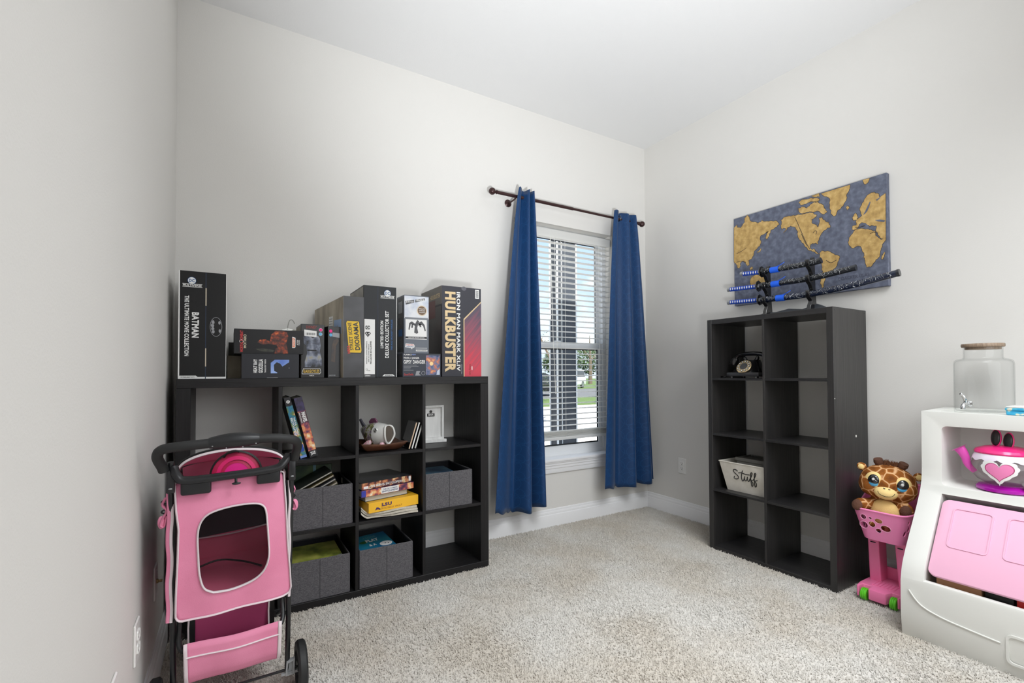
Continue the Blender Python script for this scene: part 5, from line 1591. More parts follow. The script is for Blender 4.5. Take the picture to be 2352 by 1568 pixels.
def shrink(P, d):
    n = len(P)
    A = sum(P[i][0] * P[(i + 1) % n][1] - P[(i + 1) % n][0] * P[i][1] for i in range(n))
    s = 1 if A > 0 else -1
    out = []
    for i in range(n):
        a, b_, c = Vector(P[i - 1]), Vector(P[i]), Vector(P[(i + 1) % n])
        e1, e2 = (b_ - a), (c - b_)
        if e1.length < 1e-6 or e2.length < 1e-6:
            out.append(tuple(b_)); continue
        e1.normalize(); e2.normalize()
        nn = Vector((-e1.y - e2.y, e1.x + e2.x)) * s
        if nn.length < 1e-6:
            out.append(tuple(b_)); continue
        nn.normalize()
        out.append(tuple(b_ + nn * d))
    return out
def rough_coast(P, seed):
    rnd = random.Random(seed)
    Q = [Vector(p) for p in P]
    for _ in range(2):
        out = []
        for a, b_ in zip(Q, Q[1:] + Q[:1]):
            out.append(a)
            d = b_ - a
            on_edge = min(a.x, b_.x) < -1.745 or max(a.x, b_.x) > -0.857 or max(a.y, b_.y) > 2.2
            if d.length > 0.008 and not on_edge:
                out.append(a + d * rnd.uniform(0.4, 0.6) + Vector((-d.y, d.x)) * rnd.uniform(-0.17, 0.17))
        Q = out
    return [(p.x, p.y) for p in Q]
LAND = [rough_coast(P, i) for i, P in enumerate(LAND)]
for P in LAND:
    MB().prism([(-0.0300, y, z) for y, z in shrink(P, -0.0025)], (-0.0004, 0, 0)).build('coastline', M_COAST, mp_, smooth=None)
    MB().prism([(-0.0300, y, z) for y, z in P], (-0.0010, 0, 0)).build('continent', M_LAND, mp_, smooth=None)
for P in SEAS:
    MB().prism([(-0.0309, y, z) for y, z in P], (-0.0006, 0, 0)).build('inland_sea', M_OCEAN, mp_, smooth=None)
# thin dark creases across the continents (mountain ranges, lakes)
for pts in ([(-1.268, 2.107), (-1.283, 2.07), (-1.301, 2.019), (-1.31, 1.997), (-1.325, 1.954), (-1.34, 1.917), (-1.355, 1.886)], [(-1.306, 1.994), (-1.318, 1.962), (-1.336, 1.914)], [(-0.87, 1.965), (-0.91, 1.975), (-0.945, 1.99)], [(-0.87, 1.905), (-0.91, 1.905), (-0.94, 1.89)],
            [(-1.445, 1.80), (-1.47, 1.78), (-1.50, 1.79)], [(-1.60, 1.955), (-1.62, 1.95), (-1.645, 1.952)], [(-1.67, 1.90), (-1.69, 1.905), (-1.70, 1.89)], [(-1.375, 1.98), (-1.384, 1.991), (-1.396, 1.984), (-1.39, 1.967)]):
    MB().tube(bez([(-0.031, y, z) for y, z in pts], 4), 0.0016, 4).build('relief_crease', M_COAST, mp_)
Fm = Face(mp_, (-0.030, -0.851, 1.600), (0, -0.901, 0), (0, 0, 0.612))
Fm.text('COACKER ULAS', 0.815, 0.125, 0.175, 0.030, mat('map_lettering', (70, 73, 90), 0.6), bold=0.0)

# ------------------------------------------------------------------ toy storage unit
M_TOYW = mat('toy_white', (224, 224, 219), 0.5, spec=0.35)
M_TOYP = mat('toy_pink', (238, 182, 208), 0.45, spec=0.4)
ty0, ty1 = -1.968, -2.90
tu = thing('toy_storage_unit', 'white plastic toy storage unit with a pink lid, against the right wall', 'toy storage', (-0.28, -2.4, 0))
prof = [(-0.012, 0.0), (-0.012, 0.962), (-0.30, 0.955), (-0.306, 0.70), (-0.318, 0.62), (-0.370, 0.53), (-0.470, 0.395), (-0.530, 0.305), (-0.552, 0.235), (-0.556, 0.10), (-0.545, 0.0)]
P3 = bez([(x, 0, z) for x, z in prof[3:9]], 4)
prof = prof[:3] + [(p.x, p.z) for p in P3] + prof[9:]
body = MB().prism([(x, ty0, z) for x, z in prof], (0, ty1 - ty0, 0))
bo = body.build('body', M_TOYW, tu, smooth=None)
inv = wmat(tu).inverted()
c1 = MB().prism([(-0.07, y, z) for y, z in rrect(ty1 + 0.075, ty0 - 0.072, 0.627, 0.892, 0.02)], (-0.4, 0, 0)).xf(inv)
c2 = MB().prism([(x, ty0 - 0.078, z) for x, z in [(-0.10, 0.52), (-0.27, 0.555), (-0.315, 0.600), (-0.345, 0.585), (-0.60, 0.254), (-0.522, 0.254), (-0.52, 0.06), (-0.10, 0.06)]], (0, ty1 - ty0 + 0.156, 0)).xf(inv)
c3 = MB().prism([(x, y, 0.945) for x, y in rrect(-0.26, -0.045, ty1 + 0.05, ty0 - 0.05, 0.03)], (0, 0, 0.1)).xf(inv)
cut(bo, [c1, c2, c3])
evaluated(bo, [('BEVEL', dict(width=0.019, segments=3, limit_method='ANGLE', angle_limit=math.radians(40))), ])
for p in bo.data.polygons:
    p.use_smooth = True
bo.data.set_sharp_from_angle(angle=math.radians(50))
# lid: slanted slab with two raised panels and a grip
lx0, lz0, lx1, lz1 = -0.322, 0.565, -0.520, 0.277
A = Vector((lx0, 0, lz0)); B = Vector((lx1, 0, lz1))
ln_ = Vector((-(lz0 - lz1), 0, (lx0 - lx1))).normalized()
if ln_.x > 0:
    ln_ = -ln_
Ly0, Ly1 = ty0 - 0.084, ty1 + 0.084
ll = (B - A).length
def lidp(u, v, h=0.0):
    """u along y (0 left), v down the slope"""
    return A + (B - A) * v + Vector((0, Ly0 + (Ly1 - Ly0) * u, 0)) + ln_ * h
lw = abs(Ly1 - Ly0)
def lid_loop(m, r, h, u0=None, u1=None):
    x0, x1 = (m, lw - m) if u0 is None else (u0, u1)
    return [lidp(a / lw, c / ll, h) for a, c in rrect(x0, x1, m, ll - m, r)]
lid = MB().prism(lid_loop(0.0, 0.028, -0.006), ln_ * 0.022, 0.006, 2).build('lid', M_TOYP, tu, smooth=40)
for a, c in ((0.042, 0.170), (0.212, 0.340), (0.40, 0.528), (0.57, 0.70)):
    O = [lidp(x / lw, y / ll, 0.0158) for x, y in rrect(a, c, 0.035, 0.215, 0.016)]
    I = [lidp(x / lw, y / ll, 0.0158) for x, y in rrect(a + 0.005, c - 0.005, 0.040, 0.210, 0.012)]
    MB().ring(O, I, ln_ * 0.0035).build('panel_bead', M_TOYP, lid, smooth=60)
MB().ell(lidp(0.33 / lw, 0.292 / ll, 0.016), (0.004, 0.035, 0.010)).build('grip', M_TOYP, lid)
# swoosh bead and corner recess on the bin front
sw = [(-0.5585, ty0 - 0.03, 0.205), (-0.558, ty0 - 0.07, 0.155), (-0.5575, ty0 - 0.14, 0.13), (-0.5575, ty0 - 0.24, 0.118), (-0.5575, ty0 - 0.31, 0.112)]
MB().tube(bez(sw, 6), 0.0032, 8).build('front_bead', M_TOYW, tu)
O = [(-0.5545, y, z) for y, z in rrect(ty0 - 0.46, ty0 - 0.325, 0.045, 0.155, 0.02)]
I = [(-0.5545, y, z) for y, z in rrect(ty0 - 0.452, ty0 - 0.333, 0.053, 0.147, 0.014)]
MB().ring(O, I, (-0.006, 0, 0)).build('front_badge_rim', M_TOYW, tu, smooth=60)
# contents of the bin
def content(name, label, x0, x1, ya, yb, z0, z1, m, cat='box'):
    t = thing(name, label, cat, ((x0 + x1) / 2, (ya + yb) / 2, z0))
    MB().box(x0, x1, yb, ya, z0, z1, 0.003, 2).build('carton', m, t)
    return t
content('toy_box', 'tan cardboard box seen through the gap under the pink lid', -0.505, -0.40, -2.075, -2.215, 0.062, 0.285, mat('kraft', (176, 132, 96), 0.8))
content('toy_box', 'black box seen through the gap under the pink lid', -0.505, -0.40, -2.225, -2.305, 0.062, 0.285, M_INK)
content('toy_box', 'red box seen through the gap under the pink lid', -0.505, -0.40, -2.312, -2.46, 0.062, 0.285, mat('toy_red', (206, 40, 36), 0.5))

# ------------------------------------------------------------------ drink dispenser
dd = thing('drink_dispenser', 'clear glass drink dispenser with a wooden lid on top of the toy storage unit', 'drink dispenser', (-0.152, -2.145, 0.946))
M_JAR = clear_mat('jar_glass', (0.995, 0.997, 0.996), 0.012, 0.5, edge_tint=(0.72, 0.74, 0.74))
dx, dy, dz = -0.152, -2.145, 0.9465
sc_ = 1.0
outer = [(0.0, 0.0), (0.092, 0.0), (0.098, 0.006), (0.099, 0.02), (0.099, 0.225), (0.096, 0.238), (0.088, 0.245), (0.068, 0.250), (0.065, 0.256), (0.065, 0.300)]
inner = [(0.062, 0.300), (0.062, 0.254), (0.066, 0.246), (0.085, 0.241), (0.093, 0.235), (0.096, 0.224), (0.096, 0.022), (0.092, 0.012), (0.0, 0.012)]
MB().lathe(outer + inner, 48, (dx, dy, dz)).build('jar', M_JAR, dd, smooth=50)
M_WALN = mat('lid_wood', (132, 112, 94), 0.5, noise=((156, 136, 116), 40, 4, (1, 6, 1)))
MB().lathe([(0.0, 0.290), (0.060, 0.290), (0.060, 0.3005), (0.070, 0.3005), (0.072, 0.304), (0.072, 0.313), (0.070, 0.316), (0.0, 0.316)], 40, (dx, dy, dz)).build('lid', M_WALN, dd)
M_CHROME = mat('chrome', (214, 216, 218), 0.08, metal=1)
sd = Vector((-0.97, 0.24, 0)).normalized()
s0 = Vector((dx, dy, dz + 0.048)) + sd * 0.0975
sp = thing
b = MB()
b.lathe([(0, 0), (0.014, 0), (0.014, 0.004), (0.010, 0.007), (0.010, 0.010), (0.007, 0.012), (0.007, 0.036), (0, 0.036)], 18, s0, sd)
b.tube(bez([s0 + sd * 0.022, s0 + sd * 0.034 + Vector((0, 0, -0.002)), s0 + sd * 0.042 + Vector((0, 0, -0.012)), s0 + sd * 0.043 + Vector((0, 0, -0.022))], 5), 0.0085, 12)
spg = b.build('spigot', M_CHROME, dd)
b = MB().tube(bez([s0 + sd * 0.028 + Vector((0, 0, 0.006)), s0 + sd * 0.030 + Vector((0, 0, 0.022)), s0 + sd * 0.038 + Vector((0, 0.004, 0.040)), s0 + sd * 0.046 + Vector((0, 0.006, 0.046))], 5), [0.005, 0.005, 0.005, 0.0055, 0.006, 0.0065, 0.007, 0.0065, 0.006, 0.0055, 0.005, 0.005, 0.0052, 0.0055, 0.0055, 0.004], 10)
b.build('tap_lever', M_CHROME, spg)

# ------------------------------------------------------------------ tissue packet at the frame edge
tb = thing('wipes_box', 'pale blue patterned flip-top box at the right edge of the toy storage unit top', 'box', (-0.235, -2.32, 0.956))
M_TIS = mat('wipes_blue', (70, 176, 214), 0.45, ramp=([(0.4, (54, 168, 214)), (0.56, (84, 190, 220)), (0.62, (226, 226, 206))], 40, 1))
MB().box(-0.285, -0.165, -2.42, -2.245, 0.9565, 0.975, 0.002).build('container', M_TIS, tb)
MB().box(-0.288, -0.162, -2.423, -2.242, 0.975, 0.986, 0.003, 2).build('lid', M_TIS, tb)
MB().box(-0.286, -0.164, -2.421, -2.244, 0.986, 0.993, 0.003, 2).build('lid_top', M_PLASTW, tb)

# ------------------------------------------------------------------ toy teapot
tp = thing('toy_teapot', 'clear toy teapot with pink lid, heart sticker and purple base, in the toy unit cubby', 'toy teapot', (-0.225, -2.235, 0.628))
tx, tyy, tz = -0.222, -2.224, 0.6275
M_TPC = clear_mat('teapot_clear', (0.93, 0.90, 0.92), 0.06, 0.4, edge_tint=(0.6, 0.56, 0.58))
M_TPP = mat('teapot_pink', (238, 40, 128), 0.25, coat=0.3)
M_TPS = mat('teapot_orchid', (226, 84, 184), 0.3)
M_TPB = mat('teapot_purple', (178, 20, 170), 0.2, coat=0.4)
MB().lathe([(0, 0), (0.082, 0), (0.092, 0.006), (0.092, 0.016), (0.082, 0.026), (0.062, 0.030), (0, 0.031)], 36, (tx, tyy, tz)).build('base', M_TPB, tp)
MB().lathe([(0.060, 0.031), (0.086, 0.046), (0.102, 0.068), (0.108, 0.092), (0.104, 0.116), (0.094, 0.138), (0.086, 0.150)], 40, (tx, tyy, tz)).build('globe', M_TPC, tp, smooth=80)
col = MB()
n = 64
vs = []
for k in range(n):
    a = 2 * PI * k / n
    dip = 0.012 * abs(math.sin(a * 6))
    for r, h in ((0.080, 0.166), (0.094, 0.158), (0.104, 0.140 - dip), (0.101, 0.140 - dip), (0.090, 0.155)):
        vs.append((tx + r * math.cos(a), tyy + r * math.sin(a), tz + h))
fs = [(k * 5 + j, ((k + 1) % n) * 5 + j, ((k + 1) % n) * 5 + (j + 1) % 5, k * 5 + (j + 1) % 5) for k in range(n) for j in range(5)]
col.add(vs, fs).build('scalloped_collar', mat('teapot_lilac_white', (226, 216, 228), 0.35), tp, smooth=60)
tl = MB().lathe([(0.0, 0.160), (0.094, 0.160), (0.096, 0.166), (0.090, 0.176), (0.062, 0.188), (0.030, 0.193), (0, 0.194)], 36, (tx, tyy, tz)).build('lid', M_TPP, tp)
# a pair of dark ovals with pink backs on the lid
for yy, zz in ((tyy + 0.022, tz + 0.224), (tyy - 0.016, tz + 0.214)):
    M = Euler((0, math.radians(10), 0), 'XYZ').to_matrix()
    e = MB().ell((tx - 0.012, yy, zz), (0.008, 0.0175, 0.038), M).build('knob_back', M_TPP, tl)
    MB().ell((tx - 0.0165, yy + 0.001, zz + 0.001), (0.0075, 0.0150, 0.0335), M).build('knob_face', M_BLACK, e)
# spout
sv = Vector((-0.25, 1, 0)).normalized()
c0 = Vector((tx, tyy, tz)) + sv * 0.092 + Vector((0, 0, 0.070))
b = MB().tube(bez([c0, c0 + sv * 0.022 + Vector((0, 0, 0.028)), c0 + sv * 0.030 + Vector((0, 0, 0.060)), c0 + sv * 0.040 + Vector((0, 0, 0.084)), c0 + sv * 0.050 + Vector((0, 0, 0.100))], 5), [0.010 + 0.00055 * k for k in range(20)] + [0.030], 16, flat=(0.75, 1))
b.build('spout', M_TPS, tp, smooth=50)
# heart sticker on the front of the globe
def sph(u, v, lift=0.0):
    """point on the globe front, u to the right (towards -y), v up, metres"""
    r = 0.1095 + lift
    a = u / 0.1095
    zz = 0.092 + v
    rr = r * math.sqrt(max(0.05, 1 - (v / 0.155) ** 2))
    d = Vector((-math.cos(a), -math.sin(a), 0))
    off = math.radians(4)
    d = Vector((d.x * math.cos(off) - d.y * math.sin(off), d.x * math.sin(off) + d.y * math.cos(off), 0))
    return Vector((tx, tyy, tz + zz)) + d * rr
def heart(s, n=48):
    out = []
    for k in range(n):
        t = 2 * PI * k / n
        out.append((s * 16 * math.sin(t) ** 3 / 16, s * (13 * math.cos(t) - 5 * math.cos(2 * t) - 2 * math.cos(3 * t) - math.cos(4 * t)) / 17))
    return out
def decal(loop, lift, m, name, rings=4):
    b = MB()
    n = len(loop)
    vs = [sph(0, 0.004, lift)]
    for q in range(1, rings + 1):
        vs += [sph(x * q / rings, 0.004 + y * q / rings, lift) for x, y in loop]
    fs = [(0, 1 + k, 1 + (k + 1) % n) for k in range(n)]
    for q in range(rings - 1):
        fs += [(1 + q * n + k, 1 + (q + 1) * n + k, 1 + (q + 1) * n + (k + 1) % n, 1 + q * n + (k + 1) % n) for k in range(n)]
    return b.add(vs, fs).build(name, m, tp, smooth=80)
hl = heart(0.047, 144)
sc2 = [(x * (1.20 + 0.10 * abs(math.sin(k / 144 * PI * 18))), y * (1.20 + 0.10 * abs(math.sin(k / 144 * PI * 18))) - 0.001) for k, (x, y) in enumerate(hl)]
decal(sc2, 0.001, M_WHITE, 'heart_doily')
decal(heart(0.045), 0.0017, mat('heart_rim', (176, 60, 110), 0.4), 'heart_rim')
decal(heart(0.0415), 0.0022, mat('heart_pink', (232, 130, 180), 0.4), 'heart')

# grey plush corner
pl = thing('plush_toy', 'grey fluffy plush toy, only its edge in view at the right of the cubby', 'plush toy', (-0.255, -2.345, 0.628))
b = MB().ell((-0.262, -2.335, 0.664), (0.030, 0.050, 0.034))
o = b.build('body', mat('plush_grey', (176, 172, 172), 0.95, noise=((140, 136, 138), 120, 3), bump=(160, 1.0)), pl, smooth=80)
MB().ell((-0.285, -2.298, 0.676), (0.012, 0.012, 0.010)).build('ear', MATS['plush_grey'], pl)

# ------------------------------------------------------------------ toy shopping cart
M_CP = mat('cart_pink', (250, 142, 194), 0.35, spec=0.45)
M_CP2 = mat('cart_pink_deep', (246, 130, 178), 0.35, spec=0.45)
M_GRN = mat('cart_green', (98, 206, 42), 0.35)
ct = thing('toy_shopping_cart', 'pink toy shopping cart with green wheels between the cube shelf and the toy unit', 'toy cart', (-0.22, -1.80, 0))
cx_, cy_ = -0.205, -1.802
# basket: tapering open tub, rim lower at the front
def bask(u, v, inset=0.0):
    a = 2 * PI * u
    ca, sa = math.cos(a), math.sin(a)
    se = (abs(ca) ** 5 + abs(sa) ** 5) ** -0.2
    hx = 0.105 + 0.040 * v - inset
    hy = 0.083 + 0.037 * v - inset
    x = cx_ + hx * ca * se
    z_top = 0.454 + 0.09 * max(0, (x - cx_ + 0.03) / 0.15)
    return Vector((x, cy_ + hy * sa * se, 0.302 + (z_top - 0.302) * v))
n, mm = 60, 8
b = MB()
vs = [bask(k / n, j / mm) for j in range(mm + 1) for k in range(n)] + [bask(k / n, j / mm, 0.004) + Vector((0, 0, 0.004 if j == 0 else 0)) for j in range(mm + 1) for k in range(n)]
fs = []
off = (mm + 1) * n
for j in range(mm):
    for k in range(n):
        k2 = (k + 1) % n
        fs.append((j * n + k, j * n + k2, (j + 1) * n + k2, (j + 1) * n + k))
        fs.append((off + j * n + k2, off + j * n + k, off + (j + 1) * n + k, off + (j + 1) * n + k2))
for k in range(n):
    k2 = (k + 1) % n
    fs.append((mm * n + k, mm * n + k2, off + mm * n + k2, off + mm * n + k))
fs.append(tuple(k for k in range(n))[::-1])
fs.append(tuple(off + k for k in range(n)))
b.add(vs, fs)
ob = b.build('basket', M_CP, ct, smooth=None)
inv = wmat(ct).inverted()
holes = [(-0.060, 0.112, 0.013, 0.013), (-0.030, 0.112, 0.007, 0.006), (0.004, 0.106, 0.017, 0.013), (-0.062, 0.070, 0.018, 0.018), (-0.026, 0.082, 0.015, 0.015), (0.030, 0.074, 0.021, 0.016), (-0.001, 0.056, 0.012, 0.011)]
cs_, rims = [], []
for hy_, hz_, ry_, rz_ in holes:
    lp = [(cx_ - 0.2, cy_ - hy_ + ry_ * math.cos(2 * PI * k / 20), 0.302 + hz_ + rz_ * math.sin(2 * PI * k / 20)) for k in range(20)]
    cs_.append(MB().prism(lp, (0.14, 0, 0)).xf(inv))
    fx = lambda z: cx_ - (0.105 + 0.040 * (z - 0.302) / 0.16) - 0.0005
    rims.append([(fx(z), y, z) for _, y, z in lp])
side = [(-0.085, 0.115, 0.008, 0.012), (-0.055, 0.120, 0.010, 0.013), (-0.070, 0.082, 0.011, 0.017), (-0.035, 0.086, 0.009, 0.013), (-0.088, 0.060, 0.009, 0.015), (-0.045, 0.052, 0.009, 0.012), (-0.01, 0.10, 0.012, 0.018)]
for hx_, hz_, rx_, rz_ in side:
    lp = [(cx_ + hx_ + rx_ * math.cos(2 * PI * k / 20), cy_ - 0.2, 0.302 + hz_ + rz_ * math.sin(2 * PI * k / 20)) for k in range(20)]
    cs_.append(MB().prism(lp, (0, 0.4, 0)).xf(inv))
cut(ob, cs_)
for p in ob.data.polygons:
    p.use_smooth = True
ob.data.set_sharp_from_angle(angle=math.radians(40))
for r in rims:
    MB().tube(r, 0.0016, 5, closed=True).build('hole_rim', mat('cart_rim_pale', (246, 176, 208), 0.4), ob)
MB().tube([bask(k / n, 1) for k in range(n)], 0.0045, 8, closed=True).build('basket_rim', M_CP, ct)
# push bar at the back right
hb = MB().tube(bez([(cx_ + 0.12, cy_ + 0.105, 0.530), (cx_ + 0.16, cy_ + 0.11, 0.550), (cx_ + 0.165, cy_, 0.555), (cx_ + 0.16, cy_ - 0.11, 0.550), (cx_ + 0.12, cy_ - 0.105, 0.530)], 5), 0.010, 12)
hb.build('push_bar', M_CP2, ct)
# columns
for sy in (0.062, -0.062):
    b = MB().hexa([(cx_ - 0.01, cy_ + sy - 0.026, 0.055), (cx_ + 0.075, cy_ + sy - 0.022, 0.055), (cx_ + 0.075, cy_ + sy + 0.022, 0.055), (cx_ - 0.01, cy_ + sy + 0.026, 0.055),
                   (cx_ - 0.045, cy_ + sy * 0.92 - 0.024, 0.306), (cx_ + 0.055, cy_ + sy * 0.92 - 0.02, 0.306), (cx_ + 0.055, cy_ + sy * 0.92 + 0.02, 0.306), (cx_ - 0.045, cy_ + sy * 0.92 + 0.024, 0.306)])
    co = b.build('column', M_CP2, ct, smooth=None)
    evaluated(co, [('BEVEL', dict(width=0.006, segments=2))])
    MB().box(cx_ - 0.0445, cx_ - 0.04, cy_ + sy * 0.92 - 0.011, cy_ + sy * 0.92 + 0.011, 0.270, 0.274).build('slot', M_INK, ct, smooth=None)
MB().box(cx_ + 0.070, cx_ + 0.082, cy_ - 0.085, cy_ + 0.085, 0.05, 0.13, 0.005, 2).build('rear_wall', M_CP2, ct)
# platform with notches for the wheels
plf = [(-0.150, -0.088), (-0.150, -0.080), (-0.105, -0.080), (-0.105, -0.044), (-0.155, -0.036), (-0.155, 0.036), (-0.105, 0.040), (-0.105, 0.078), (-0.150, 0.078), (-0.150, 0.088), (-0.09, 0.098), (0.085, 0.098), (0.085, -0.098), (-0.09, -0.098)]
MB().prism([(cx_ + x, cy_ + y, 0.018) for x, y in plf], (0, 0, 0.052), 0.005, 2).build('platform', M_CP2, ct, smooth=40)
for k in range(7):
    y = cy_ + 0.045 - k * 0.0145
    MB().tube([(cx_ - 0.085, y, 0.0705), (cx_ - 0.01, y + 0.004, 0.0715)], 0.0036, 6).build('tread_rib', M_CP2, ct)
whp = None
for x, s in ((-0.128, 1), (0.078, 0.9)):
    for y in (0.060, -0.062):
        r = 0.0295
        prof_ = [(0.006, -0.013), (r * 0.92, -0.013), (r, -0.010), (r, -0.005), (r * 0.93, -0.0045), (r * 0.93, -0.003), (r, -0.0025), (r, 0.0025), (r * 0.93, 0.003), (r * 0.93, 0.0045), (r, 0.005), (r, 0.010), (r * 0.92, 0.013), (0.006, 0.013)]
        yy = cy_ + y + (0.035 if (x > 0 and y > 0) else -0.035 if x > 0 else 0)
        MB().lathe(prof_, 22, (cx_ + x, yy, r + 0.0005), (0, 1, 0)).build('wheel', M_GRN, ct)

# ------------------------------------------------------------------ plush giraffe
gr = thing('plush_giraffe', 'plush giraffe with big blue eyes sitting in the pink toy cart', 'plush toy', (-0.21, -1.79, 0.31))
def giraffe_mat():
    m = mat('giraffe_fur', (150, 92, 44), 0.9, spec=0.15, bump=(220, 0.7))
    nt = m.node_tree
    b = nt.nodes['Principled BSDF']
    tc = nt.nodes.new('ShaderNodeTexCoord')
    nz = nt.nodes.new('ShaderNodeTexNoise')
    nz.inputs['Scale'].default_value = 14
    nt.links.new(tc.outputs['Object'], nz.inputs['Vector'])
    mxv = nt.nodes.new('ShaderNodeMix')
    mxv.data_type = 'RGBA'
    mxv.inputs[0].default_value = 0.03
    nt.links.new(tc.outputs['Object'], mxv.inputs[6])
    nt.links.new(nz.outputs['Color'], mxv.inputs[7])
    vo = nt.nodes.new('ShaderNodeTexVoronoi')
    vo.feature = 'DISTANCE_TO_EDGE'
    vo.inputs['Scale'].default_value = 21
    nt.links.new(mxv.outputs[2], vo.inputs['Vector'])
    cr = nt.nodes.new('ShaderNodeValToRGB')
    e = cr.color_ramp.elements
    e[0].position, e[0].color = 0.025, (*lin((218, 172, 126)), 1)
    e[1].position, e[1].color = 0.075, (*lin((150, 90, 38)), 1)
    k = e.new(0.4)
    k.color = (*lin((104, 58, 28)), 1)
    nt.links.new(vo.outputs['Distance'], cr.inputs[0])
    nt.links.new(cr.outputs[0], b.inputs['Base Color'])
    return m
M_GIR = giraffe_mat()
M_GBEL = mat('giraffe_cream', (232, 196, 128), 0.85, bump=(260, 0.5))
M_GMUZ = mat('giraffe_muzzle', (238, 208, 140), 0.8, bump=(260, 0.3))
M_GBRN = mat('giraffe_brown', (92, 58, 42), 0.85, bump=(220, 0.7))
gx, gy, gz = -0.226, -1.805, 0.580
fd = Vector((-0.90, -0.34, 0.0)).normalized()      # facing
rt = Vector((fd.y, -fd.x, 0)).normalized()          # viewer's right
if rt.y > 0:
    rt = -rt
upv = Vector((0, 0, 1))
tilt = math.radians(7)
rt2 = rt * math.cos(tilt) - upv * math.sin(tilt) * -1 * -1
up2 = upv * math.cos(tilt) + rt * math.sin(tilt)
G3 = Matrix((fd, rt2, up2)).transposed()
def g(f_, r_, u_):
    return Vector((gx, gy, gz)) + fd * f_ + rt2 * r_ + up2 * u_
b = MB()
b.ell(g(0, 0, 0), (0.092, 0.116, 0.092), G3, 32, 20)
b.ell(g(0.02, -0.062, -0.015), (0.065, 0.056, 0.060), G3)
b.ell(g(0.02, 0.062, -0.015), (0.065, 0.056, 0.060), G3)
b.ell((gx + 0.01, gy, gz - 0.085), (0.050, 0.058, 0.05))
b.ell((gx + 0.012, gy - 0.004, gz - 0.165), (0.075, 0.082, 0.085))
# arms resting on the rim
for s in (-1, 1):
    a0 = Vector((gx - 0.025, gy, gz - 0.105)) + rt * s * 0.055
    a1 = Vector((gx - 0.060, gy, gz - 0.112)) + rt * s * 0.088
    for k in range(6):
        c = a0.lerp(a1, k / 5)
        r = 0.026 + 0.006 * k / 5
        b.ell(c, (r, r, r), None, 14, 8)
    # legs inside the basket
    l0 = Vector((gx - 0.02, gy, gz - 0.21)) + rt * s * 0.04
    b.ell(l0, (0.05, 0.034, 0.032), None, 14, 8)
ob = b.build('body', M_GIR, gr, smooth=None)
evaluated(ob, [('REMESH', dict(mode='VOXEL', voxel_size=0.006)), ('SMOOTH', dict(factor=0.6, iterations=6))])
for p in ob.data.polygons:
    p.use_smooth = True
MB().ell((gx - 0.052, gy - 0.004, gz - 0.142), (0.036, 0.064, 0.068)).build('belly', M_GBEL, gr, smooth=80)
for s in (-1, 1):
    c = Vector((gx - 0.083, gy, gz - 0.112)) + rt * s * 0.094
    MB().ell(c, (0.014, 0.024, 0.027), Matrix.Rotation(0.3, 3, 'Y')).build('paw', M_GBRN, gr, smooth=80)
# muzzle
MB().ell(g(0.072, -0.004, -0.036), (0.040, 0.048, 0.034), G3, 24, 14).build('muzzle', M_GMUZ, gr, smooth=80)
MB().tube(bez([g(0.1005, -0.036, -0.030), g(0.105, -0.028, -0.042), g(0.111, -0.004, -0.048), g(0.105, 0.020, -0.042), g(0.1005, 0.030, -0.028)], 5), 0.0014, 5).build('smile', M_INK, gr)
for s in (-0.014, 0.006):
    MB().tube([g(0.103, s - 0.003, -0.0105), g(0.104, s + 0.005, -0.0115)], 0.0018, 5).build('nostril', M_INK, gr)
M_EYEB = mat('eye_black', (10, 12, 16), 0.06, coat=1.0)
M_EYEC = mat('eye_blue', (70, 160, 206), 0.1, coat=0.8)
for s, ang in ((-0.056, -0.30), (0.054, 0.30)):
    pm = MB().ell(g(0.064, s, 0.008), (0.020, 0.040, 0.046), G3 @ Matrix.Rotation(ang * 1.2, 3, 'Z')).build('eye_patch', M_GMUZ, gr, smooth=80)
    R_ = G3 @ Matrix.Rotation(ang * 1.2, 3, 'Z')
    ee = MB().ell(g(0.075, s * 1.02, 0.012), (0.0145, 0.026, 0.031), R_).build('eye', M_EYEB, gr, smooth=80)
    MB().ell(g(0.0815, s * 1.02, -0.001), (0.0085, 0.0205, 0.0155), R_).build('iris', M_EYEC, ee, smooth=80)
    MB().ell(g(0.0845, s * 1.02, 0.008), (0.0075, 0.0185, 0.0135), R_).build('pupil', M_EYEB, ee, smooth=80)
    b = MB()
    c = g(0.0925, s * 1.02 - 0.002, 0.022)
    for q in range(4):
        a = PI * q / 4
        dv_ = (rt2 * math.cos(a) + up2 * math.sin(a)) * 0.0065
        b.tube([c - dv_, c + dv_], 0.0011, 5)
    b.build('glint', M_WHITE, ee)
# ears, horns, mane
for s in (-1, 1):
    MB().ell(g(0.0, s * 0.112, 0.058), (0.012, 0.022, 0.020), G3 @ Matrix.Rotation(s * 0.5, 3, 'X')).build('ear', M_GIR, gr, smooth=80)
    MB().ell(g(0.010, s * 0.114, 0.058), (0.006, 0.014, 0.013), G3 @ Matrix.Rotation(s * 0.5, 3, 'X')).build('ear_lining', M_GMUZ, gr, smooth=80)
    MB().tube([g(0.0, s * 0.040, 0.078), g(0.0, s * 0.048, 0.098), g(0.004, s * 0.052, 0.112)], [0.014, 0.021, 0.019], 12).build('horn', M_GBRN, gr, smooth=80)
b = MB()
rnd = random.Random(4)
for k in range(130):
    a, r_ = rnd.uniform(-0.030, 0.026), rnd.uniform(-0.040, 0.015)
    p0 = g(r_, a, 0.084)
    p1 = p0 + up2 * rnd.uniform(0.014, 0.030) + rt2 * rnd.uniform(-0.014, 0.012) + fd * rnd.uniform(-0.006, 0.010)
    b.tube([p0, p0.lerp(p1, 0.6) + rt2 * 0.002, p1], [0.0022, 0.0016, 0.0004], 4)
b.build('mane_tuft', mat('giraffe_mane', (104, 62, 36), 0.9), gr, kind='stuff')

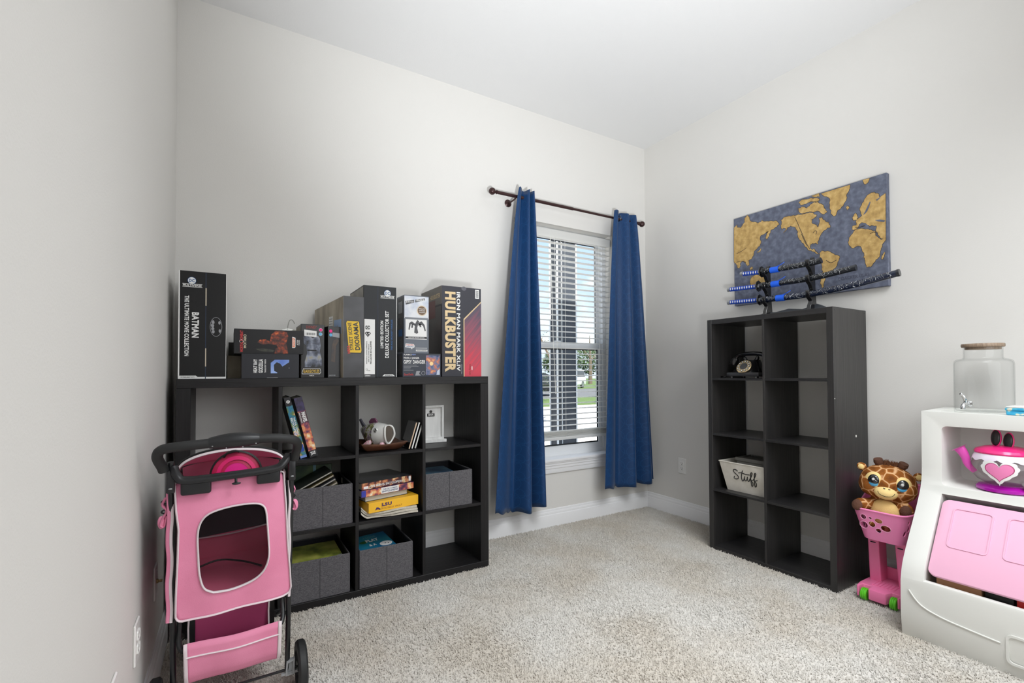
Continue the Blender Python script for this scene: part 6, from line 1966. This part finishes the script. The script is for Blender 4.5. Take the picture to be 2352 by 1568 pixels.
# ------------------------------------------------------------------ pet stroller
M_SPINK = mat('stroller_pink', (226, 136, 168), 0.7, spec=0.3, noise=((234, 146, 178), 7, 3), bump=(420, 0.15))
M_HOOD = mat('stroller_hood_pink', (240, 150, 182), 0.7, spec=0.3, bump=(420, 0.15))
thin_vinyl(M_HOOD, 0.4)
M_SPINKD = mat('stroller_pink_lining', (222, 112, 142), 0.75, spec=0.25, bump=(420, 0.15))
M_PIPE = mat('piping_white', (228, 216, 220), 0.7)
M_FOAM = mat('foam_black', (30, 31, 32), 0.6)
M_TUBE = mat('tube_black', (26, 28, 30), 0.3)
M_BPLA = mat('plastic_black', (26, 27, 30), 0.35)
M_NETB = mesh_net('net_black', (26, 24, 26), 0.72)
M_NETW = mesh_net('net_window', (40, 26, 32), 0.2)
M_GREYPL = mat('plastic_grey', (150, 152, 154), 0.4)
SL, SR, SY = -3.214, -2.886, -1.08      # left/right rails, rear plane
ps = thing('pet_stroller', 'pink fabric pet stroller with black handle loop beside the left wall', 'stroller', (-3.05, -0.85, 0))

# handle loop: padded grip swept up and back from the two rails
hp = [(SL - 0.010, -1.075, 0.80), (SL - 0.024, -1.095, 0.855), (SL - 0.034, -1.125, 0.893), (SL - 0.020, -1.150, 0.918), (SL + 0.030, -1.165, 0.926), (SL + 0.085, -1.168, 0.929),
      ((SL + SR) / 2, -1.168, 0.934), (SR - 0.085, -1.168, 0.934), (SR - 0.030, -1.165, 0.930), (SR + 0.010, -1.150, 0.918), (SR + 0.021, -1.120, 0.893), (SR + 0.016, -1.095, 0.855), (SR + 0.008, -1.075, 0.80)]
HP = bez(hp, 6)
MB().tube(HP[5:-5], 0.0145, 14).build('handle_foam', M_FOAM, ps)
mid = [p for p in HP if abs(p.x - (SL + SR) / 2) < 0.070]
MB().tube(mid, [0.0155 + 0.007 * math.sin(PI * k / (len(mid) - 1)) for k in range(len(mid))], 16, flat=(1, 1.05)).build('grip_cover', M_BPLA, ps)
for dx in (-0.058, -0.022, 0.022, 0.058):
    MB().ell(((SL + SR) / 2 + dx, -1.185, 0.922 - 0.008 * (abs(dx) < 0.03)), (0.0022, 0.002, 0.0018)).build('screw', M_GREYPL, ps)
# side rails down to the rear wheels
for x, nm in ((SL - 0.004, 1), (SR + 0.008, -1)):
    MB().tube([(x, -1.085, 0.87), (x, -1.06, 0.70), (x + 0.002 * nm, -1.02, 0.35), (x + 0.004 * nm, -1.0, 0.085)], 0.0085, 12).build('rail', M_TUBE, ps)
    MB().tube([(x, -1.0, 0.36), (x, -0.86, 0.24), (x, -0.58, 0.10)], 0.0085, 12).build('front_leg', M_TUBE, ps)
    MB().box(x - 0.011, x + 0.011, -1.10, -1.07, 0.775, 0.845, 0.004, 2).build('folding_joint', M_BPLA, ps)
    MB().ell((x, -1.098, 0.79), (0.006, 0.004, 0.003)).build('rivet', M_GREYPL, ps)
# lower tray bar with two moulded blocks
tb_ = [(SL + 0.002, -1.085, 0.853), (SL + 0.014, -1.100, 0.826), (SL + 0.040, -1.105, 0.812), ((SL + SR) / 2, -1.105, 0.815), (SR - 0.050, -1.105, 0.822), (SR - 0.020, -1.100, 0.838), (SR - 0.002, -1.085, 0.862)]
MB().tube(bez(tb_, 6), 0.0115, 12, flat=(1.2, 1)).build('tray_bar', M_BPLA, ps)
for x0, x1, zt_ in ((SL + 0.022, SL + 0.102, 0.812), (SR - 0.100, SR - 0.030, 0.822)):
    MB().box(x0, x1, -1.112, -1.083, zt_ - 0.046, zt_ + 0.006, 0.007, 3).build('tray_block', M_BPLA, ps)
b = MB().tube([((SL + SR) / 2 + 0.005, -1.110, 0.806), ((SL + SR) / 2 + 0.005, -1.118, 0.794)], 0.004, 8)
b.ell(((SL + SR) / 2 + 0.006, -1.120, 0.790), (0.013, 0.005, 0.0045))
b.build('toggle', M_BPLA, ps)

# hanging rear flap with mesh window
def flapP(x, z):
    k = (0.81 - z) / 0.43
    bulge = 0.012 * math.sin(PI * min(1, max(0, k))) + 0.004 * math.sin(x * 40) * k
    return Vector((x, SY - bulge, z))
NL = 80
def resample(loop, n):
    P = [Vector((a, 0, c)) for a, c in loop]
    P.append(P[0])
    d = [0]
    for a, c in zip(P, P[1:]):
        d.append(d[-1] + (c - a).length)
    out = []
    j = 0
    for k in range(n):
        s = d[-1] * k / n
        while d[j + 1] < s:
            j += 1
        t = (s - d[j]) / max(1e-9, d[j + 1] - d[j])
        p = P[j].lerp(P[j + 1], t)
        out.append((p.x, p.z))
    return out
outer = [(-3.186, 0.372), (-3.10, 0.374), (-3.0, 0.378), (-2.905, 0.383), (-2.886, 0.390), (-2.879, 0.405), (-2.884, 0.48), (-2.891, 0.56), (-2.897, 0.70), (-2.904, 0.806), (-3.00, 0.810), (-3.10, 0.808), (-3.209, 0.806), (-3.204, 0.72), (-3.197, 0.66), (-3.199, 0.56), (-3.203, 0.45), (-3.204, 0.39), (-3.199, 0.376)]
inner = [(-3.105, 0.447), (-3.06, 0.443), (-3.02, 0.449), (-2.985, 0.464), (-2.960, 0.49), (-2.948, 0.53), (-2.949, 0.58), (-2.953, 0.64), (-2.957, 0.682), (-2.968, 0.703), (-2.995, 0.712), (-3.05, 0.712), (-3.10, 0.704), (-3.128, 0.690), (-3.143, 0.665), (-3.148, 0.63), (-3.146, 0.57), (-3.142, 0.51), (-3.130, 0.465)]
ci = ((-3.05), 0.58)
def by_angle(loop, n):
    L = resample(loop, 400)
    out = []
    for k in range(n):
        a = -PI + 2 * PI * k / n
        best = min(L, key=lambda p: abs(((math.atan2(p[1] - ci[1], p[0] - ci[0]) - a + PI) % (2 * PI)) - PI))
        out.append(best)
    return out
Oa, Ia = by_angle(outer, NL), by_angle(inner, NL)
b = MB()
RQ = 10
vs = []
for q in range(RQ + 1):
    for k in range(NL):
        x = Ia[k][0] + (Oa[k][0] - Ia[k][0]) * q / RQ
        z = Ia[k][1] + (Oa[k][1] - Ia[k][1]) * q / RQ
        vs.append(flapP(x, z))
fs = [(q * NL + k, (q + 1) * NL + k, (q + 1) * NL + (k + 1) % NL, q * NL + (k + 1) % NL) for q in range(RQ) for k in range(NL)]
fl_ = b.add(vs, fs).build('rear_flap', M_SPINK, ps, smooth=80)
evaluated(fl_, [('SOLIDIFY', dict(thickness=0.003, offset=0))])
def piping(loop, r, name='piping', flat=(1.0, 0.45), n=160, yo=-0.002):
    P = [flapP(x, z) + Vector((0, yo, 0)) for x, z in resample(loop, n)]
    return MB().tube(P, r, 8, closed=True, flat=flat).build(name, M_PIPE, fl_, smooth=60)
def smooth_loop(loop):
    P = [Vector((a, 0, c)) for a, c in loop]
    Q = bez(P + [P[0]], 4)[:-1]
    return [(p.x, p.z) for p in Q]
piping([p for p in outer if True], 0.0066)
piping(smooth_loop(inner), 0.0068)
b = MB()
vs = [flapP(*ci)] + [flapP(x, z) + Vector((0, 0.001, 0)) for x, z in Ia]
b.add(vs, [(0, 1 + k, 1 + (k + 1) % NL) for k in range(NL)]).build('mesh_window', M_NETW, fl_, smooth=80)

# fabric cabin
CY0, CY1 = -1.055, -0.62
def side(x):
    return [(x, CY0, 0.375), (x, CY1, 0.335), (x, CY1 - 0.02, 0.80), (x, CY0, 0.80)]
for x, dx in ((SL + 0.004, 0.003), (SR - 0.010, 0.003)):
    P = side(x)
    MB().prism([(x, CY0, 0.52), (x, CY1 - 0.01, 0.52), (x, CY1 - 0.02, 0.80), (x, CY0, 0.80)], (dx, 0, 0)).build('side_mesh', M_NETB, ps, smooth=None)
    MB().prism([(x, CY0, 0.375), (x, CY1, 0.335), (x, CY1 - 0.01, 0.52), (x, CY0, 0.52)], (dx, 0, 0)).build('side_panel', M_SPINK, ps, smooth=None)
    for yy, rr in ((CY0 + 0.004, 0.005), (CY0 + 0.035, 0.0042)):
        MB().tube([(x, yy, 0.378), (x, yy, 0.60), (x, yy, 0.80)], rr, 6, flat=(0.6, 1)).build('piping', M_PIPE, ps)
xl, xr = SL + 0.008, SR - 0.012
MB().box(xl, xr, -0.99, CY1, 0.400, 0.408).build('floor_pad', M_SPINKD, ps, smooth=None)
MB().prism([(xl, CY1, 0.35), (xr, CY1, 0.35), (xr, CY1, 0.508), (xl, CY1, 0.487)], (0, 0.003, 0)).build('front_panel', M_SPINKD, ps, smooth=None)
MB().prism([(xl, CY1, 0.487), (xr, CY1, 0.508), (xr, CY1, 0.69), (xl, CY1, 0.69)], (0, 0.003, 0)).build('front_mesh', mesh_net('net_dense', (30, 28, 32), 0.93), ps, smooth=None)
MB().tube(bez([(xl, CY1 - 0.003, 0.490), ((xl + xr) / 2, CY1 - 0.003, 0.490), (xr, CY1 - 0.003, 0.510)], 6), 0.006, 6, flat=(1, 0.5)).build('piping', M_PIPE, ps)
MB().tube(bez([(xl + 0.02, -0.80, 0.425), (-3.10, -0.76, 0.436), (-3.02, -0.78, 0.424), (-2.955, -0.84, 0.413)], 6), 0.0035, 6).build('tether', M_INK, ps)
# gussets and zips showing beside the flap
for s_, xe in ((-1, SL - 0.004), (1, SR + 0.004)):
    def gus(d0, d1):
        return [(xe + s_ * d0 + 0.0018 * math.sin(k * 1.7), -1.066, 0.372 + 0.40 * k / 10) for k in range(11)], d1
    for d0, w_, m_, nm_, yo_ in (((0.004, 0.0085, M_SPINK, 'gusset', 0.0),) if s_ < 0 else ()) + ((-0.002, 0.0044, M_PIPE, 'piping', -0.004), (-0.009, 0.0044, M_INK, 'zip', -0.003)):
        P_ = [(x_ , y_ + yo_, z_) for x_, y_, z_ in gus(d0, 0)[0]]
        MB().tube(bez(P_, 3), w_, 8, flat=(1, 0.5)).build(nm_, m_, ps)
# seat bottom / rear lining seen below the flap
MB().prism([(SL + 0.055, -0.96, 0.20), (SR - 0.055, -0.96, 0.20), (SR - 0.055, -0.985, 0.40), (SL + 0.055, -0.985, 0.40)], (0, 0.004, 0)).build('rear_lining', mat('stroller_magenta', (168, 62, 108), 0.75), ps, smooth=None)
for x in (SL + 0.040, SR - 0.052):
    MB().box(x, x + 0.016, -0.978, -0.972, 0.19, 0.40).build('strap', M_INK, ps, smooth=None)
    MB().tube([(x - 0.001, -0.98, 0.19), (x - 0.003, -0.98, 0.30), (x + 0.001, -0.98, 0.40)], 0.0028, 6).build('piping', M_PIPE, ps)
MB().tube(bez([(SL + 0.012, -0.99, 0.42), (SL + 0.014, -1.0, 0.34), (SL + 0.018, -1.03, 0.27), (SL + 0.05, -1.045, 0.262), (-3.05, -1.047, 0.265), (SR - 0.05, -1.045, 0.268), (SR - 0.016, -1.03, 0.275), (SR - 0.012, -1.0, 0.34), (SR - 0.010, -0.99, 0.42)], 5), 0.0075, 10).build('basket_hoop', M_TUBE, ps)
# storage basket
bx0, bx1 = SL + 0.034, SR - 0.024
def basketf(u, v):
    x = bx0 + (bx1 - bx0) * u
    pr = [(-1.050, 0.286), (-1.058, 0.272), (-1.056, 0.255), (-1.050, 0.22), (-1.040, 0.175), (-1.02, 0.145), (-0.93, 0.128), (-0.80, 0.124)]
    s = v * (len(pr) - 1)
    i = min(int(s), len(pr) - 2)
    t = s - i
    y = pr[i][0] * (1 - t) + pr[i + 1][0] * t
    z = pr[i][1] * (1 - t) + pr[i + 1][1] * t
    z += -0.006 * math.sin(PI * u) * (v < 0.5)
    return (x - 0.006 * (u - 0.5) * v, y + 0.003 * math.sin(u * 9), z)
kb_ = MB().grid(basketf, 24, 21).build('basket', M_SPINK, ps, smooth=60)
evaluated(kb_, [('SOLIDIFY', dict(thickness=0.003, offset=0))])
def edge(u0, v0, u1, v1, r, n=20, yo=-0.003):
    P = [Vector(basketf(u0 + (u1 - u0) * k / n, v0 + (v1 - v0) * k / n)) + Vector((0, yo, 0)) for k in range(n + 1)]
    MB().tube(P, r, 6, flat=(1, 0.6)).build('piping', M_PIPE, kb_)
edge(0, 0, 0, 0.82, 0.0055)
edge(1, 0, 1, 0.82, 0.0055)
edge(0, 0.33, 1, 0.33, 0.0042)
# wheels, axle, brake
rw = 0.085
def wheel(x, y, r, w):
    MB().lathe([(r * 0.62, -w / 2), (r * 0.93, -w / 2), (r, -w * 0.3), (r, w * 0.3), (r * 0.93, w / 2), (r * 0.62, w / 2)], 36, (x, y, r), (1, 0, 0), closed=True).build('tyre', M_FOAM, ps, smooth=40)
    hb_ = MB().lathe([(0, -w * 0.45), (r * 0.2, -w * 0.45), (r * 0.2, w * 0.45), (0, w * 0.45)], 18, (x, y, r), (1, 0, 0)).build('hub', M_BPLA, ps)
    b = MB()
    for k in range(5):
        a = 2 * PI * k / 5
        b.tube([(x, y + r * 0.15 * math.cos(a), r + r * 0.15 * math.sin(a)), (x, y + r * 0.66 * math.cos(a), r + r * 0.66 * math.sin(a))], 0.007, 6)
    b.build('spokes', M_BPLA, hb_)
wheel(-2.836, -1.0, rw, 0.030)
wheel(-3.262, -1.0, rw, 0.030)
for x in (SR - 0.025, SL + 0.025):
    wheel(x, -0.55, 0.07, 0.026)
MB().tube([(SL - 0.04, -1.0, rw), (-3.05, -1.0, 0.083), (SR + 0.042, -1.0, rw)], 0.0045, 10).build('axle', M_TUBE, ps)
b = MB().ring([(SR - 0.003, -1.016, 0.070), (SR + 0.026, -1.016, 0.070), (SR + 0.028, -1.016, 0.125), (SR + 0.001, -1.016, 0.120)], [(SR + 0.003, -1.016, 0.076), (SR + 0.019, -1.016, 0.076), (SR + 0.021, -1.016, 0.117), (SR + 0.006, -1.016, 0.113)], (0, 0.016, 0))
b.box(SR - 0.016, SR + 0.038, -1.013, -1.005, 0.072, 0.080)
b.box(SR + 0.004, SR + 0.020, -1.008, -1.003, 0.074, 0.117)
b.build('brake_bracket', M_GREYPL, ps)
MB().ell((SL + 0.0, -0.985, 0.365), (0.010, 0.008, 0.014)).build('pivot_cap', M_GREYPL, ps)

# hood
def hoodf(u, v):
    a = PI * u
    x = (SL + SR) / 2 - 0.5 * (SR - SL - 0.006) * math.cos(a)
    rise = 0.072 * math.sin(a) ** 0.8 if a > 0 and a < PI else 0
    return (x, -0.96 + 0.13 * v - 0.02 * math.sin(a) * (1 - v), 0.808 + rise * (1 - 0.75 * v ** 2) - 0.0 * v)
hd = MB().grid(hoodf, 36, 14).build('hood', M_HOOD, ps, smooth=80)
evaluated(hd, [('SOLIDIFY', dict(thickness=0.004, offset=0))])
MB().tube([Vector(hoodf(k / 40, 0)) + Vector((0, -0.003, 0.0)) for k in range(41)], 0.0075, 8, flat=(0.5, 1.1)).build('piping', M_PIPE, hd)
MB().tube([Vector(hoodf(k / 40, 0.05)) + Vector((0, 0, 0.006)) for k in range(41)], 0.005, 8).build('hood_zip', M_INK, hd)
MB().tube([Vector(hoodf(k / 40, 0.16)) + Vector((0, 0, 0.004)) for k in range(41)], 0.004, 8).build('piping', M_PIPE, hd)
def hfront(u, v):
    x = xl + (xr - xl) * u
    top = 0.808 + 0.020 * math.sin(PI * u) ** 0.8
    return (x, -0.835 + 0.006 * math.sin(u * 17 + v * 3) + 0.05 * v, top - (top - 0.70) * v)
MB().grid(hfront, 40, 8, thick=(0, 0.003, 0)).build('hood_front', M_HOOD, ps, smooth=70)
MB().prism([(xl, -0.785, 0.70), (xr, -0.785, 0.70), (xr, CY1, 0.69), (xl, CY1, 0.69)], (0, 0, 0.003)).build('top_cover', M_HOOD, ps, smooth=None)
# side straps with buckles
for s, x in ((-1, SL - 0.018), (1, SR + 0.010)):
    b = MB().tube(bez([(x, -1.05, 0.755), (x + 0.010 * s, -1.05, 0.735), (x - 0.002 * s, -1.05, 0.715), (x + 0.010 * s, -1.05, 0.69), (x + 0.014 * s, -1.05, 0.672), (x + 0.004 * s, -1.05, 0.668), (x - 0.002 * s, -1.05, 0.70)], 5), 0.0115, 8, flat=(1.2, 0.35))
    b.ell((x + 0.012 * s, -1.052, 0.680), (0.010, 0.006, 0.020))
    b.build('tie_strap', M_SPINK, ps)
    for z in (0.742, 0.712):
        MB().tube([(x + 0.012 * math.cos(2 * PI * k / 14), -1.053, z + 0.006 * math.sin(2 * PI * k / 14)) for k in range(14)], 0.0026, 6, closed=True).build('strap_ring', M_BPLA, ps)

# collapsible bowl clipped into the hood
bw = thing('travel_bowl', 'round hot-pink collapsible pet bowl clipped inside the stroller hood', 'pet bowl', (-3.042, -0.99, 0.74))
M_BOWL = mat('bowl_magenta', (226, 22, 110), 0.4)
M_BOWL2 = mat('bowl_crimson', (186, 16, 76), 0.4)
bc_ = (-3.042, -0.995, 0.798)
MB().lathe([(0.073, 0), (0.078, 0), (0.079, 0.006), (0.073, 0.008)], 40, bc_, (0, -1, 0.1), closed=True).build('rim', M_INK, bw)
for r0, r1, h, m in ((0.060, 0.073, 0.004, M_BOWL2), (0.048, 0.060, 0.007, M_BOWL), (0.037, 0.048, 0.005, M_BOWL2)):
    MB().lathe([(r0, 0.001), (r0, h), (r1, h - 0.002), (r1, 0.001)], 40, bc_, (0, -1, 0.1), closed=True).build('ring', m, bw)
MB().lathe([(0, 0.001), (0.037, 0.001), (0.037, 0.004), (0, 0.005)], 32, bc_, (0, -1, 0.1)).build('base', mat('bowl_pink', (232, 24, 140), 0.4), bw)
MB().tube(bez([(-3.08, -1.0, 0.858), (-3.07, -1.005, 0.872), (-3.05, -1.005, 0.878), (-3.035, -1.0, 0.874)], 4), 0.004, 8).build('clip', M_INK, bw)

# ------------------------------------------------------------------ outside the window
GZ = -0.30
M_CONC = mat('concrete', (206, 196, 188), 0.9, noise=((190, 182, 176), 1.2, 4))
M_GRASS = mat('lawn', (62, 84, 36), 0.95, noise=((80, 98, 46), 3, 4))
M_ROAD = mat('asphalt', (84, 84, 86), 0.9)
def yard(name, y0, y1, z, m):
    struct(MB().box(-40, 70, y0, y1, GZ - 0.2, GZ + z).build(name, m, smooth=None))
yard('ground_1', 0.15, 13.5, 0.0, M_CONC)
yard('ground_2', 13.5, 19.0, 0.03, M_GRASS)
yard('ground_3', 19.0, 30.0, 0.0, M_ROAD)
yard('ground_4', 30.0, 120.0, 0.02, M_GRASS)
pc = thing('porch_column', 'dark panelled porch column with white corner trims outside the window', 'column', (-0.07, 1.08, GZ))
M_SIDING = mat('siding_charcoal', (56, 60, 68), 0.6)
cx0, cx1, cy0, cy1 = -0.205, 0.052, 1.0, 1.14
MB().box(cx0 + 0.012, cx1 - 0.012, cy0 + 0.008, cy1 - 0.004, GZ, 3.4).build('panel', M_SIDING, pc, smooth=None)
for x in (cx0, cx1 - 0.014):
    for y in (cy0, cy1 - 0.014):
        MB().box(x, x + 0.014, y, y + 0.014, GZ, 3.4).build('corner_trim', M_VINYL, pc, smooth=None)
MB().box(cx0 + 0.062, cx0 + 0.068, cy0 + 0.004, cy0 + 0.01, GZ, 3.4).build('trim_strip', M_VINYL, pc, smooth=None)
MB().box(cx0 - 0.03, cx1 + 0.03, cy0 - 0.03, cy1 + 0.03, GZ, GZ + 0.12, 0.005).build('plinth', M_VINYL, pc)
# cars
M_TYRE = mat('tyre_black', (28, 28, 30), 0.8)
M_CARG = mat('car_glass', (40, 48, 56), 0.08)
M_RIM = mat('car_rim', (170, 172, 176), 0.3, metal=0.8)
def car(label, name, x, y, rz, paint, suv):
    t = thing(name, label, 'car', (x, y, GZ), (0, 0, math.radians(rz)))
    h = 1.72 if suv else 1.44
    sd_ = [(-2.25, 0.35), (-2.28, 0.75), (-2.15, 0.98), (-1.95, 1.02), (-1.2 if not suv else -1.75, h - 0.06), (-0.7 if not suv else -1.2, h), (0.35, h), (0.7, h - 0.08), (1.25, 1.02), (2.05, 0.86), (2.25, 0.70), (2.28, 0.40), (2.2, 0.30), (-2.2, 0.30)]
    MB().prism([(a, -0.88, c) for a, c in sd_], (0, 1.76, 0), 0.06, 2).build('car_body', paint, t, local=True, smooth=40)
    gl = [(-1.75 if not suv else -1.95, 1.04), (-1.18 if not suv else -1.70, h - 0.14), (0.32, h - 0.10), (1.08, 1.04)]
    for yy in (-0.888, 0.878):
        MB().prism([(a, yy, c) for a, c in gl], (0, 0.01, 0)).build('side_window', M_CARG, t, local=True, smooth=None)
    MB().hexa([(0.78, -0.74, h - 0.12), (1.30, -0.80, 1.04), (1.30, 0.80, 1.04), (0.78, 0.74, h - 0.12), (0.80, -0.74, h - 0.10), (1.33, -0.80, 1.06), (1.33, 0.80, 1.06), (0.80, 0.74, h - 0.10)]).build('windscreen', M_CARG, t, local=True, smooth=None)
    for a in (-1.4, 1.4):
        for yy in (-0.86, 0.70):
            MB().lathe([(0.18, 0), (0.32, 0), (0.335, 0.03), (0.335, 0.15), (0.32, 0.18), (0.18, 0.18)], 24, (a, yy, 0.336), (0, 1, 0), closed=True).build('wheel', M_TYRE, t, local=True)
            MB().lathe([(0, -0.01), (0.2, -0.01), (0.2, 0.19), (0, 0.19)], 16, (a, yy, 0.336), (0, 1, 0)).build('hubcap', M_RIM, t, local=True)
    MB().box(2.24, 2.30, -0.75, -0.45, 0.62, 0.76, 0.01).build('headlight', M_WHITE, t, local=True)
    MB().box(2.24, 2.30, 0.45, 0.75, 0.62, 0.76, 0.01).build('headlight', M_WHITE, t, local=True)
    return t
car('black car parked in the street, seen between the lower blind slats', 'sedan_car', 12.9, 21.6, 8, mat('paint_black', (22, 24, 28), 0.15, coat=0.8), False)
car('white car parked further off on the right, behind the black one', 'suv_car', 23.5, 31.5, -150, mat('paint_white', (226, 228, 230), 0.2, coat=0.6), True)
# trees
M_LEAF = mat('leaf_green', (62, 84, 38), 0.7, noise=((40, 60, 26), 1.2, 3))
M_LEAFD = mat('leaf_dark', (50, 62, 36), 0.7, noise=((34, 46, 28), 1.5, 3))
M_BARK = mat('bark', (96, 84, 72), 0.9, bump=(20, 0.6))
def tree(label, x, y, h, r, n, leaf, m, seed):
    rnd = random.Random(seed)
    t = thing('leafy_tree', label, 'tree', (x, y, GZ), group=None)
    MB().tube([(x, y, GZ), (x + 0.05, y, GZ + h * 0.3), (x - 0.04, y + 0.05, GZ + h * 0.75)], [0.05 * r + 0.03, 0.04 * r + 0.02, 0.02], 8).build('trunk', M_BARK, t)
    vs, fs = [], []
    for k in range(n):
        while True:
            p = Vector((rnd.uniform(-1, 1), rnd.uniform(-1, 1), rnd.uniform(-1, 1)))
            if p.length < 1 and p.length > rnd.random() * 0.9:
                break
        c = Vector((x + p.x * r, y + p.y * r, GZ + h * 0.58 + p.z * h * 0.42))
        a = Vector((rnd.uniform(-1, 1), rnd.uniform(-1, 1), rnd.uniform(-1, 1))).normalized()
        q = a.orthogonal().normalized()
        i = len(vs)
        s = leaf * rnd.uniform(0.6, 1.3)
        vs += [c - a * s, c + q * s * 0.5, c + a * s, c - q * s * 0.5]
        fs.append((i, i + 1, i + 2, i + 3))
    me = bpy.data.meshes.new('crown')
    me.from_pydata([tuple(v) for v in vs], [], fs)
    link('crown', me, m, t, smooth=None, kind='stuff')
    MB().tube([(x, y, GZ + h * 0.35), (x + r * 0.5, y, GZ + h * 0.6)], 0.02 + 0.01 * r, 6).build('branch', M_BARK, t)
    MB().tube([(x, y, GZ + h * 0.4), (x - r * 0.5, y + 0.1, GZ + h * 0.66)], 0.02 + 0.01 * r, 6).build('branch', M_BARK, t)
tree('slender sparse-leaved tree nearest the window on the left', 2.5, 7.0, 4.4, 0.95, 900, 0.05, M_LEAFD, 1)
tree('slender sparse-leaved tree right of the porch column', 5.0, 8.2, 4.0, 1.1, 800, 0.05, M_LEAFD, 2)
for k, (x, y, h, r) in enumerate(((12, 36, 7, 3.6), (20, 40, 8, 4.2), (27, 37, 6.5, 3.4), (35, 42, 8, 4.5), (44, 44, 7.5, 4.4))):
    tree(['far green tree across the street, leftmost through the blind', 'far green tree across the street, behind the porch column', 'far green tree across the street, right of the porch column', 'far green tree across the street near the right blind edge', 'far green tree across the street, rightmost and mostly hidden'][k], x, y, h, r, 2600, 0.30, M_LEAF, 10 + k)
